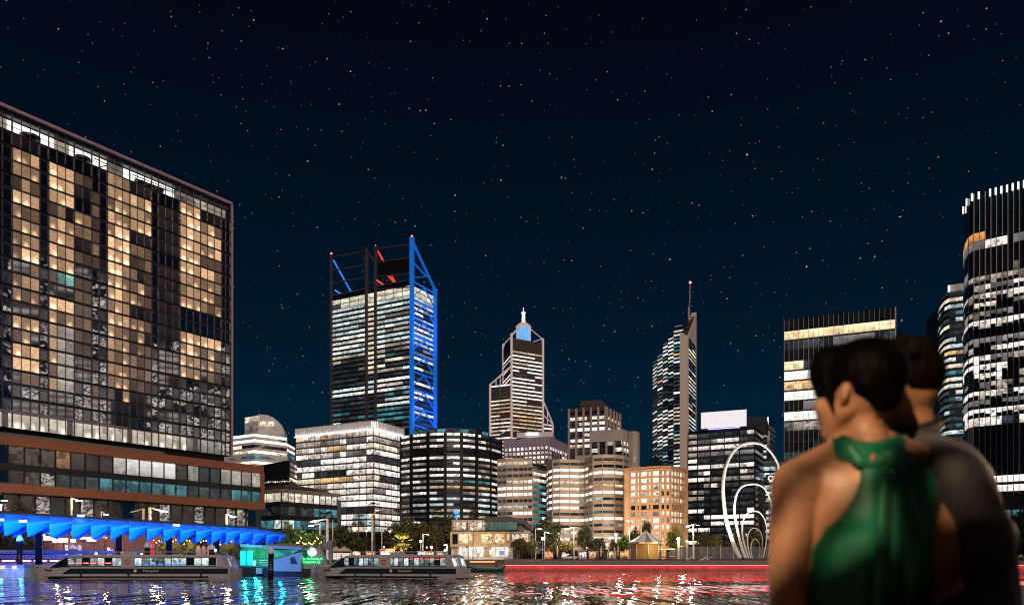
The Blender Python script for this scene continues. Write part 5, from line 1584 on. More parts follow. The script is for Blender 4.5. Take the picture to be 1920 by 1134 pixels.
def jetty_building():
    D = 140
    p = G(520, D)
    T = thing('jetty_building', 'low ferry jetty building with a slanting blue wall and green lit waiting room', 'jetty building', (p.x, p.y, 0))
    wall = mat('jetty_panel', (.20, .28, .36), .45, var=.1, scale=.4)
    grey = mat('jetty_concrete', (.22, .19, .17), .75, var=.15, scale=.5)
    def quad(pts, D0, th, name, m):
        f = [P(x, y, D0) for x, y in pts]; b = [v + Vector((0, th, 0)) for v in f]
        k = len(pts)
        return MB().add(f + b, [tuple(range(k)), tuple(range(2 * k - 1, k - 1, -1))] + [(i, k + i, k + (i + 1) % k, (i + 1) % k) for i in range(k)]).build(name, m, T)
    quad([(442, 1080), (566, 1080), (566, 1066), (442, 1062)], D, 8, 'pontoon', M_['black'])
    quad([(513, 1070), (513, 1048), (564, 1034), (564, 1071)], D - .5, 1.5, 'slanting_wall', wall)
    quad([(450, 1024), (564, 1030), (564, 1025), (450, 1019)], D - 1.2, 7, 'roof_edge', wall)
    quad([(495, 1022), (564, 1026), (590, 1021), (500, 1018)], D + 3, 5, 'roof', grey)
    quad([(545, 1056), (557, 1056), (552, 1043), (544, 1045)], D - .7, .4, 'dark_window', M_['black'])
    gr = lit('green_room', (.04, .55, .16), .65, .8, 1.2, cell=2, contrast=.6)
    tq = lit('turquoise_room', (.05, .60, .50), .45, .7, 1.2, cell=1.6, contrast=.7)
    quad([(452, 1062), (512, 1062), (512, 1028), (452, 1024)], D + 4, .4, 'waiting_room_wall', tq)
    quad([(466, 1050), (480, 1050), (480, 1028), (466, 1028)], D + 3.4, .2, 'green_panel', gr)
    quad([(485, 1054), (497, 1054), (497, 1028), (485, 1028)], D + 3.4, .2, 'green_panel', gr)
    quad([(514, 1046), (545, 1038), (560, 1031), (514, 1030)], D + 2, .3, 'green_window', tq)
    tql = glow('turquoise_screen', (.01, .62, .80), .75, False)
    quad([(450, 1059), (460, 1059), (460, 1032), (450, 1032)], D - .6, .3, 'screen_panel', tql)
    quad([(463, 1059), (473, 1059), (473, 1032), (463, 1032)], D - .6, .3, 'screen_panel', tql)
    quad([(474, 1060), (479, 1060), (479, 1050), (474, 1050)], D - .3, .3, 'ticket_post', M_['white'])
    for y in (1050, 1054, 1058):
        a, b = P(486, y, D), P(506, y, D)
        MB().tube([a, b], .05, 5).build('handrail', M_['white'], T)
    quad([(480, 1075), (491, 1075), (491, 1064), (480, 1064)], D - .8, .9, 'fender', wall)
    for nm, c, e, loc in (('green_lamp', (.05, 1, .35), 500, P(490, 1032, D + 1.0)), ('teal_lamp', (.02, .75, .8), 700, P(462, 1040, D - 3)), ('blue_lamp', (.0, .22, 1), 1300, P(530, 1040, D - 7)), ('blue_lamp', (.0, .22, 1), 700, P(480, 1064, D - 6))):
        ld = bpy.data.lights.new(nm, 'POINT'); ld.energy = e; ld.color = c; ld.shadow_soft_size = .3
        lo = bpy.data.objects.new(nm, ld); link(lo, T); lo.location = loc - wloc(T)
    # sign wall with the glowing roundel
    p = G(595, 146)
    S = thing('sign_wall', 'grey sloping wall with a glowing green and white roundel and green lettering', 'sign', (p.x, p.y, 0))
    def quads(pts, D0, th, name, m):
        f = [P(x, y, D0) for x, y in pts]; b = [v + Vector((0, th, 0)) for v in f]
        k = len(pts)
        return MB().add(f + b, [tuple(range(k)), tuple(range(2 * k - 1, k - 1, -1))] + [(i, k + i, k + (i + 1) % k, (i + 1) % k) for i in range(k)]).build(name, m, S)
    quads([(563, 1080), (563, 1021), (600, 1021), (624, 1080)], 146, 1.0, 'wall', grey)
    quads([(592, 1021), (620, 1012), (622, 1014), (620, 1024), (600, 1027), (595, 1024)], 147.2, 4, 'roof_fin', grey)
    quads([(616, 1080), (619, 1012), (622.5, 1012), (621, 1080)], 146.5, 1, 'edge_post', grey)
    quads([(601, 1026), (618, 1024.5), (618, 1028), (603, 1030)], 146.6, 2, 'lintel', grey)
    c = P(585.5, 1034, 145.7)
    wg = glow('roundel_white', (.80, 1, .88), 1.6); gg = glow('roundel_green', (.04, .85, .22), .9); tx = glow('sign_green_text', (.05, 1, .28), 2.2)
    r = .78
    def sector(a0, a1, r0, r1, m, name, dy=0.0):
        n_ = 14
        o = [(c.x + r1 * math.cos(R(a0 + (a1 - a0) * i / n_)), c.y - dy, c.z + r1 * math.sin(R(a0 + (a1 - a0) * i / n_))) for i in range(n_ + 1)]
        i_ = [(c.x + r0 * math.cos(R(a0 + (a1 - a0) * i / n_)), c.y - dy, c.z + r0 * math.sin(R(a0 + (a1 - a0) * i / n_))) for i in range(n_ + 1)]
        lo_ = o + i_[::-1]; k = len(lo_)
        hi = [(x, y + .12, z) for x, y, z in lo_]
        fs = [(i, i + 1, k - 2 - i, k - 1 - i) for i in range(n_)] + [(k + i + 1, k + i, 2 * k - 1 - i, 2 * k - 2 - i) for i in range(n_)] + [(i, k + i, k + (i + 1) % k, (i + 1) % k) for i in range(k)]
        MB().add(lo_ + hi, fs).build(name, m, S)
    sector(25, 200, .18, r, wg, 'roundel_swirl', .2); sector(-95, 15, .0, r, wg, 'roundel_swirl', .2); sector(205, 250, .15, r, wg, 'roundel_swirl', .2)
    sector(95, 268, r * 1.02, r * 1.22, gg, 'roundel_halo')
    add_text('The Isthmus at', 'lettering', tx, S, P(584, 1048.6, 145.8), .66, 0)
    add_text('Elizabeth Q', 'lettering', tx, S, P(584, 1055, 145.8), .68, 0)
    ld = bpy.data.lights.new('sign_lamp', 'POINT'); ld.energy = 55; ld.color = (.06, 1, .35); ld.shadow_soft_size = .4
    lo = bpy.data.objects.new('sign_lamp', ld); link(lo, S); lo.location = P(584, 1044, 143.5) - wloc(S)
jetty_building()

def left_terrace():
    pur = mat('terrace_stone', (.24, .20, .22), .7, var=.2, scale=.5)
    a, b = G(-90, 150), G(196, 153)
    T = thing('terrace_wall', 'stepped stone terrace lit violet behind the bow of the left ferry', 'wall', (a.x, a.y, 0))
    for k, (y0, y1) in enumerate(((1083, 1052), (1047, 1039), (1037, 1030))):
        m_ = (a + b) / 2 + Vector((0, k * 1.6))
        ubox('stone_step', pur, T, (m_.x, m_.y + .8, (Z(y0, 150) + Z(y1, 150)) / 2 if k else .9), (b - a), ((b - a).length, 1.9, (Z(y1, 150) - Z(y0, 150)) if k else 3.2))
    led = glow('pink_led', (1, .35, .30), 4)
    a2, b2 = G(-90, 148.6), G(150, 151)
    for i in range(8):
        p = a2.lerp(b2, (i + .5) / 8)
        ubox('led_strip', led, T, (p.x, p.y, Z(1050.5, 149)), (b - a), ((b2 - a2).length / 8 - .6, .25, .26))
    for x in (-20, 40, 110, 170):
        ld = bpy.data.lights.new('violet_lamp', 'POINT'); ld.energy = 210; ld.color = (.34, .16, 1); ld.shadow_soft_size = .3
        lo = bpy.data.objects.new('violet_lamp', ld); link(lo, T); lo.location = P(x, 1032, 147) - wloc(T)
    # floating pontoon at the very left
    p = G(15, 128)
    Q = thing('pontoon', 'blue-lit floating pontoon with two small lit portholes, far left on the water', 'pontoon', (p.x, p.y, 0))
    MB().box((p.x - 3, p.y + 2, .7), (6.2, 3, .75)).build('float', mat('pontoon_paint', (.5, .6, .7), .5), Q)
    MB().box((p.x - 3, p.y + 2, 1.7), (6.0, 2.8, .25)).build('deck_rail', M_['bluelit'], Q)
    for x in (5, 27):
        q = P(x, 1063, 126.9)
        ubox('porthole', glow('porthole_light', (1, .55, .35), 1.2, False), Q, q, (1, 0), (.7, .1, .55))
    for x in (2, 40):
        ld = bpy.data.lights.new('blue_pontoon_light', 'POINT'); ld.energy = 260; ld.color = (.02, .25, 1); ld.shadow_soft_size = .3
        lo = bpy.data.objects.new('blue_pontoon_light', ld); link(lo, Q); lo.location = P(x, 1062, 124.5) - wloc(Q)
left_terrace()

def cafe_strip():
    p = G(260, 172)
    T = thing('cafe_building', 'single-storey cafe row with brown walls and white lit menus, seen under the blue canopy', 'cafe', (p.x, p.y, 0))
    a, b = G(62, 172), G(330, 174)
    m_ = (a + b) / 2; u = (b - a).normalized(); L = (b - a).length
    wl = mat('cafe_wall', (.12, .055, .045), .7, var=.2)
    MB().prism([a, b, b + Vector((0, 6)), a + Vector((0, 6))], 2.9, Z(1001, 172)).build('wall', wl, T)
    for k in range(14):
        q = a.lerp(b, (k + .5) / 14)
        ubox('wall_panel', wl, T, (q.x, q.y - .12, (2.9 + Z(1016, 172)) / 2), u, (L / 14 - .12, .2, Z(1016, 172) - 2.9))
    wh = glow('menu_light', (1, .88, .86), 2.2)
    for x0, x1, y0, y1 in ((82, 98, 1005, 1012), (99, 112, 1008, 1016), (113, 127, 1008, 1016), (133, 141, 1010, 1016), (148, 162, 1006, 1010), (163, 180, 1006, 1014), (60, 70, 999, 1004), (76, 84, 1000, 1004)):
        q0, q1 = P(x0, y0, 171), P(x1, y1, 171)
        ubox('menu_board', wh, T, ((q0.x + q1.x) / 2, 171, (q0.z + q1.z) / 2), u, (q1.x - q0.x, .2, q0.z - q1.z))
    for x, y in ((126, 1022), (150, 1021), (204, 1026), (210, 1030)):
        q = P(x, y, 169.6)
        ubox('white_fitting', M_['white'], T, (q.x, q.y, (q.z + 2.9) / 2), (1, 0), (.5, .4, q.z - 2.9))
    ubox('counter', mat('cafe_counter', (.55, .42, .30), .6), T, (P(246, 0, 170).x, 170, 3.5), (1, 0), (7, 1, 1.1))
    for x, e in ((110, 900), (200, 700), (300, 900)):
        ld = bpy.data.lights.new('cafe_lamp', 'POINT'); ld.energy = e; ld.color = (1, .62, .38); ld.shadow_soft_size = .3
        lo = bpy.data.objects.new('cafe_lamp', ld); link(lo, T); lo.location = P(x, 1016, 168.5) - wloc(T)
    # parasols on the terrace
    for i, (x, yt) in enumerate(((108, 996), (190, 1000), (136, 1020))):
        q = P(x, yt, 165)
        t = thing('parasol', ('open white parasol, leftmost under the blue canopy', 'open white parasol right of the white lit menus, under the blue canopy', 'low folded-edge parasol beside the white lit menus')[i], 'parasol', (q.x, q.y, 2.9), 'cafe parasols')
        hgt = q.z - 2.9
        MB().tube([(0, 0, 0), (0, 0, hgt)], .05, 6).build('pole', M_['timber'], t, True)
        MB().lathe((0, 0, hgt - .85), [(.04, .1), (1.25, 0), (1.25, .08), (.04, .9)], 8, False).build('canopy', M_['white'], t, True)
    # festoon lights
    q = G(350, 163)
    t = thing('festoon_lights', 'string of warm yellow bulbs looped above the planting behind the pier', 'string lights', (q.x, q.y, 2.9))
    bulb = glow('festoon_bulb', (1, .62, .16), 9, False)
    pts = []
    rng = random.Random(12)
    cat = []
    for i in range(30):
        x = 288 + i * 5.2
        y = 1010 + 5 * abs(math.sin(i * .7)) + rng.uniform(-2, 6)
        cat.append(P(x, y, 163 + rng.uniform(-2, 2)))
    MB().tube([v + Vector((0, 0, .15)) for v in cat], .03, 4).build('cable', M_['black'], t)
    for v in cat:
        o = bpy.data.objects.new('bulb', bulb_mesh(bulb)); link(o, t); o.location = v - wloc(t)
    for x, y in ((310, 1012), (350, 1016), (400, 1014), (430, 1014)):
        ld = bpy.data.lights.new('festoon_glow', 'POINT'); ld.energy = 500; ld.color = (1, .66, .22); ld.shadow_soft_size = .4
        lo = bpy.data.objects.new('festoon_glow', ld); link(lo, t); lo.location = P(x, y, 161) - wloc(t)
    # red and white banner, timber arches, painted board
    q = P(284, 1035, 161)
    t = thing('banner', 'tall red and white banner flag standing left of the festoon lights', 'banner', (q.x, q.y, 2.9))
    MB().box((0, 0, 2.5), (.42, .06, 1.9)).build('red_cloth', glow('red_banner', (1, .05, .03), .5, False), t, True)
    MB().box((.12, -.08, .45), (.36, .05, .42)).box((-.1, -.08, 2.7), (.2, .05, .25)).build('white_cloth', M_['white'], t, True)
    MB().tube([(-.45, 0, 0), (-.45, 0, 4.6)], .05, 6).build('pole', M_['steel'], t, True)
    for i, x in enumerate((372, 382, 392)):
        q = P(x, 1040, 163)
        t = thing('timber_arch', ('first slim timber arch board right of the festoon planting', 'middle timber arch board, between its two twins', 'timber arch board nearest the stern of the left ferry')[i], 'arch', (q.x, q.y, 2.9), 'timber arch boards')
        pr = [(-.45, 0), (.45, 0), (.45, 2.0), (.38, 2.5), (.2, 2.85), (0, 2.95), (-.2, 2.85), (-.38, 2.5), (-.45, 2.0)]
        f = [(x_, -.08, z_) for x_, z_ in pr] + [(x_, .08, z_) for x_, z_ in pr]
        k = len(pr)
        MB().add(f, [tuple(range(k)), tuple(range(2 * k - 1, k - 1, -1))] + [(j, k + j, k + (j + 1) % k, (j + 1) % k) for j in range(k)]).build('board', M_['timber'], t, True)
        MB().box((0, 0, .03), (.6, .3, .03)).build('base', M_['timber'], t, True)
    q = P(252, 1032, 162)
    t = thing('painted_board', 'grey pointed painted board leaning by the cafe counter', 'board', (q.x, q.y, 2.9))
    MB().add([(-.7, 0, 0), (.7, 0, 0), (.8, .2, 2.2), (.3, .25, 2.7), (-.2, .2, 1.9)] + [(-.7, .15, 0), (.7, .15, 0), (.8, .35, 2.2), (.3, .4, 2.7), (-.2, .35, 1.9)], [(0, 1, 2, 3, 4), (9, 8, 7, 6, 5)] + [(i, 5 + i, 5 + (i + 1) % 5, (i + 1) % 5) for i in range(5)]).build('panel', M_['concrete'], t, True)
_bm = {}
def bulb_mesh(m):
    if m.name not in _bm:
        _bm[m.name] = MB().ball((0, 0, 0), .11, 6, 4).mesh('bulb', m)
    return _bm[m.name]
cafe_strip()

def small_boat():
    q = G(912, 218)
    t = thing('rowing_boat', 'low open boat with a dark green hull moored at the landing behind the right ferry', 'boat', (q.x, q.y, 0))
    hull = mat('green_hull', (.02, .10, .08), .4); inn = mat('boat_inside', (.22, .24, .14), .6)
    rings = []
    for x, w, zt, zb in ((-5.0, .15, 1.55, .9), (-4.2, .6, 1.25, .1), (-2.5, 1.0, 1.0, -.1), (0, 1.2, .9, -.15), (2.6, 1.05, 1.0, -.1), (4.4, .5, 1.35, .2), (5.2, .12, 1.7, 1.1)):
        rings.append([(x, -w, zt), (x, w, zt), (x, w * .7, (zt + zb) / 2 - .1), (x, w * .3, zb), (x, -w * .3, zb), (x, -w * .7, (zt + zb) / 2 - .1)])
    MB().tube_rings(rings).build('hull', hull, t, True)
    MB().box((0, 0, 1.0), (3.0, .9, .05)).box((-1.8, 0, 1.12), (.15, 1, .05)).box((1.2, 0, 1.12), (.15, 1, .05)).build('thwart', inn, t, True)
    MB().tube([(-5, 0, 1.55), (-2.5, -1.0, 1.05), (0, -1.22, .95), (2.6, -1.08, 1.05), (5.2, 0, 1.72)], .09, 6).build('gunwale', mat('boat_trim', (.35, .33, .2), .5), t, True)
small_boat()
# ------------------------------------------------------------------ promenade: pavilion, kiosks, lamps, trees, people
def pavilion():
    D = 246
    p = P(905, 1045, D)
    T = thing('restaurant_pavilion', 'two-storey tan waterfront restaurant with warm lit windows and a dark overhanging roof', 'restaurant', (p.x, p.y, GZ))
    tan = mat('pavilion_timber', (.34, .25, .16), .65, var=.15, scale=.8)
    roofm = mat('pavilion_roof', (.06, .045, .05), .6)
    warm = lit('restaurant_room', (1, .58, .22), 1.15, .7, 1.2, cell=.7, contrast=.9, desk=.5, col2=(1, .80, .50))
    warm2 = lit('terrace_room', (1, .62, .40), .85, .7, 1.2, cell=.5, contrast=1.0, desk=.4, col2=(1, .85, .70))
    grn = lit('green_glass_room', (.16, .30, .22), .42, .7, 1.2, cell=2, contrast=.4, desk=.2)
    shop = lit('shop_front', (1, .90, .82), 1.0, .75, 1.15, cell=1.2, contrast=.35, desk=.1)
    def bx(x0, x1, y0, y1, d0, dep, name, m):
        a, b = P(x0, y0, d0), P(x1, y1, d0)
        return ubox(name, m, T, ((a.x + b.x) / 2, d0 + dep / 2, (a.z + b.z) / 2), (1, 0), (abs(b.x - a.x), dep, abs(b.z - a.z)))
    # ground floor
    bx(846, 962, 1024, 1048, D + .6, 10, 'ground_wall', M_['offwhite'])
    for x0, x1, m in ((851, 858, 'door'), (861, 866, 's'), (868, 873, 's'), (879, 906, 's'), (908, 920, 'p'), (921, 928, 's'), (930, 945, 's'), (947, 953, 's')):
        if m == 's':
            bx(x0, x1, 1025, 1043, D + .3, .25, 'shop_window', shop)
        else:
            bx(x0, x1, 1026, 1043, D + .3, .25, 'door' if m == 'door' else 'tan_panel', tan)
    for (xa, ya), (xb, yb) in (((891, 1027), (897, 1042)), ((903, 1027), (897.5, 1042))):
        MB().bar(P(xa, ya, D + .1), P(xb, yb, D + .1), .22).build('letter_stroke', M_['brown'], T)
    bx(917, 927, 1029, 1040, D - .6, .7, 'kiosk_box', M_['white'])
    bx(929, 944, 1027, 1030, D - .9, 1.0, 'kiosk_awning', M_['white'])
    bx(936, 945, 1032, 1039, D - .1, .3, 'kiosk_screen', glow('kiosk_screen', (.12, .25, .6), .8, False))
    bx(844, 852, 1024, 1026.5, D - 1.0, 2, 'porch_roof', M_['brown'])
    # first floor box with frame
    bx(844, 957, 1019.5, 1024, D - .8, 12, 'floor_slab', tan)
    bx(844, 957, 996, 1000.5, D - .8, 12, 'floor_lintel', tan)
    bx(844, 957, 1000.5, 1019.5, D + 1.2, 8, 'first_floor_wall', tan)
    for x0, x1 in ((844, 848), (858, 860), (886, 902), (922, 927), (946, 951), (955, 957)):
        bx(x0, x1, 1000.5, 1019.5, D - .7, 1.6, 'frame_post', tan)
    for x0, x1, n in ((848, 858, 1), (860, 886, 4), (902, 922, 3), (927, 946, 3), (951, 955, 1)):
        w = (x1 - x0) / n
        for k in range(n):
            bx(x0 + k * w + .25, x0 + (k + 1) * w - .25, 1001, 1019, D + .4, .3, 'window', warm if x0 > 850 else M_['K'])
    for k in range(3):
        bx(862 + k * 8, 866 + k * 8, 1001.2, 1002, D - .1, .3, 'ceiling_lamp', glow('warm_ceiling', (1, .75, .4), 4, False) if k == 0 else bpy.data.materials['warm_ceiling'])
    # upper terrace and green glass room
    bx(847, 910, 994, 997, D, 10, 'terrace_floor', M_['black'])
    bx(847, 910, 974, 977, D, 10, 'terrace_lintel', tan)
    bx(849, 909, 977, 994, D + 4, .4, 'terrace_back', M_['brown'])
    for k in range(12):
        if k != 5:
            bx(850 + k * 5, 854.4 + k * 5, 978, 994, D + 3.6, .3, 'terrace_window', warm2)
    for x in (848, 863, 878, 893, 909):
        bx(x - .8, x + .8, 977, 994, D + .1, .5, 'terrace_post', tan)
    bx(911, 951, 977.5, 993.5, D + .8, .3, 'green_window', grn)
    for x in (911, 921, 937, 951):
        bx(x - .5, x + .5, 977, 994, D + .6, .4, 'green_mullion', tan)
    bx(952, 970, 977.5, 993, D + 1.2, .3, 'green_window', grn)
    bx(911, 972, 977, 994, D + 1.6, 8, 'upper_wall', M_['dark'])
    f = [P(x, y, D - .8) for x, y in ((908, 977), (908, 969), (953, 967), (988, 976), (1000, 993), (996, 994), (982, 981), (952, 976.5))]
    b = [v + Vector((0, 12, .3)) for v in f]
    k = len(f)
    MB().add(f + b, [tuple(range(k - 1, -1, -1)), tuple(range(k, 2 * k))] + [(i, (i + 1) % k, k + (i + 1) % k, k + i) for i in range(k)]).build('roof', roofm, T)
    bx(972, 983, 978, 995, D + 1, 8, 'grey_wall', M_['concrete'])
    bx(983, 993, 983, 996, D + 1.4, 8, 'grey_gable', M_['offwhite'])
    bx(958, 996, 996, 999, D - .2, 8, 'side_beam', tan); bx(958, 960, 999, 1020, D - .1, .8, 'side_post', tan); bx(990, 993, 999, 1022, D - .1, .8, 'side_post', tan)
    bx(960, 992, 1000, 1022, D + 3, .4, 'side_room', warm2)
    for x, y, e in ((900, 1030, 900), (870, 1012, 500), (930, 1012, 500), (880, 986, 400)):
        ld = bpy.data.lights.new('restaurant_lamp', 'POINT'); ld.energy = e; ld.color = (1, .72, .48); ld.shadow_soft_size = .3
        lo = bpy.data.objects.new('restaurant_lamp', ld); link(lo, T); lo.location = P(x, y, D - 5) - wloc(T)
pavilion()

def carousel():
    D = 243
    p = P(1211, 1044, D)
    T = thing('carousel_tent', 'eight-sided ochre tent with a striped blue and white swept conical roof', 'tent', (p.x, p.y, GZ))
    r = 28.5 / F * D; s = D / F
    ochre = mat('ochre_canvas', (.30, .18, .05), .7, var=.12, scale=1.0)
    ochre2 = mat('brown_canvas', (.22, .12, .04), .7, var=.12, scale=1.0)
    zr = Z(1016, D) - GZ; zp = Z(993, D) - GZ
    blue = mat('blue_stripe', (.16, .22, .30), .6); wht = mat('white_stripe', (.62, .58, .52), .6)
    n = 16
    prof = [(r * 1.16, zr), (r * .72, zr + 1.15), (r * .36, zr + 2.2), (r * .14, zr + 3.2), (.05, zp)]
    for k in range(n):
        a0, a1 = 2 * math.pi * (k - .5) / n, 2 * math.pi * (k + .5) / n
        vs_ = []
        for rr, z in prof:
            for a in (a0, a1):
                vs_.append((rr * math.cos(a), rr * math.sin(a), z))
        m_ = len(vs_)
        vs_ += [(x * .97, y * .97, z - .12) for x, y, z in vs_]
        fs = []
        for j in range(len(prof) - 1):
            q = 2 * j
            fs += [(q, q + 1, q + 3, q + 2), (m_ + q, m_ + q + 2, m_ + q + 3, m_ + q + 1), (q, q + 2, m_ + q + 2, m_ + q), (q + 1, m_ + q + 1, m_ + q + 3, q + 3)]
        fs.append((0, m_, m_ + 1, 1))
        MB().add(vs_, fs).build('roof_panel', (blue, wht)[k % 2], T, True)
        am = 2 * math.pi * k / n
        o = ubox_l('valance_flap', wht if k % 2 else ochre, T, (r * 1.13 * math.cos(am), r * 1.13 * math.sin(am), zr - .28), (.06, r * 1.13 * .36, .6))
        o.rotation_euler = (0, 0, am)
    for k in range(8):
        am = 2 * math.pi * (k + .5) / 8
        o = ubox_l('side_panel', (ochre, ochre2, ochre)[k % 3], T, (r * .93 * math.cos(am), r * .93 * math.sin(am), zr / 2 - .1), (.12, r * .70, zr - .3))
        o.rotation_euler = (0, 0, am)
        a = 2 * math.pi * k / 8
        MB().tube([(r * 1.02 * math.cos(a), r * 1.02 * math.sin(a), 0), (r * 1.02 * math.cos(a), r * 1.02 * math.sin(a), zr)], .12, 6).build('post', M_['white'], T, True)
    MB().ball((0, 0, zp + .15), .22, 8, 6).tube([(0, 0, zp), (0, 0, zp + .9)], .04, 5).build('finial', M_['brown'], T, True)
    ld = bpy.data.lights.new('tent_lamp', 'POINT'); ld.energy = 1500; ld.color = (1, .70, .35); ld.shadow_soft_size = .3
    lo = bpy.data.objects.new('tent_lamp', ld); link(lo, T); lo.location = (1.5, -8.5, 4.2)
    # small ride beside it
    q = P(1252, 1044, 242)
    t = thing('spinning_ride', 'small round ride with a yellow lit rim, right of the striped tent', 'ride', (q.x, q.y, GZ))
    MB().lathe((0, 0, 0), [(1.1, 0), (1.2, .25), (.5, .4), (.45, 2.9), (2.1, 3.0), (2.2, 3.25), (.6, 3.6)], 16, False).build('body', M_['brown'], t, True)
    MB().lathe((0, 0, 3.02), [(2.22, 0), (2.26, .1), (2.22, .2)], 16, False).build('rim_light', glow('ride_rim', (1, .75, .15), 3), t, True)
    for k in range(6):
        a = k / 6 * 2 * math.pi
        MB().tube([(2 * math.cos(a), 2 * math.sin(a), 3.0), (1.9 * math.cos(a), 1.9 * math.sin(a), .9)], .05, 5).build('hanger', M_['white'], t, True)
        MB().ball((1.9 * math.cos(a), 1.9 * math.sin(a), .8), (.35, .35, .3), 8, 5).build('seat', M_['timber'], t, True)
carousel()

def arches():
    """the nested white hoops, widest first; each one leans and is open at the ground"""
    D = 236
    wh = mat('sculpture_white', (.82, .80, .78), .45, var=.04)
    p = P(1412, 1045, D)
    T = thing('arch_sculpture', 'tall white sculpture of nested slender hoops rising from the quay beside the woman', 'sculpture', (p.x, p.y, GZ))
    specs = [
        ([(1388, 1046), (1376, 1020), (1363, 980), (1357, 940), (1356, 905), (1362, 872), (1376, 845), (1393, 833), (1412, 830), (1430, 834), (1446, 848), (1458, 868), (1464, 890), (1466, 920), (1464, 960), (1458, 1000), (1448, 1046)], .62, .30, 0),
        ([(1398, 1046), (1390, 1022), (1382, 990), (1377, 958), (1380, 930), (1390, 913), (1404, 908), (1420, 908), (1434, 916), (1444, 936), (1448, 960), (1447, 1000), (1441, 1046)], .42, .22, 2),
        ([(1404, 1046), (1397, 1025), (1392, 1000), (1393, 978), (1400, 963), (1412, 958), (1424, 960), (1434, 974), (1438, 995), (1436, 1020), (1431, 1046)], .26, .16, 4),
        ([(1408, 1046), (1403, 1028), (1402, 1008), (1406, 994), (1414, 989.5), (1423, 993), (1429, 1006), (1430, 1022), (1427, 1046)], .18, .12, 6),
        ([(1411, 1046), (1408, 1032), (1409, 1018), (1414, 1010), (1419, 1011), (1424, 1020), (1425, 1032), (1422, 1046)], .13, .09, 8)]
    for pts, r0, r1, dy in specs:
        ctr = [P(x, y, D + dy) for x, y in pts]
        # smooth (Catmull-Rom)
        out = []
        for i in range(len(ctr) - 1):
            a, b, c, d = ctr[max(i - 1, 0)], ctr[i], ctr[i + 1], ctr[min(i + 2, len(ctr) - 1)]
            for k in range(5):
                t = k / 5
                out.append(.5 * ((2 * b) + (c - a) * t + (2 * a - 5 * b + 4 * c - d) * t * t + (3 * b - a - 3 * c + d) * t ** 3))
        out.append(ctr[-1])
        nn = len(out)
        rs = [r0 + (r1 - r0) * min(1, (i / nn) * 1.6) for i in range(nn)]
        MB().tube(out, rs, 10).build('hoop', wh, T)
    for x, y, e in ((1392, 1044, 32000), (1440, 1044, 20000), (1400, 1030, 18000)):
        ld = bpy.data.lights.new('sculpture_floodlight', 'SPOT'); ld.energy = e; ld.color = (1, .90, .82); ld.spot_size = R(75); ld.spot_blend = .8; ld.shadow_soft_size = .3
        lo = bpy.data.objects.new('sculpture_floodlight', ld); link(lo, T); lo.location = P(x, y, D - 9) - wloc(T)
        lo.rotation_euler = Vector((.02, .45, .9)).to_track_quat('-Z', 'Y').to_euler()
    # hoarding behind
    q = P(1350, 1045, 255)
    h = thing('hoarding', 'grey panel hoarding along the promenade behind the white hoops', 'fence', (q.x, q.y, GZ))
    grey = mat('hoarding_grey', (.09, .08, .085), .6, var=.1, rand=.15)
    for k in range(24):
        x = 1256 + k * 8.2
        a = P(x, 0, 255)
        ubox('panel', grey, h, (a.x, a.y, (GZ + Z(1024, 255)) / 2), (1, 0), (8.2 / F * 255 - .06, .12, Z(1024, 255) - GZ))
        if k % 3 == 0:
            ubox('post', M_['polepaint'], h, (a.x - .65, a.y - .15, (GZ + Z(1022, 255)) / 2), (1, 0), (.14, .12, Z(1022, 255) - GZ))
arches()

# ---- lamp posts
def lamp(px, y0, y1, D, label, arms=(), bulb=None, col=(.78, .82, 1), strength=14, power=0, w=.26, pcol=None, group='lamp posts along the waterfront', lcol=None):
    g = G(px, D)
    zb = 2.9 if D < 200 else GZ
    T = thing('street_lamp', label, 'street lamp', (g.x, g.y, zb), group)
    H = Z(y1, D) - zb
    pm = pcol or M_['polepaint']
    MB().box((0, 0, H / 2), (w / 2, w / 2, H / 2)).build('pole', pm, T, True)
    MB().box((0, 0, .15), (w * .9, w * .9, .15)).build('base', pm, T, True)
    key = 'lamp_glow_%.2f_%.2f_%.2f_%d' % (*col, strength)
    gm = bpy.data.materials.get(key) or glow(key, col, strength)
    for dx, dy, hw in arms:
        e = ((dx) / F * D, 0, H + dy / F * D)
        MB().bar((0, 0, H - .05), e, w * .6).build('arm', pm, T, True)
        if hw:
            hd = MB().box((e[0], 0, e[2] - .02), (hw / F * D * .42, .18, .085))
            hd.build('luminaire', gm, T, True)
    if bulb:
        MB().ball((0, 0, H + bulb * .8), bulb, 10, 7).build('globe', gm, T, True)
    if power:
        ld = bpy.data.lights.new('street_lamp_light', 'POINT'); ld.energy = power; ld.color = lcol or (1, .80, .60); ld.shadow_soft_size = .6
        lo = bpy.data.objects.new('street_lamp_light', ld); link(lo, T)
        dx = arms[0][0] / F * D if arms else 0
        lo.location = (dx, -.6, H - .7)
    return T
lamp(134, 1040, 933, 176, 'tall cream lamp post under the hotel podium, second bright head from the left', ((14, -5, 14),), power=1500)
lamp(-6, 1040, 937, 176, 'lamp at the far left edge of the hotel, its head above the dark bush', ((14, -1, 11),))
lamp(190, 1040, 958, 180, 'short lamp with a round bluish head between the two tall podium lamps', ((9, -6, 9),), w=.16)
lamp(281, 1040, 951, 172, 'thick cream lamp post with bent arm, between the podium and the blue canopy', ((26, -7, 16),), power=1500, w=.42)
lamp(269, 1040, 953, 176, 'unlit cream post whose arm points left, beside the thick bent-arm lamp', ((-24, -7, 0),), w=.36)
lamp(425, 1040, 963, 180, 'cream lamp post below the right end of the hotel podium', ((12, -5, 12),), power=1200, w=.36)
lamp(614, 1040, 972, 172, 'big square lamp post with a long arm, right of the jetty sign wall', ((-26, -5, 12),), power=900, w=.5)
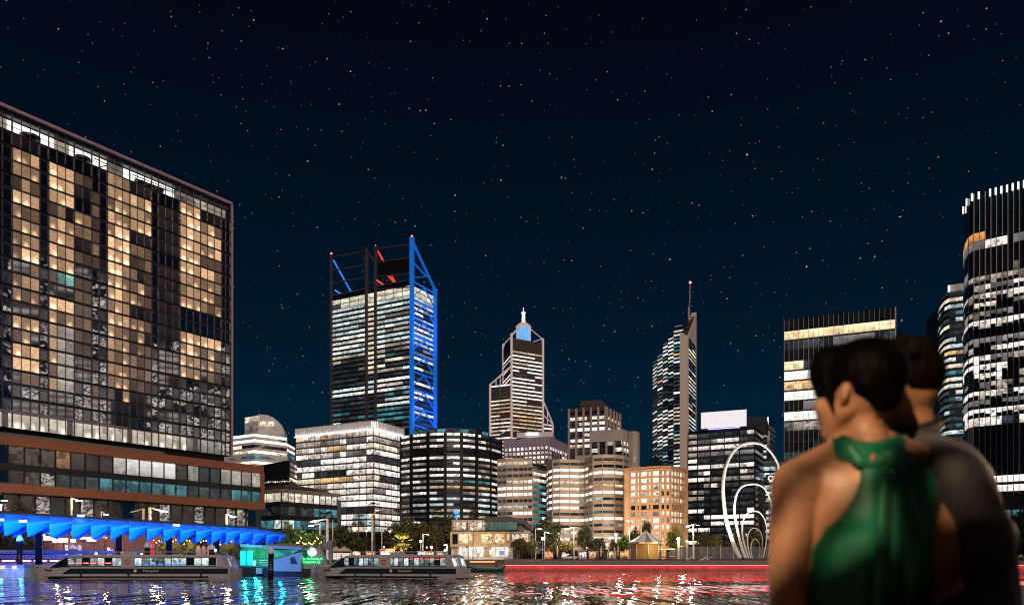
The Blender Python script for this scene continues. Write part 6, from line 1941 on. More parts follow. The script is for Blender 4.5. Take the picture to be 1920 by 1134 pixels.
lamp(600, 1000, 981, 176, 'short hanging lamp with blue-white head under the long square arm', ((-17, -4, 11),), w=.3)
lamp(624, 1040, 975, 178, 'thin unlit pole right behind the big square lamp post', (), w=.16)
lamp(698, 1046, 966, 244, 'tall cream pole with a violet globe beside it, in front of the palms', ((9, 10, 8),), col=(.70, .62, 1), w=.5)
lamp(716, 1044, 991, 246, 'slim unlit mast with upturned right arm, by the orange awning', ((20, -4, 0),), w=.26)
lamp(687, 1044, 996, 262, 'small pinkish round lamp among the dark trees, left of the tall cream pole', (), bulb=.32, col=(1, .85, 1), w=.12)
lamp(731, 1044, 997, 262, 'small violet round lamp between the awning mast and the lit palm', (), bulb=.34, col=(.85, .7, 1), w=.12)
lamp(793, 1044, 1000, 243, 'unlit upturned-arm lamp post right of the lit palm', ((11, -2, 0),), w=.30, power=700)
lamp(789, 1044, 1016, 243.5, 'low lamp head glowing blue-white on a short post right of the lit palm', (), bulb=.4, col=(.7, .78, 1), w=.2)
lamp(809, 1044, 1027, 240, 'low bollard-like lamp with white globe left of the restaurant', (), bulb=.36, col=(1, .95, 1), w=.26)
lamp(838, 1046, 1020, 239, 'low white lamp post with curved head at the left corner of the restaurant', ((-3, -1, 6),), col=(.9, .85, 1), w=.3, power=500)
lamp(878, 1044, 986, 240, 'pole with a bright mauve-white head in front of the restaurant terrace', ((-8, -2, 7),), col=(.82, .82, 1), w=.26)
lamp(887, 1044, 972, 241, 'dark slim mast crossing the restaurant front', (), w=.22, pcol=M_['brown'])
lamp(900, 1044, 986, 248, 'lamp head glowing in front of the upper terrace, right of the mauve one', (), bulb=.5, col=(.82, .86, 1), w=.1)
lamp(1021, 1044, 996, 240, 'cream lamp post with short upturned arm in front of the large dark tree', ((9, -3, 0),), w=.34, power=900)
lamp(1017, 1044, 1011, 239.5, 'small blue-white lamp just left of the cream post by the large dark tree', (), bulb=.38, col=(.75, .78, 1), w=.18)
lamp(1004, 1044, 990, 243, 'tall lamp with a slanted violet-blue head above the restaurant roof end', ((8, -1, 9),), col=(.55, .55, 1), w=.18)
lamp(1076, 1044, 987, 240, 'double-armed lamp post with brilliant left head before the rippling tan building', ((-13, -4, 9), (14, -3, 0)), col=(1, .93, .85), strength=40, w=.34, power=5200)
lamp(1155, 1044, 1004, 262, 'bright white lamp among shrubs at the foot of the rippling building', (), bulb=.5, col=(1, .95, .85), w=.14, power=2600)
lamp(1180, 1044, 992, 244, 'lamp post left of the striped tent with a white head half way up', ((-2, 16, 7),), col=(1, .95, .9), w=.26, power=1400)
lamp(1272, 1046, 1012, 239, 'stout white lamp with a white dome right of the spinning ride', (), bulb=.48, col=(1, .96, .92), w=.5, power=900)
lamp(1300, 1046, 982, 242, 'twin-armed lamp post with a brilliant left head in front of the charcoal building', ((-10, -4, 8), (12, -3, 0)), col=(1, .93, .86), strength=40, w=.32, power=5200)
lamp(1288, 1046, 1016, 250, 'slender white pole in front of the orange building corner', (), bulb=.3, col=(1, .95, .9), w=.2)

def street_glow():
    """lanterns on the street between the quay and the office fronts"""
    spots = [(660, 300, 2500), (720, 315, 3000), (800, 320, 2500), (960, 330, 8000), (1005, 335, 8000), (1060, 325, 12000), (1100, 320, 12000), (1145, 320, 12000), (1200, 300, 12000), (1235, 300, 13000), (1262, 302, 13000), (1278, 305, 9000), (1350, 315, 3500), (560, 250, 2500)]
    for i, (px, D, e) in enumerate(spots):
        g = G(px, D)
        where = ('by the foot of the cream office block', 'before the corner of the cream office block', 'before the black bowed office building', 'before the ribbed tan building', 'at the green flank of the ribbed tan building', 'before the left end of the rippling tan building', 'before the middle of the rippling tan building', 'before the right end of the rippling tan building', 'before the left end of the orange building', 'behind the striped tent, before the orange building', 'before the chamfered corner of the orange building', 'at the right end of the orange building', 'before the charcoal office building', 'beside the low eaved building')[i]
        T = thing('street_lantern', 'amber street lantern ' + where, 'street lantern', (g.x, g.y, GZ), 'street lanterns behind the trees')
        MB().tube([(0, 0, 0), (0, 0, 5.0)], [.09, .06], 6).build('pole', M_['black'], T, True)
        MB().ball((0, 0, 5.25), .26, 8, 6).build('globe', bpy.data.materials.get('lantern_globe') or glow('lantern_globe', (1, .78, .45), 10, False), T, True)
        ld = bpy.data.lights.new('lantern_light', 'POINT'); ld.energy = e; ld.color = (1, .78, .55); ld.shadow_soft_size = 1.4
        lo = bpy.data.objects.new('lantern_light', ld); link(lo, T); lo.visible_glossy = False; lo.location = (0, -.4, 5.3)
street_glow()

# ---- trees
def leaf_mat(name, col, tr=.25):
    m, nt, b = new_mat(name)
    geo = N(nt, 'ShaderNodeNewGeometry')
    no = N(nt, 'ShaderNodeTexNoise', i_Scale=.9, i_Detail=2.0)
    nt.links.new(geo.outputs['Position'], no.inputs['Vector'])
    mr = N(nt, 'ShaderNodeMapRange', i_From_Min=.3, i_From_Max=.7, i_To_Min=.55, i_To_Max=1.5)
    nt.links.new(no.outputs[0], mr.inputs[0])
    vm = N(nt, 'ShaderNodeVectorMath', operation='SCALE'); vm.inputs[0].default_value = col
    nt.links.new(mr.outputs[0], vm.inputs['Scale'])
    nt.links.new(vm.outputs[0], b.inputs['Base Color'])
    b.inputs['Roughness'].default_value = .55
    return m
LEAF = {'dark': leaf_mat('leaf_dark', (.060, .066, .022)), 'olive': leaf_mat('leaf_olive', (.11, .10, .035)), 'green': leaf_mat('leaf_green', (.085, .16, .022)), 'gold': leaf_mat('leaf_gold', (.20, .19, .03))}
BARK = mat('bark', (.16, .10, .07), .8, var=.3, scale=2, bump=.4)
_crowns = {}
def crown_mesh(key, m, seed, n=2400, clumps=30, leaf=.075, flat=.8):
    if key in _crowns:
        return _crowns[key]
    rng = random.Random(seed)
    mb = MB()
    cl = []
    for _ in range(clumps):
        while True:
            v = Vector((rng.uniform(-1, 1), rng.uniform(-1, 1), rng.uniform(-1, 1)))
            if .25 < v.length < 1:
                break
        cl.append((Vector((v.x * .78, v.y * .78, v.z * flat * .72)), rng.uniform(.20, .38)))
    for c, r in cl:
        for _ in range(n // clumps):
            d = Vector((rng.gauss(0, 1), rng.gauss(0, 1), rng.gauss(0, .8))).normalized() * (r * rng.uniform(.45, 1.08))
            p = c + d
            a = Vector((rng.gauss(0, 1), rng.gauss(0, 1), rng.gauss(0, 1))).normalized()
            b = a.cross(Vector((rng.gauss(0, 1), rng.gauss(0, 1), rng.gauss(0, 1)))).normalized()
            s = leaf * rng.uniform(.6, 1.3)
            mb.add([p - a * s, p - b * s * .55, p + a * s, p + b * s * .55], [(0, 1, 2, 3)])
    _crowns[key] = mb.mesh('crown', m)
    return _crowns[key]
def tree(px, ytop, ybase, wpx, D, label, kind='dark', seed=1, trunk=.25, group='broad-leaved trees on the promenade', stems=1, zb=None, sq=1.0):
    g = G(px, D)
    zb = zb if zb is not None else (2.9 if D < 200 else GZ)
    T = thing('tree', label, 'tree', (g.x, g.y, zb), group)
    s = D / F
    H = Z(ytop, D) - zb
    hc = (H - max(0.8, H * .22)) / 2
    me = crown_mesh((kind, seed % 4), LEAF[kind], seed % 4 + 10 * len(kind))
    o = bpy.data.objects.new('crown', me); link(o, T)
    o.location = (0, 0, H - hc * 1.0); o.scale = (wpx * s / 2, wpx * s / 2 * sq, hc / .78); o.rotation_euler = (0, 0, seed * 1.3)
    rng = random.Random(seed)
    for k in range(stems):
        dx = (k - (stems - 1) / 2) * wpx * s * .16
        top = Vector((dx * 1.6 + rng.uniform(-.2, .2), rng.uniform(-.3, .3), H - hc * .9))
        mb = MB().tube([(dx * .5, 0, -.3), (dx * .8, .05, (H - hc) * .4), tuple(top)], [trunk, trunk * .75, trunk * .35], 7)
        for j in range(4):
            a = rng.uniform(0, 6.28); b = top.lerp(Vector((dx * .8, 0, (H - hc) * .5)), rng.uniform(.1, .7))
            mb.tube([tuple(b), (b.x + math.cos(a) * wpx * s * .25, b.y + math.sin(a) * wpx * s * .25, b.z + hc * rng.uniform(.3, .8))], [trunk * .4, trunk * .12], 5)
        mb.build('trunk', BARK, T, True)
    return T
tree(545, 982, 1025, 62, 170, 'yellow-green tree behind the right end of the blue canopy', 'green', 1)
tree(588, 992, 1028, 50, 172, 'darker green tree hung with small bulbs, beside the jetty sign wall', 'green', 2)
tree(640, 980, 1042, 60, 256, 'dark tree behind the two white market tents', 'dark', 3)
tree(680, 1004, 1044, 54, 252, 'dark tree at the foot of the tall cream pole', 'dark', 0)
tree(745, 978, 1044, 66, 262, 'dark tree behind the orange awning', 'dark', 2)
tree(772, 968, 1044, 74, 270, 'large brown-dark tree behind the lit palm', 'olive', 1)
tree(815, 975, 1044, 46, 268, 'dark olive tree between the lit palm and the restaurant', 'olive', 3)
tree(845, 962, 1044, 50, 274, 'tall dark tree at the left side of the restaurant', 'olive', 0)
tree(974, 1004, 1046, 38, 238, 'round multi-stemmed tree in front of the restaurant, left of its golden twin', 'olive', 2, .14, stems=3)
tree(998, 1007, 1046, 26, 238.5, 'golden-green small tree right of the round multi-stemmed tree', 'gold', 1, .12, stems=2)
tree(1026, 966, 1044, 62, 252, 'large dark tree right of the restaurant roof', 'dark', 1, .4)
tree(1048, 1012, 1044, 46, 244, 'low yellow-lit tree under the large dark tree', 'olive', 3)
tree(1068, 1014, 1044, 28, 246, 'bright golden shrub-like tree left of the double-armed lamp', 'gold', 0, .12)
tree(1098, 982, 1044, 40, 250, 'tall dark tree right of the double-armed lamp', 'dark', 2)
tree(1122, 1004, 1044, 36, 248, 'dark bushy tree before the foot of the rippling building', 'dark', 3)
tree(1150, 1010, 1044, 20, 256, 'small round-headed tree among the folded umbrellas', 'olive', 1, .12)
tree(1170, 1000, 1044, 30, 250, 'green tree just left of the striped tent', 'green', 0)
tree(1213, 970, 1030, 22, 292, 'dark conical tree rising behind the striped tent roof', 'dark', 0, .2)
tree(1190, 985, 1030, 26, 296, 'dark tree behind the left slope of the striped tent', 'dark', 1, .2)
tree(1266, 986, 1040, 40, 256, 'yellow-lit tree in front of the orange building', 'gold', 2)
tree(1320, 990, 1030, 34, 275, 'dark tree at the foot of the charcoal building, left of the round bush', 'olive', 2)
tree(1345, 1000, 1030, 26, 268, 'round golden bush tree before the charcoal building', 'gold', 3, .12)
tree(1382, 988, 1030, 44, 276, 'dark-leaved tree seen through the white hoops', 'olive', 0)
tree(1412, 990, 1030, 38, 280, 'olive tree behind the smallest white hoops', 'olive', 1)
tree(1914, 944, 1030, 40, 262, 'green street tree before the tan podium at the right edge', 'green', 2)
tree(36, 934, 1000, 74, 160, 'black bush against the foot of the hotel, far left', 'dark', 1)
for i, (x, y, w) in enumerate(((308, 1012, 26), (332, 1016, 34), (360, 1012, 30), (418, 1016, 26), (438, 1014, 24))):
    tree(x, y, 1040, w, 165, ('yellow-lit shrub right of the red and white banner', 'wide yellow-lit shrub below the festoon bulbs', 'yellow-lit shrub left of the timber arch boards', 'yellow-lit shrub behind the stern of the left ferry', 'yellow-lit shrub next to the jetty waiting room')[i], 'gold', i, .1, 'lit shrubs behind the pier')

def palm(px, ytop, ybase, D, label, rpx, kind, group, nf=16, seed=1, tr=.22, droop=.5):
    g = G(px, D)
    T = thing('palm_tree', label, 'palm', (g.x, g.y, GZ), group)
    H = Z(ytop, D) - GZ
    s = D / F
    r = rpx * s
    lean = (seed % 3 - 1) * .3
    MB().tube([(0, 0, -.3), (lean * .3, 0, H * .5), (lean, 0, H)], [tr * 1.3, tr, tr * .85], 8).build('trunk', BARK, T, True)
    rng = random.Random(seed)
    for k in range(nf):
        a = k * 2.399 + rng.uniform(-.2, .2)
        el = rng.uniform(-.55, 1.25)
        d = Vector((math.cos(a) * math.cos(el), math.sin(a) * math.cos(el), math.sin(el)))
        side = Vector((-math.sin(a), math.cos(a), 0))
        mb = MB()
        spine = []
        for j in range(6):
            t = j / 5
            spine.append(Vector((lean, 0, H)) + d * (r * t) - Vector((0, 0, r * droop * t * t * (1 - .4 * max(el, 0)))))
        # a fan frond: leaflets fanning from the last part of the stalk
        mb.tube(spine[:4], [.04, .03, .03, .02], 4)
        base = spine[3]
        for j in range(9):
            th = (j - 4) / 4 * 1.15
            dd = (d * math.cos(th) + side * math.sin(th)).normalized()
            tip = base + dd * (r * .55) - Vector((0, 0, r * droop * .35))
            wv = side.cross(dd).cross(dd).normalized() * (r * .05) if side.cross(dd).length > .01 else d * .05
            mid = base.lerp(tip, .5) + Vector((0, 0, r * .04))
            mb.add([base, mid + wv, tip, mid - wv], [(0, 1, 2, 3)])
        mb.build('frond', LEAF[kind], T, True)
    if nf > 16:
        MB().lathe((0, 0, H - r * .5), [(tr, 0), (tr * 2.2, r * .15), (tr * 2.4, r * .35), (tr, r * .5)], 10).build('skirt', BARK, T, True)
palm(752, 1016, 1044, 242, 'short stout fan palm floodlit yellow-green behind the right ferry', 21, 'gold', 'palms on the promenade', 26, 2, .5, .35)
for i, (x, y, rr, lab) in enumerate(((703, 950, 15, 'tall thin palm in front of the cream office block, beside the tall cream pole'), (752, 948, 14, 'tall thin palm rising above the floodlit fan palm'), (818, 962, 15, 'palm with a ragged olive crown left of the restaurant'), (612, 966, 16, 'tall palm behind the big square lamp post'), (672, 972, 15, 'dark palm between the market tents and the tall cream pole'), (886, 962, 12, 'slim palm standing behind the restaurant terrace'))):
    palm(x, y, 1044, 262 + 2 * i, lab, rr, 'olive' if i in (2, 5) else 'dark', 'palms on the promenade', 16, i + 3, .2, .7)
def palm_flood():
    T = bpy.data.objects['palm_tree']
    for dx in (-4.5, 3.5):
        ld = bpy.data.lights.new('palm_floodlight', 'SPOT'); ld.energy = 9000; ld.color = (1, .86, .42); ld.spot_size = R(70); ld.spot_blend = .7; ld.shadow_soft_size = .2
        lo = bpy.data.objects.new('palm_floodlight', ld); link(lo, T); lo.location = (dx, -6.5, .6)
        lo.rotation_euler = Vector((-dx, 6.5, 3.6)).to_track_quat('-Z', 'Y').to_euler()
palm_flood()

# ---- market: tents, awning kiosk, umbrellas, signs, cars, people
def market():
    cream = mat('tent_canvas', (.62, .52, .34), .7, var=.08)
    for i, (x, lab) in enumerate(((630, 'cream market tent with a pointed roof, left of its twin'), (645, 'cream market tent with a pointed roof, right of its twin'))):
        q = P(x, 1046, 241)
        t = thing('market_tent', lab, 'tent', (q.x, q.y + i * .8, GZ), 'market tents')
        zr = Z(1032, 241) - GZ; za = Z(1023, 241) - GZ; r = 13 / F * 241
        for k in range(4):
            a0, a1 = math.pi / 4 + k * math.pi / 2, math.pi / 4 + (k + 1) * math.pi / 2
            p0, p1 = Vector((r * 1.3 * math.cos(a0), r * 1.3 * math.sin(a0), zr)), Vector((r * 1.3 * math.cos(a1), r * 1.3 * math.sin(a1), zr))
            ap = Vector((0, 0, za)); dn = Vector((0, 0, -.1))
            m_ = (p0 + p1) / 2 * .45 + Vector((0, 0, za * .5 + .1)) * 1.0; m_.z = zr + (za - zr) * .38
            MB().add([p0, p1, ap, p0 + dn, p1 + dn, ap + dn], [(0, 1, 2), (5, 4, 3), (0, 3, 4, 1), (1, 4, 5, 2), (2, 5, 3, 0)]).build('roof_panel', cream, t, True)
            MB().tube([(p0.x, p0.y, 0), (p0.x, p0.y, zr)], .06, 5).build('leg', M_['steel'], t, True)
        MB().box((0, 1.6, 1.0), (1.5, .2, 1.0)).build('counter', glow('stall_counter', (1, .80, .72), .8, False) if i == 0 else bpy.data.materials['stall_counter'], t, True)
    q = P(726, 1046, 240)
    t = thing('food_kiosk', 'food kiosk with a glowing orange awning and two white lit menu screens', 'kiosk', (q.x, q.y, GZ))
    w = 30 / F * 240
    MB().box((0, .8, 1.4), (w / 2, 1.2, 1.4)).build('body', M_['brown'], t, True)
    MB().add([(-w / 2, -.4, 2.85), (w / 2, -.4, 3.2), (w / 2, 1.0, 3.5), (-w / 2, 1.0, 3.15), (-w / 2, -.4, 2.65), (w / 2, -.4, 3.0), (w / 2, 1.0, 3.3), (-w / 2, 1.0, 2.95)], [(0, 1, 2, 3), (7, 6, 5, 4), (0, 4, 5, 1), (1, 5, 6, 2), (2, 6, 7, 3), (3, 7, 4, 0)]).build('awning', glow('orange_awning', (1, .22, .04), .75), t, True)
    for dx in (-1.3, .1):
        MB().box((dx, -.45, 1.95), (.58, .06, .5)).build('menu_screen', glow('menu_screen', (.85, .85, 1), 1.6) if dx < 0 else bpy.data.materials['menu_screen'], t, True)
    MB().box((-.5, -.55, .9), (1.2, .1, .28)).build('counter_light', glow('counter_glow', (1, .55, .3), 1.2), t, True)
    q = P(768, 1046, 241)
    t = thing('menu_sign', 'small yellow and red lit sign board right of the floodlit palm', 'sign', (q.x, q.y, GZ))
    MB().box((0, 0, .9), (.62, .08, .75)).build('board', glow('yellow_board', (1, .55, .08), .9), t, True)
    for k in range(4):
        MB().box((0, -.1, .45 + k * .3), (.45, .03, .05)).build('line', glow('red_line', (.9, .1, .05), .5, False) if k == 0 else bpy.data.materials['red_line'], t, True)
    MB().box((0, 0, .1), (.1, .1, .1)).build('foot', M_['black'], t, True)
    # a row of small lit stalls under the trees
    hues = ((1, .72, .5), (1, .45, .2), (1, .85, .75), (.9, .8, 1), (1, .6, .25))
    wh = ('left of the tall cream pole', 'between the tall cream pole and the food kiosk', 'left of the floodlit palm', 'right of the yellow lit sign board', 'by the low bollard lamp', 'left of the low white lamp', 'under the large dark tree', 'left of the double-armed lamp', 'right of the parked silver car', 'before the dark bushy tree', 'below the umbrella pair', 'left of the striped tent')
    for i, x in enumerate((668, 694, 750, 790, 806, 826, 1030, 1060, 1092, 1112, 1146, 1170)):
        q = P(x, 0, 246 + (i % 3) * 1.5)
        t = thing('market_stall', 'small lit market stall ' + wh[i], 'stall', (q.x, q.y, GZ), 'lit stalls under the trees')
        key = 'stall_light_%d' % (i % 5)
        gm = bpy.data.materials.get(key) or lit(key, hues[i % 5], 1.2, .8, 1.2, cell=.5, contrast=.9)
        ubox_l('counter', M_['timber'], t, (0, -.5, .45), (2.2, .5, .9)); ubox_l('lit_back', gm, t, (0, .6, 1.5), (2.3, .15, 1.5)); ubox_l('roof', (M_['brown'], M_['offwhite'])[i % 2], t, (0, 0, 2.55), (2.7, 1.8, .12))
        for s_ in (-1, 1):
            ubox_l('post', M_['steel'], t, (s_ * 1.2, -.7, 1.25), (.08, .08, 2.5))
        if i % 2 == 0:
            ld = bpy.data.lights.new('stall_lamp', 'POINT'); ld.energy = 420; ld.color = hues[i % 5]; ld.shadow_soft_size = .3
            lo = bpy.data.objects.new('stall_lamp', ld); link(lo, t); lo.location = (0, -1.0, 2.2); lo.visible_glossy = False
    q = P(574, 1018, 168)
    t = thing('festoon_lights', 'string of warm bulbs in the tree beside the jetty sign wall', 'string lights', (q.x, q.y, 2.9))
    rng = random.Random(5)
    bulb = bpy.data.materials['festoon_bulb']
    cat = [P(556 + i * 2.9, 1017 - 5 * math.sin(i * .6) + rng.uniform(-5, 4), 166.5 + rng.uniform(-1, 1)) for i in range(18)]
    MB().tube([v + Vector((0, 0, .14)) for v in cat], .025, 4).build('cable', M_['black'], t)
    for v in cat:
        o = bpy.data.objects.new('bulb', bulb_mesh(bulb)); link(o, t); o.location = v - wloc(t)
    ld = bpy.data.lights.new('festoon_glow', 'POINT'); ld.energy = 900; ld.color = (1, .70, .24); ld.shadow_soft_size = .4
    lo = bpy.data.objects.new('festoon_glow', ld); link(lo, t); lo.location = P(580, 1014, 162) - wloc(t)
    # low planter wall and fence behind ferry 2
    q = P(700, 1046, 238.6)
    bal = mat('rail_paint', (.5, .44, .38), .5)
    t = thing('promenade_railing', 'low pale railing along the promenade edge behind the right ferry', 'railing', (q.x, q.y, GZ))
    for k in range(40):
        a = P(600 + k * 7, 0, 240.5)
        MB().box((a.x, a.y, GZ + .5), (.04, .04, .5)).build('baluster', bal, t)
    a, b = P(600, 0, 240.5), P(873, 0, 240.5)
    MB().bar((a.x, a.y, GZ + 1.0), (b.x, b.y, GZ + 1.0), .09).build('handrail', bal, t)
    # folded umbrellas
    uc = mat('folded_canvas', (.55, .40, .26), .7, var=.15)
    labs = ('folded tan umbrella left of the parked silver car', 'folded tan umbrella right of the double-armed lamp', 'folded tan umbrella left of the slender pair', 'folded tan umbrella right of the dark bushy tree', 'left one of two folded umbrellas standing close together', 'right one of two folded umbrellas standing close together')
    proto = None
    for i, (x, yt) in enumerate(((1045, 1021), (1085, 1021), (1127, 1021), (1141, 1022), (1152, 1021), (1158.5, 1021))):
        q = P(x, 1044, 240 + .4 * i)
        if proto is None:
            proto = t = thing('folded_umbrella', labs[i], 'umbrella', (q.x, q.y, GZ), 'folded umbrellas on the quay')
            MB().tube([(0, 0, 0), (0, 0, 3.9)], .05, 6).build('pole', M_['steel'], t, True)
            MB().lathe((0, 0, .8), [(.1, 0), (.26, .15), (.24, .8), (.30, 1.6), (.20, 2.6), (.06, 3.05)], 10).build('canvas', uc, t, True)
            MB().lathe((0, 0, 0), [(.4, 0), (.4, .12), (.1, .2)], 10).build('base', M_['concrete'], t, True)
        else:
            t = proto.copy(); link(t); t.location = (q.x, q.y, GZ); WL[t.name] = Vector(t.location); t['label'] = labs[i]
            for ch in list(proto.children):
                c = ch.copy(); link(c, t)
    # parked car
    def car(px, D, label, col, rz):
        q = P(px, 0, D)
        t = thing('parked_car', label, 'car', (q.x, q.y, GZ), None, rz)
        cm = mat('car_paint_%d' % px, col, .3, .2)
        pr = [(-2.1, .35), (-2.1, .85), (-1.5, .95), (-.9, 1.42), (.6, 1.45), (1.2, .98), (2.0, .85), (2.15, .4)]
        k = len(pr)
        mb = MB().add([(x, -.82, z) for x, z in pr] + [(x, .82, z) for x, z in pr], [tuple(range(k - 1, -1, -1)), tuple(range(k, 2 * k))] + [(i, (i + 1) % k, k + (i + 1) % k, k + i) for i in range(k)])
        mb.build('body', cm, t, True)
        for s_ in (-1, 1):
            MB().add([(-1.3, s_ * .835, .98), (-.85, s_ * .835, 1.36), (.5, s_ * .835, 1.38), (1.0, s_ * .835, 1.0)] + [(-1.3, s_ * .80, .98), (-.85, s_ * .80, 1.36), (.5, s_ * .80, 1.38), (1.0, s_ * .80, 1.0)], [(0, 1, 2, 3), (7, 6, 5, 4), (0, 4, 5, 1), (1, 5, 6, 2), (2, 6, 7, 3), (3, 7, 4, 0)]).build('side_window', M_['glass'], t, True)
            for x in (-1.35, 1.3):
                w = MB().tube([(x, s_ * .84, .33), (x, s_ * .62, .33)], .33, 14).build('wheel', M_['black'], t, True)
                MB().tube([(x, s_ * .86, .33), (x, s_ * .80, .33)], .19, 10).build('rim', M_['steel'], w, True)
            MB().box((2.12, s_ * .6, .68), (.04, .16, .08)).build('headlight', M_['white'], t, True)
            MB().box((-2.11, s_ * .62, .75), (.03, .14, .08)).build('tail_light', glow('tail_%d' % px, (1, .03, .02), 3, False) if s_ < 0 else bpy.data.materials['tail_%d' % px], t, True)
        MB().add([(.62, -.7, 1.44), (.62, .7, 1.44), (1.2, .74, 1.02), (1.2, -.74, 1.02), (.55, -.7, 1.40), (.55, .7, 1.40), (1.12, .74, .98), (1.12, -.74, .98)], [(0, 1, 2, 3), (7, 6, 5, 4), (0, 4, 5, 1), (1, 5, 6, 2), (2, 6, 7, 3), (3, 7, 4, 0)]).build('windscreen', M_['glass'], t, True)
    car(1070, 242, 'silver parked car between the folded umbrellas', (.5, .52, .56), 0.1)
    car(1909, 238, 'dark car with glowing tail lamps beyond the man, right edge', (.10, .09, .09), .5)
    # people: one continuous body each, hair and clothes colours
    skin = mat('far_skin', (.45, .27, .18), .6)
    def person_mesh(seed, cm, pm):
        rng = random.Random(seed)
        st = rng.uniform(.08, .22)
        mb = MB()
        mb.capsule((-.09, st, .08), (-.09, .02, .88), .06, .09, 8).capsule((.09, -st, .08), (.09, .02, .88), .06, .09, 8)
        n0 = len(mb.f)
        mb.ball((0, 0, 1.16), (.19, .12, .34), 10, 7).capsule((-.21, 0, 1.4), (-.26, .06, .85), .055, .04, 7).capsule((.21, 0, 1.4), (.26, -.06, .85), .055, .04, 7)
        n1 = len(mb.f)
        mb.capsule((0, 0, 1.42), (0, 0, 1.52), .055, .055, 7).ball((0, .01, 1.62), (.085, .1, .115), 10, 7)
        me = mb.mesh('person', pm)
        me.materials.append(cm); me.materials.append(skin)
        idx = [0] * n0 + [1] * (n1 - n0) + [2] * (len(mb.f) - n1)
        me.polygons.foreach_set('material_index', idx)
        return me
    hairm = mat('far_hair', (.03, .02, .015), .6)
    hair = MB().ball((0, -.02, 1.66), (.095, .105, .10), 10, 6).mesh('hair', hairm)
    cols = [((.55, .5, .5), 'white top'), ((.45, .06, .04), 'red top'), ((.05, .05, .07), 'black jacket'), ((.08, .12, .3), 'blue top'), ((.5, .38, .1), 'mustard top')]
    trs = mat('far_trousers', (.03, .03, .05), .7)
    cms = [mat('far_top_%d' % i, c, .7) for i, (c, _) in enumerate(cols)]
    mesh_ = [person_mesh(i, cms[i], trs) for i in range(5)]
    spots = [(640, 0, 'in front of the market tents'), (655, 2, 'just right of the market tents'), (664, 1, 'left of the tall cream pole'), (738, 3, 'at the right end of the food kiosk'), (781, 0, 'beside the yellow lit sign board'), (804, 4, 'near the low bollard lamp'), (824, 1, 'left of the low white lamp by the restaurant'), (1006, 2, 'under the golden-green small tree'),
             (1090, 4, 'right of the second folded umbrella'), (1096, 0, 'by the tall dark tree right of the double-armed lamp'), (1103, 1, 'nearest the dark bushy tree'), (1118, 2, 'left of the third folded umbrella'), (1134, 1, 'between the third and fourth folded umbrellas'), (1147, 3, 'left of the umbrella pair'), (1166, 0, 'below the green tree left of the striped tent'), (1331, 2, 'on the step left of the white hoops')]
    for i, (x, k, where) in enumerate(spots):
        q = P(x, 0, 238.2 + (i % 3) * .6)
        o = bpy.data.objects.new('person', mesh_[k]); link(o)
        o.location = (q.x, q.y, GZ if x < 1300 else 3.45); o.rotation_euler = (0, 0, i * 1.9)
        tag(o, 'person in a %s %s' % (cols[k][1], where), 'person', 'people on the promenade'); WL[o.name] = Vector(o.location)
        h = bpy.data.objects.new('hair', hair); link(h, o)
    for i, (x, k, lab) in enumerate(((196, 0, 'person in white standing under the blue canopy near the cafe counter'), (212, 0, 'second person in white, right of the one near the cafe counter'))):
        q = P(x, 0, 160)
        o = bpy.data.objects.new('person', mesh_[k]); link(o); o.location = (q.x, q.y, 2.9)
        tag(o, lab, 'person', 'people at the cafe'); h = bpy.data.objects.new('hair', hair); link(h, o)
market()
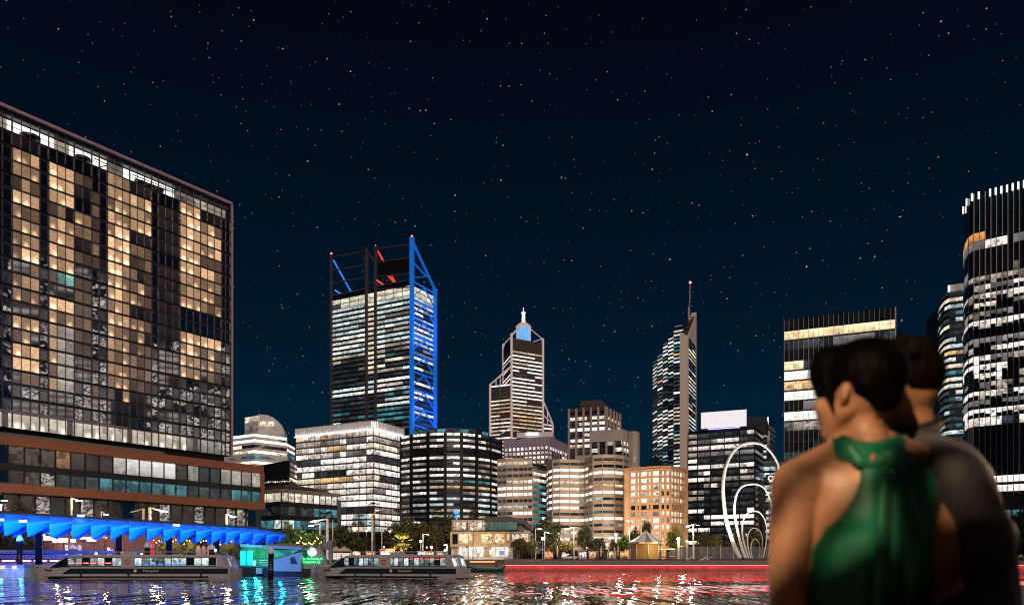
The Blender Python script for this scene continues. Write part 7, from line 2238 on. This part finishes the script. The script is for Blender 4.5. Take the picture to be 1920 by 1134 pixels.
# ------------------------------------------------------------------ the couple in the foreground, seen from behind
def couple():
    DW = 1.75
    S = DW / F
    def W(px, py, dy=0.0):
        return P(px, py, DW + dy)
    FLOOR = .95
    def skin_mat(name, col):
        m, nt, b = new_mat(name)
        geo = N(nt, 'ShaderNodeNewGeometry')
        no = N(nt, 'ShaderNodeTexNoise', i_Scale=14.0, i_Detail=4.0)
        nt.links.new(geo.outputs['Position'], no.inputs['Vector'])
        mr = N(nt, 'ShaderNodeMapRange', i_From_Min=.3, i_From_Max=.7, i_To_Min=.88, i_To_Max=1.1)
        nt.links.new(no.outputs[0], mr.inputs[0])
        vm = N(nt, 'ShaderNodeVectorMath', operation='SCALE'); vm.inputs[0].default_value = col
        nt.links.new(mr.outputs[0], vm.inputs['Scale']); nt.links.new(vm.outputs[0], b.inputs['Base Color'])
        b.inputs['Roughness'].default_value = .45
        b.inputs['Subsurface Weight'].default_value = .15
        b.inputs['Subsurface Radius'].default_value = (.012, .005, .003)
        return m
    def cloth(name, col, rough=.6, sheen=.0, sc=60):
        m, nt, b = new_mat(name)
        geo = N(nt, 'ShaderNodeNewGeometry')
        no = N(nt, 'ShaderNodeTexNoise', i_Scale=sc, i_Detail=3.0)
        nt.links.new(geo.outputs['Position'], no.inputs['Vector'])
        bp = N(nt, 'ShaderNodeBump', i_Strength=.15, i_Distance=.004)
        nt.links.new(no.outputs[0], bp.inputs['Height'])
        n2 = N(nt, 'ShaderNodeTexNoise', i_Scale=5.0, i_Detail=2.0)
        nt.links.new(geo.outputs['Position'], n2.inputs['Vector'])
        b2 = N(nt, 'ShaderNodeBump', i_Strength=.35, i_Distance=.03)
        nt.links.new(n2.outputs[0], b2.inputs['Height']); nt.links.new(bp.outputs[0], b2.inputs['Normal'])
        nt.links.new(b2.outputs[0], b.inputs['Normal'])
        b.inputs['Base Color'].default_value = (*col, 1)
        b.inputs['Roughness'].default_value = rough
        b.inputs['Sheen Weight'].default_value = sheen
        return m
    def hair_mat(name, col):
        m, nt, b = new_mat(name)
        geo = N(nt, 'ShaderNodeNewGeometry')
        mp = N(nt, 'ShaderNodeMapping'); mp.inputs['Scale'].default_value = (90, 90, 12)
        nt.links.new(geo.outputs['Position'], mp.inputs['Vector'])
        no = N(nt, 'ShaderNodeTexNoise', i_Scale=1.0, i_Detail=3.0)
        nt.links.new(mp.outputs[0], no.inputs['Vector'])
        bp = N(nt, 'ShaderNodeBump', i_Strength=.7, i_Distance=.006)
        nt.links.new(no.outputs[0], bp.inputs['Height']); nt.links.new(bp.outputs[0], b.inputs['Normal'])
        b.inputs['Base Color'].default_value = (*col, 1); b.inputs['Roughness'].default_value = .55; b.inputs['Specular IOR Level'].default_value = .05
        return m
    def organic(name, mb, mt, parent, voxel=.009, smooth=8):
        o = mb.build(name, mt, parent)
        for p in o.data.polygons:
            p.use_smooth = True
        r = o.modifiers.new('remesh', 'REMESH'); r.mode = 'VOXEL'; r.voxel_size = voxel; r.use_smooth_shade = True
        s = o.modifiers.new('smooth', 'SMOOTH'); s.factor = .5; s.iterations = smooth
        dg = bpy.context.evaluated_depsgraph_get()
        me = bpy.data.meshes.new_from_object(o.evaluated_get(dg))
        o.modifiers.clear(); o.data = me
        return o
    def hand(mb, wrist, d, palm_n, sc=1.0, curl=.35):
        """palm, four unequal bent fingers and a thumb from the side of the palm"""
        d = d.normalized(); side = d.cross(palm_n).normalized(); pn = side.cross(d).normalized()
        pc = wrist + d * .045 * sc
        rot = Matrix((side, d, pn)).transposed()
        mb.ball(pc, (.040 * sc, .050 * sc, .016 * sc), 12, 8, rot)
        for k, (off, ln) in enumerate(((-.030, .066), (-.010, .078), (.010, .073), (.029, .058))):
            a = pc + side * off * sc + d * .036 * sc
            m1 = a + (d - pn * curl * .5).normalized() * ln * .5 * sc
            m2 = m1 + (d - pn * curl * 1.6).normalized() * ln * .55 * sc
            mb.capsule(a, m1, .0095 * sc, .009 * sc, 8); mb.capsule(m1, m2, .009 * sc, .0075 * sc, 8)
        t0 = wrist + d * .02 * sc - side * .03 * sc
        t1 = t0 + (d * .6 - side * .8).normalized() * .04 * sc
        t2 = t1 + (d * .9 - side * .25 - pn * .4).normalized() * .032 * sc
        mb.capsule(t0, t1, .012 * sc, .010 * sc, 8); mb.capsule(t1, t2, .010 * sc, .008 * sc, 8)
    # ------------------------------------------------ woman
    base = Vector(((1640 - HX) * S, DW, FLOOR))
    WT = thing('person', 'woman in a green halter top with short dark hair, seen from behind, face turned left', 'person', base)
    sk = skin_mat('woman_skin', (.50, .27, .165))
    dress = cloth('green_satin', (.004, .185, .098), .5, .1)
    hairw = hair_mat('woman_hair', (.0016, .0011, .0011))
    b = MB()
    f = Vector((-.64, .768, 0)); lft = Vector((-.768, -.64, 0))
    C = W(1612, 717)
    def ring(py, cx, hw, d, dy=0.0, n=28, e=1.0):
        z = W(0, py).z
        x = (cx - HX) * S
        out = []
        for k in range(n):
            th = 2 * math.pi * k / n
            c_, s_ = math.cos(th), math.sin(th)
            out.append((x + hw * S * math.copysign(abs(c_) ** e, c_), DW + dy + d * math.copysign(abs(s_) ** e, s_), z))
        return out
    torso = [(838, 1632, 40, .050, .0), (860, 1636, 82, .066, .005), (884, 1638, 132, .080, .01), (915, 1638, 136, .094, .012), (955, 1634, 124, .104, .014), (1000, 1630, 113, .106, .014), (1060, 1628, 112, .100, .012), (1134, 1626, 112, .090, .008), (1200, 1632, 114, .098, .0), (1270, 1644, 140, .112, -.01), (1330, 1645, 146, .118, -.012), (1390, 1645, 138, .105, -.005)]
    b.tube_rings([ring(*t) for t in torso])
    # shoulder blades and spine hollow
    # neck, flowing into the trapezius
    b.capsule(W(1614, 765, .005), W(1628, 858, .0), 38 * S, 42 * S, 16)
    b.capsule(W(1604, 838, .0), W(1500, 892, .005), 34 * S, 36 * S, 14)
    b.capsule(W(1652, 838, .0), W(1780, 892, .005), 34 * S, 36 * S, 14)
    b.capsule(W(1628, 828, -.012), W(1634, 900, -.055), 36 * S, 30 * S, 14)
    # left arm hanging, right arm tucked against the man
    b.ball(W(1492, 914, .0), (.056, .056, .062), 14, 10)
    el = W(1474, 1182, -.015)
    b.capsule(W(1489, 912, .0), W(1478, 1040, -.006), 43 * S, 37 * S, 16)
    b.capsule(W(1478, 1040, -.006), el, 37 * S, 31 * S, 16)
    wr = W(1482, 1330, .13)
    b.capsule(el, wr, 31 * S, 21 * S, 14)
    hand(b, wr, Vector((.02, .10, -.12)), Vector((1, 0, 0)), .95)
    b.ball(W(1772, 914, .0), (.056, .058, .062), 14, 10)
    el2 = W(1768, 1160, -.01)
    b.capsule(W(1772, 912, .0), W(1768, 1030, -.01), 44 * S, 38 * S, 16); b.capsule(W(1768, 1030, -.01), el2, 38 * S, 31 * S, 16)
    wr2 = W(1740, 1250, .16)
    b.capsule(el2, wr2, 31 * S, 21 * S, 14)
    hand(b, wr2, Vector((-.05, .16, -.02)), Vector((0, 0, 1)), .95)
    # hips, legs, feet on the deck
    for s_ in (-1, 1):
        hip = W(1645 + s_ * 74, 1370, .0)
        kn = Vector((hip.x - s_ * .012, DW + .02, FLOOR + .47)); an = Vector((hip.x - s_ * .02, DW - .02, FLOOR + .09))
        b.capsule(hip, kn, .085, .052, 14); b.capsule(kn, an, .052, .036, 12)
        b.capsule(an, (an.x, an.y + .14, FLOOR + .035), .036, .028, 10)
    # head: cranium, face, jaw, nose, lips, ears
    rotf = Matrix((lft, f, Vector((0, 0, 1)))).transposed()
    b.ball(C, (.073, .092, .088), 20, 14, rotf)
    b.ball(C + f * .034 + Vector((0, 0, -.052)), (.060, .062, .074), 18, 12, rotf)
    b.capsule(C + f * .062 + Vector((0, 0, -.100)), C + f * .070 + Vector((0, 0, -.104)), .024, .020, 10)
    for s_ in (-1, 1):
        b.capsule(C + lft * (.052 * s_) + Vector((0, 0, -.068)) + f * .006, C + lft * (.018 * s_) + f * .06 + Vector((0, 0, -.104)), .020, .020, 10)
        b.ball(C + f * .066 + lft * (.038 * s_) + Vector((0, 0, -.048)), (.022, .022, .02), 10, 8)
    b.capsule(C + f * .088 + Vector((0, 0, -.020)), C + f * .098 + Vector((0, 0, -.048)), .007, .010, 8)
    b.capsule(C + f * .088 - lft * .016 + Vector((0, 0, -.076)), C + f * .088 + lft * .016 + Vector((0, 0, -.076)), .008, .008, 8)
    e0 = C + lft * .074 - f * .002 + Vector((0, 0, -.036))
    re = Matrix.Rotation(R(-14), 3, lft)
    rote = re @ Matrix((lft, f, Vector((0, 0, 1)))).transposed()
    b.ball(e0 - f * .004 + lft * .006, (.007, .013, .024), 14, 10, rote)
    b.ball(e0 - f * .010 + lft * .012, (.005, .008, .022), 12, 8, rote)
    b.ball(C - lft * .074 + Vector((0, 0, -.036)), (.010, .018, .031), 14, 10, rotf)
    body = organic('body', b, sk, WT, .0068, 6)
    # eyes and brows
    for s_ in (-1, 1):
        MB().ball(C + f * .078 + lft * (.031 * s_) + Vector((0, 0, -.018)), (.012, .011, .009), 12, 8).build('eye', M_['white'], WT)
        MB().capsule(C + f * .090 + lft * (.018 * s_) + Vector((0, 0, .006)), C + f * .082 + lft * (.044 * s_) + Vector((0, 0, .008)), .0035, .003, 6).build('eyebrow', hairw, WT)
    # hair: cap, full crown, bangs over the forehead, side lock in front of the ear, low knot at the nape
    h = MB()
    h.ball(C - f * .010 + Vector((0, 0, .012)), (.080, .093, .084), 20, 14, rotf)
    h.ball(C - f * .032 + Vector((0, 0, -.004)), (.066, .056, .070), 18, 12, rotf)
    h.ball(C - f * .056 + Vector((0, 0, -.030)), (.044, .038, .042), 16, 10, rotf)
    h.ball(C + f * .058 + Vector((0, 0, .030)), (.058, .042, .044), 16, 10, rotf)
    h.ball(C + f * .052 + lft * .040 + Vector((0, 0, .006)), (.030, .036, .046), 14, 10, rotf)
    h.capsule(C + f * .046 + lft * .066 + Vector((0, 0, .0)), C + f * .022 + lft * .062 + Vector((0, 0, -.080)), .013, .005, 8)
    h.capsule(C - f * .040 + lft * .052 + Vector((0, 0, -.020)), C - f * .058 + lft * .020 + Vector((0, 0, -.062)), .024, .016, 10)
    rng = random.Random(2)
    h.ball(C + f * .050 + lft * .030 + Vector((0, 0, .030)), (.046, .050, .056), 16, 12, rotf)
    h.ball(C + f * .066 + lft * .034 + Vector((0, 0, -.004)), (.024, .022, .030), 12, 8, rotf)
    organic('hair', h, hairw, WT, .006, 9)
    # stray hairs at the nape and crown
    st = MB()
    for k in range(46):
        a = rng.uniform(0, 6.28); e = rng.uniform(-.2, 1.2)
        d = Vector((math.cos(a) * math.cos(e), math.sin(a) * math.cos(e), math.sin(e)))
        p0 = C - f * .012 + Vector((d.x * .088, d.y * .090, .014 + d.z * .086))
        t_ = Vector((-d.y, d.x, .2)).normalized()
        st.tube([p0, p0 + d * .004 + t_ * .02, p0 + d * rng.uniform(.004, .014) + t_ * .045], [.0006, .0005, .0003], 3, False)
    for k in range(16):
        p0 = C - f * .066 + Vector((rng.uniform(-.04, .04), rng.uniform(-.02, .01), -.066))
        st.tube([p0, p0 + Vector((rng.uniform(-.006, .006), -.004, -.02)), p0 + Vector((rng.uniform(-.012, .012), -.002, -.042))], [.0007, .0006, .0003], 3, False)
    st.build('stray_hair', hairw, WT)
    # halter top: back and front panel that narrow to the collar
    rows = [(856, 1588, 1700), (868, 1588, 1704), (884, 1587, 1713), (906, 1585, 1727), (922, 1579, 1733), (939, 1571, 1738), (955, 1562, 1741), (972, 1552, 1743), (986, 1539, 1745), (999, 1522, 1746), (1022, 1515, 1747), (1047, 1512, 1746), (1090, 1508, 1745), (1134, 1508, 1744), (1165, 1510, 1746)]
    def tor(py):
        for i in range(len(torso) - 1):
            a, b2 = torso[i], torso[i + 1]
            if a[0] <= py <= b2[0]:
                t = (py - a[0]) / (b2[0] - a[0])
                return [a[k] + (b2[k] - a[k]) * t for k in range(1, 5)]
        return torso[-1][1:]
    rings = []
    n = 72
    for py, xl, xr in rows:
        cx, hw, d, dy = tor(py)
        low = py >= 999
        z = W(0, py).z
        rg = []
        x0, x1 = (xl - HX) * S, (xr - HX) * S
        mid, half = (x0 + x1) / 2, (x1 - x0) / 2
        for k in range(n):
            th = 2 * math.pi * k / n
            c_, s_ = math.cos(th), math.sin(th)
            x = mid + half * c_
            # depth of the body at this x, plus the shoulder blades, plus 9 mm and soft folds
            q = max(0.0, 1 - ((x - (cx - HX) * S) / (hw * S)) ** 2)
            depth = d * math.sqrt(q)
            blade = .006 * math.exp(-((py - 945) / 60) ** 2) * (math.exp(-((x - (1588 - HX) * S) / .045) ** 2) + math.exp(-((x - (1698 - HX) * S) / .045) ** 2))
            fold = .0035 * math.sin(x * 95 + py * .013) + .003 * math.sin(x * 41 - py * .021)
            edge = min(1, abs(s_) * 4)
            off = (.011 + blade * (1 if s_ < 0 else 0) + fold) * edge + .003
            if low:
                rg.append((mid + half * c_, DW + dy + (d + .012 + blade * (1 if s_ < 0 else 0) + fold) * s_ * (1 if abs(s_) > .0 else 1), z))
            else:
                rg.append((x, DW + dy + math.copysign(depth + off, s_ if abs(s_) > 1e-6 else 1), z))
        rings.append(rg)
    top = MB().tube_rings(rings)
    o = top.build('halter_top', dress, WT)
    sub = o.modifiers.new('subdivision', 'SUBSURF'); sub.levels = sub.render_levels = 1
    # collar: gathered band with a dip at the nape, knot and two ribbon tails
    cr = []
    for k in range(30):
        a = 2 * math.pi * k / 30
        px = 1632 + 66 * math.cos(a)
        dy = .062 * math.sin(a)
        dip = 14 * max(0, -math.sin(a)) * math.exp(-(math.cos(a) / .35) ** 2)
        ring_ = []
        for j in range(8):
            t = 2 * math.pi * j / 8
            w = 25 + 4 * math.sin(a * 7)
            q = W(px + 12 * math.cos(t) * math.cos(a), 842 + dip + w * math.sin(t), dy + .014 * math.cos(t) * math.sin(a))
            ring_.append(q)
        cr.append(ring_)
    vs_ = [p for r_ in cr for p in r_]; fs = []
    for i in range(30):
        for j in range(8):
            a_, b_ = i * 8 + j, i * 8 + (j + 1) % 8
            c_, d_ = ((i + 1) % 30) * 8 + (j + 1) % 8, ((i + 1) % 30) * 8 + j
            fs.append((a_, b_, c_, d_))
    MB().add(vs_, fs, True).build('collar', dress, WT)
    bib = MB()
    bib.capsule(W(1594, 842, -.058), W(1612, 866, -.074), .017, .014, 12).capsule(W(1612, 866, -.074), W(1640, 872, -.084), .014, .008, 12).capsule(W(1640, 872, -.084), W(1690, 856, -.066), .008, .018, 12)
    organic('collar_gather', bib, dress, WT, .005, 4)
    kn = MB().ball(W(1672, 856, -.088), (.024, .017, .020), 12, 8).ball(W(1656, 862, -.080), (.022, .014, .016), 12, 8).ball(W(1688, 866, -.080), (.018, .014, .022), 12, 8)
    organic('bow_knot', kn, dress, WT, .004, 3)
    MB().ball(W(1637, 858, -.087), (.007, .004, .009), 10, 6).build('keyhole_button', sk, WT)
    for nm, pts, w0, w1 in (('ribbon_tail', [(1662, 866, -.100), (1660, 905, -.120), (1656, 960, -.134), (1655, 1020, -.136), (1651, 1090, -.130), (1648, 1180, -.112)], 9, 17), ('ribbon_tail', [(1682, 868, -.098), (1694, 905, -.112), (1704, 960, -.126), (1712, 1030, -.128), (1722, 1100, -.118), (1730, 1180, -.100)], 13, 30)):
        rg = []
        for i, (x, y, dy) in enumerate(pts):
            w = w0 + (w1 - w0) * i / (len(pts) - 1)
            wav = .004 * math.sin(i * 2.1)
            rg.append([W(x - w, y, dy + .012), W(x - w * .3, y, dy - .006 + wav), W(x + w * .4, y, dy + .003 - wav), W(x + w, y, dy + .014), W(x + w, y, dy + .018), W(x + w * .4, y, dy + .007 - wav), W(x - w * .3, y, dy - .002 + wav), W(x - w, y, dy + .016)])
        t_ = MB().tube_rings(rg).build(nm, dress, WT)
        sub = t_.modifiers.new('subdivision', 'SUBSURF'); sub.levels = sub.render_levels = 1
    # dark trousers and waistband below
    tr = MB()
    pants = cloth('black_trousers', (.008, .008, .010), .6)
    for py, hw, d in ((1150, 112, .100), (1200, 121, .108), (1270, 150, .122), (1330, 157, .128), (1390, 150, .116)):
        pass
    tr.tube_rings([ring(1150, 1640, 112, .104, .006), ring(1200, 1642, 121, .108, 0), ring(1270, 1644, 150, .122, -.01), ring(1330, 1645, 157, .128, -.012), ring(1395, 1645, 150, .116, -.005)])
    for s_ in (-1, 1):
        hip = W(1645 + s_ * 76, 1360, .0)
        tr.capsule(hip, (hip.x - s_ * .012, DW + .02, FLOOR + .47), .094, .085, 14); tr.capsule((hip.x - s_ * .012, DW + .02, FLOOR + .47), (hip.x - s_ * .018, DW - .01, FLOOR + .06), .085, .085, 14)
    organic('trousers', tr, pants, WT, .011, 4)
    MB().tube_rings([ring(1142, 1640, 112, .103, .006), ring(1158, 1640, 114, .106, .006)]).build('waistband', cloth('brown_waistband', (.05, .018, .010), .6), WT)

    # ------------------------------------------------ man, turned towards her, his head behind hers
    MT = thing('person', 'man in a dark grey suit with dark hair, head bent close behind the woman\'s', 'person', ((1830 - HX) / F * 1.95, 1.95, FLOOR))
    skm = skin_mat('man_skin', (.46, .235, .135))
    suit = cloth('grey_suit', (.044, .050, .062), .75, .25, 180)
    hairm = hair_mat('man_hair', (.0050, .0030, .0024))
    DH = 1.90
    def H(px, py, dy=0.0):
        return P(px, py, DH + dy)
    Cm = H(1682, 718)
    fm = Vector((-.86, .50, -.06)).normalized(); lm = Vector((-.50, -.86, 0)).normalized(); um = lm.cross(fm) * -1
    um = Vector((0, 0, 1))
    rm = Matrix((lm, Vector((fm.x, fm.y, 0)).normalized(), um)).transposed()
    b = MB()
    b.ball(Cm, (.076, .096, .092), 20, 14, rm)
    b.ball(Cm + fm * .036 + Vector((0, 0, -.056)), (.062, .064, .080), 18, 12, rm)
    b.capsule(Cm + fm * .066 + Vector((0, 0, -.112)), Cm + fm * .074 + Vector((0, 0, -.116)), .027, .024, 10)
    for s_ in (-1, 1):
        b.capsule(Cm + lm * (.056 * s_) + Vector((0, 0, -.070)), Cm + lm * (.02 * s_) + fm * .062 + Vector((0, 0, -.114)), .022, .022, 10)
        b.ball(Cm + lm * (.077 * s_) - fm * .004 + Vector((0, 0, -.032)), (.010, .018, .032), 12, 8, rm)
    b.capsule(Cm + fm * .096 + Vector((0, 0, -.020)), Cm + fm * .112 + Vector((0, 0, -.050)), .009, .013, 8)
    b.capsule(Cm + fm * .092 - lm * .018 + Vector((0, 0, -.082)), Cm + fm * .092 + lm * .018 + Vector((0, 0, -.082)), .008, .008, 8)
    b.capsule(H(1700, 765, .005), H(1718, 880, .0), 41 * DH / F, 50 * DH / F, 16)
    Q_ = P
    # the left hand rests on her waist, the right hangs by his side
    wl = W(1700, 1185, -.135)
    hand(b, wl, Vector((-.20, .02, -.03)), Vector((0, -1, .1)), 1.05, .25)
    wrr = H(1955, 1480, .10)
    hand(b, wrr, Vector((0, .03, -.15)), Vector((-1, 0, 0)), 1.05)
    b.capsule(H(1718, 880), H(1790, 1010, .03), .06, .09, 14); b.capsule(H(1790, 1010, .04), H(1800, 1300, .04), .09, .09, 14)
    b.capsule(H(1730, 870, .0), Q_(1796, 894, 1.70), .045, .038, 12); b.capsule(Q_(1796, 894, 1.70), Q_(1850, 1000, 1.70), .038, .034, 12); b.capsule(Q_(1850, 1000, 1.70), Q_(1858, 1130, 1.60), .036, .034, 12)
    b.capsule(Q_(1858, 1130, 1.60), wl, .034, .024, 12)
    b.capsule(H(1740, 880, .03), Q_(1812, 908, 2.0), .045, .042, 12); b.capsule(Q_(1812, 908, 2.0), Q_(1876, 1190, 1.98), .042, .036, 12); b.capsule(Q_(1876, 1190, 1.98), wrr, .034, .024, 12)
    organic('body', b, skm, MT, .0075, 6)
    for s_ in (-1, 1):
        MB().ball(Cm + fm * .081 + lm * (.032 * s_) + Vector((0, 0, -.018)), (.012, .011, .009), 12, 8).build('eye', M_['white'], MT)
    h = MB()
    h.ball(Cm - fm * .012 + Vector((0, 0, .016)), (.083, .094, .085), 20, 14, rm)
    h.ball(Cm + Vector((.026, -.012, -.006)), (.062, .058, .080), 18, 12)
    h.ball(Cm + Vector((.048, .004, -.074)), (.030, .045, .054), 16, 10)
    h.ball(Cm + fm * .060 + Vector((0, 0, .044)), (.062, .044, .044), 16, 10, rm)
    for k in range(26):
        a = rng.uniform(0, 6.28); e = rng.uniform(.3, 1.3)
        d = Vector((math.cos(a) * math.cos(e), math.sin(a) * math.cos(e), math.sin(e)))
        p0 = Cm - fm * .012 + Vector((d.x * .085, d.y * .09, .018 + d.z * .084))
        h.capsule(p0, p0 + d * .006 + Vector((-d.y, d.x, .1)) * .024, .013, .008, 6)
    organic('hair', h, hairm, MT, .0062, 4)
    # jacket: yoke, back, both sleeves, collar
    def Q(px, py, D):
        return P(px, py, D)
    j = MB()
    def jr(py, xl, xr, D, d, skew=0.0):
        z0_ = CZ + (HY - py) / F * D
        x0, x1 = (xl - HX) / F * D, (xr - HX) / F * D
        out = []
        for k in range(28):
            th = 2 * math.pi * k / 28
            c_, s_ = math.cos(th), math.sin(th)
            out.append(((x0 + x1) / 2 + (x1 - x0) / 2 * c_, D + d * s_ + skew * c_, z0_))
        return out
    j.tube_rings([jr(806, 1684, 1748, 1.92, .060), jr(822, 1680, 1770, 1.92, .075, .02), jr(846, 1690, 1800, 1.93, .092, .03), (jr(880, 1700, 1828, 1.94, .110, .05)), jr(940, 1712, 1852, 1.95, .126, .05), jr(1010, 1722, 1870, 1.95, .130, .05), jr(1090, 1730, 1884, 1.95, .128, .05), jr(1180, 1736, 1898, 1.95, .124, .04), jr(1300, 1730, 1906, 1.95, .134, .03), jr(1400, 1724, 1912, 1.95, .138, .02)])
    # near (left) sleeve over her shoulder and round her back
    j.capsule(Q(1724, 848, 1.86), Q(1764, 866, 1.74), .050, .051, 14)
    j.capsule(Q(1764, 866, 1.76), Q(1796, 892, 1.70), .051, .051, 14)
    j.capsule(Q(1796, 892, 1.70), Q(1850, 1000, 1.70), .056, .053, 16); j.capsule(Q(1850, 1000, 1.70), Q(1858, 1130, 1.62), .055, .050, 16)
    j.capsule(Q(1858, 1130, 1.60), Q(1712, 1190, 1.58), .050, .040, 14)
    j.capsule(Q(1790, 892, 1.70), Q(1808, 905, 1.90), .058, .068, 14); j.capsule(Q(1845, 1000, 1.68), Q(1850, 1010, 1.90), .055, .07, 12)
    # far (right) sleeve
    j.capsule(Q(1782, 874, 1.96), Q(1812, 908, 2.0), .070, .068, 14)
    j.capsule(Q(1812, 908, 2.0), Q(1856, 1040, 2.0), .066, .062, 16); j.capsule(Q(1856, 1040, 2.0), Q(1876, 1190, 1.98), .062, .056, 14)
    j.capsule(Q(1876, 1190, 1.98), H(1950, 1470, .09), .056, .038, 14)
    jk = organic('suit_jacket', j, suit, MT, .010, 22)
    # collar roll
    cl = MB()
    pts = [Q(1716 + 40 * math.cos(a), 806 - 10 * math.cos(a) + 10 * max(0, -math.sin(a)), 1.905 + .062 * math.sin(a)) for a in [2 * math.pi * k / 20 for k in range(21)]]
    cl.tube(pts, .016, 8, False)
    cl.build('jacket_collar', suit, MT)
    cl = MB().tube([p + Vector((0, 0, .012)) for p in pts], .012, 8, False)
    cl.build('shirt_collar', cloth('navy_shirt', (.012, .014, .022), .7), MT)
    t = MB()
    for s_ in (-1, 1):
        x = (1822 + s_ * 70 - HX) / F * 1.95
        t.capsule((x, 1.95, FLOOR + .84), (x, 1.96, FLOOR + .47), .100, .085, 14); t.capsule((x, 1.96, FLOOR + .47), (x, 1.94, FLOOR + .08), .085, .075, 14)
    organic('suit_trousers', t, suit, MT, .012, 4)
    for tt, s0_, xx in ((MT, suit, 1822), (WT, dress, 1645)):
        D_ = 1.95 if tt is MT else DW
        for s_ in (-1, 1):
            x = (xx + s_ * 70 - HX) / F * D_
            organic('shoe', MB().capsule((x, D_ - .04, FLOOR + .05), (x, D_ + .17, FLOOR + .04), .048, .040, 12), M_['black'], tt, .008, 3)

    # ------------------------------------------------ the lamp behind the camera that lights them, and the bare shading tree added beside it
    lamp_p = Vector((-1.5, -2.0, CZ + 2.75))
    L = thing('street_lamp', 'warm street lamp on the near deck behind the viewer', 'street lamp', (lamp_p.x, lamp_p.y - .35, FLOOR - .02))
    hgt = lamp_p.z - FLOOR
    MB().tube([(0, 0, 0), (0, 0, hgt), (0, .25, hgt + .1)], .05, 8).build('pole', M_['black'], L, True)
    MB().box((0, .35, hgt + .09), (.10, .16, .04)).build('luminaire', M_['black'], L, True)
    MB().box((0, .35, hgt + .04), (.08, .13, .012)).build('lamp_lens', glow('warm_lens', (1, .62, .32), 10), L, True)
    ld = bpy.data.lights.new('warm_lamp_light', 'SPOT'); ld.energy = 1200; ld.color = (1, .66, .38); ld.spot_size = R(100); ld.spot_blend = .6; ld.shadow_soft_size = .045
    lo = bpy.data.objects.new('warm_lamp_light', ld); link(lo, L)
    lo.location = Vector((lamp_p.x, lamp_p.y + .02, lamp_p.z - .02)) - WL[L.name]
    tgt = W(1640, 960)
    lo.rotation_euler = (tgt - lamp_p).to_track_quat('-Z', 'Y').to_euler()
    # unseen dark block added behind the viewer to keep light off the couple
    B = thing('shade_block', 'added dark timber block behind the viewer, out of view, shading the couple', 'shade_block', (-2, -4.6, FLOOR))
    for k in range(32):
        ubox('wall_plank', M_['dark'], B, (-7.4 + k * .5, -4.6, FLOOR + 3.1), (1, 0), (.48, .08, 6.2))
    MB().prism([(-7.6, -4.5), (8.5, -4.5), (8.5, -8.5), (-7.6, -8.5)], FLOOR, FLOOR + 6.1).build('wall', M_['black'], B)
    MB().prism([(-7.9, -4.35), (8.8, -4.35), (8.8, -8.8), (-7.9, -8.8)], FLOOR + 6.2, FLOOR + 6.4).build('roof', M_['slate'], B)
    # unseen bare tree; its limbs are added and placed to shade the couple
    T = thing('tree', 'unseen bare tree between the lamp and the couple, its limbs added to shade them', 'tree', (-.95, -.6, FLOOR))
    MB().tube([(0, 0, 0), (.05, .02, 1.5), (.10, .0, 3.6)], [.05, .04, .012], 8).build('trunk', BARK, T, True)
    def shade_limb(t0, t1, t, r):
        """a branch added between the lamp and two points of the couple to shade them"""
        q0, q1 = lamp_p.lerp(t0, t), lamp_p.lerp(t1, t + .02)
        MB().tube([q0, q0.lerp(q1, .5) + Vector((0, 0, .004)), q1], [r * 1.1, r, r * .8], 7).build('shade_limb', BARK, T)
    shade_limb(W(1440, 985), W(1600, 850), .55, .014)
    shade_limb(W(1440, 1150), W(1695, 940), .56, .013)
    shade_limb(W(1480, 1270), W(1900, 1215), .55, .075)
    shade_limb(W(1700, 890), W(1708, 1100), .57, .021)
    shade_limb(W(1728, 870), W(1744, 1020), .57, .017)
    shade_limb(W(1760, 900), W(1930, 930), .5, .014)
    shade_limb(W(1838, 985), W(1930, 1040), .5, .016)
    shade_limb(W(1765, 1090), W(1850, 1104), .52, .020)
    shade_limb(W(1760, 1100), W(1930, 1130), .5, .045)
couple()
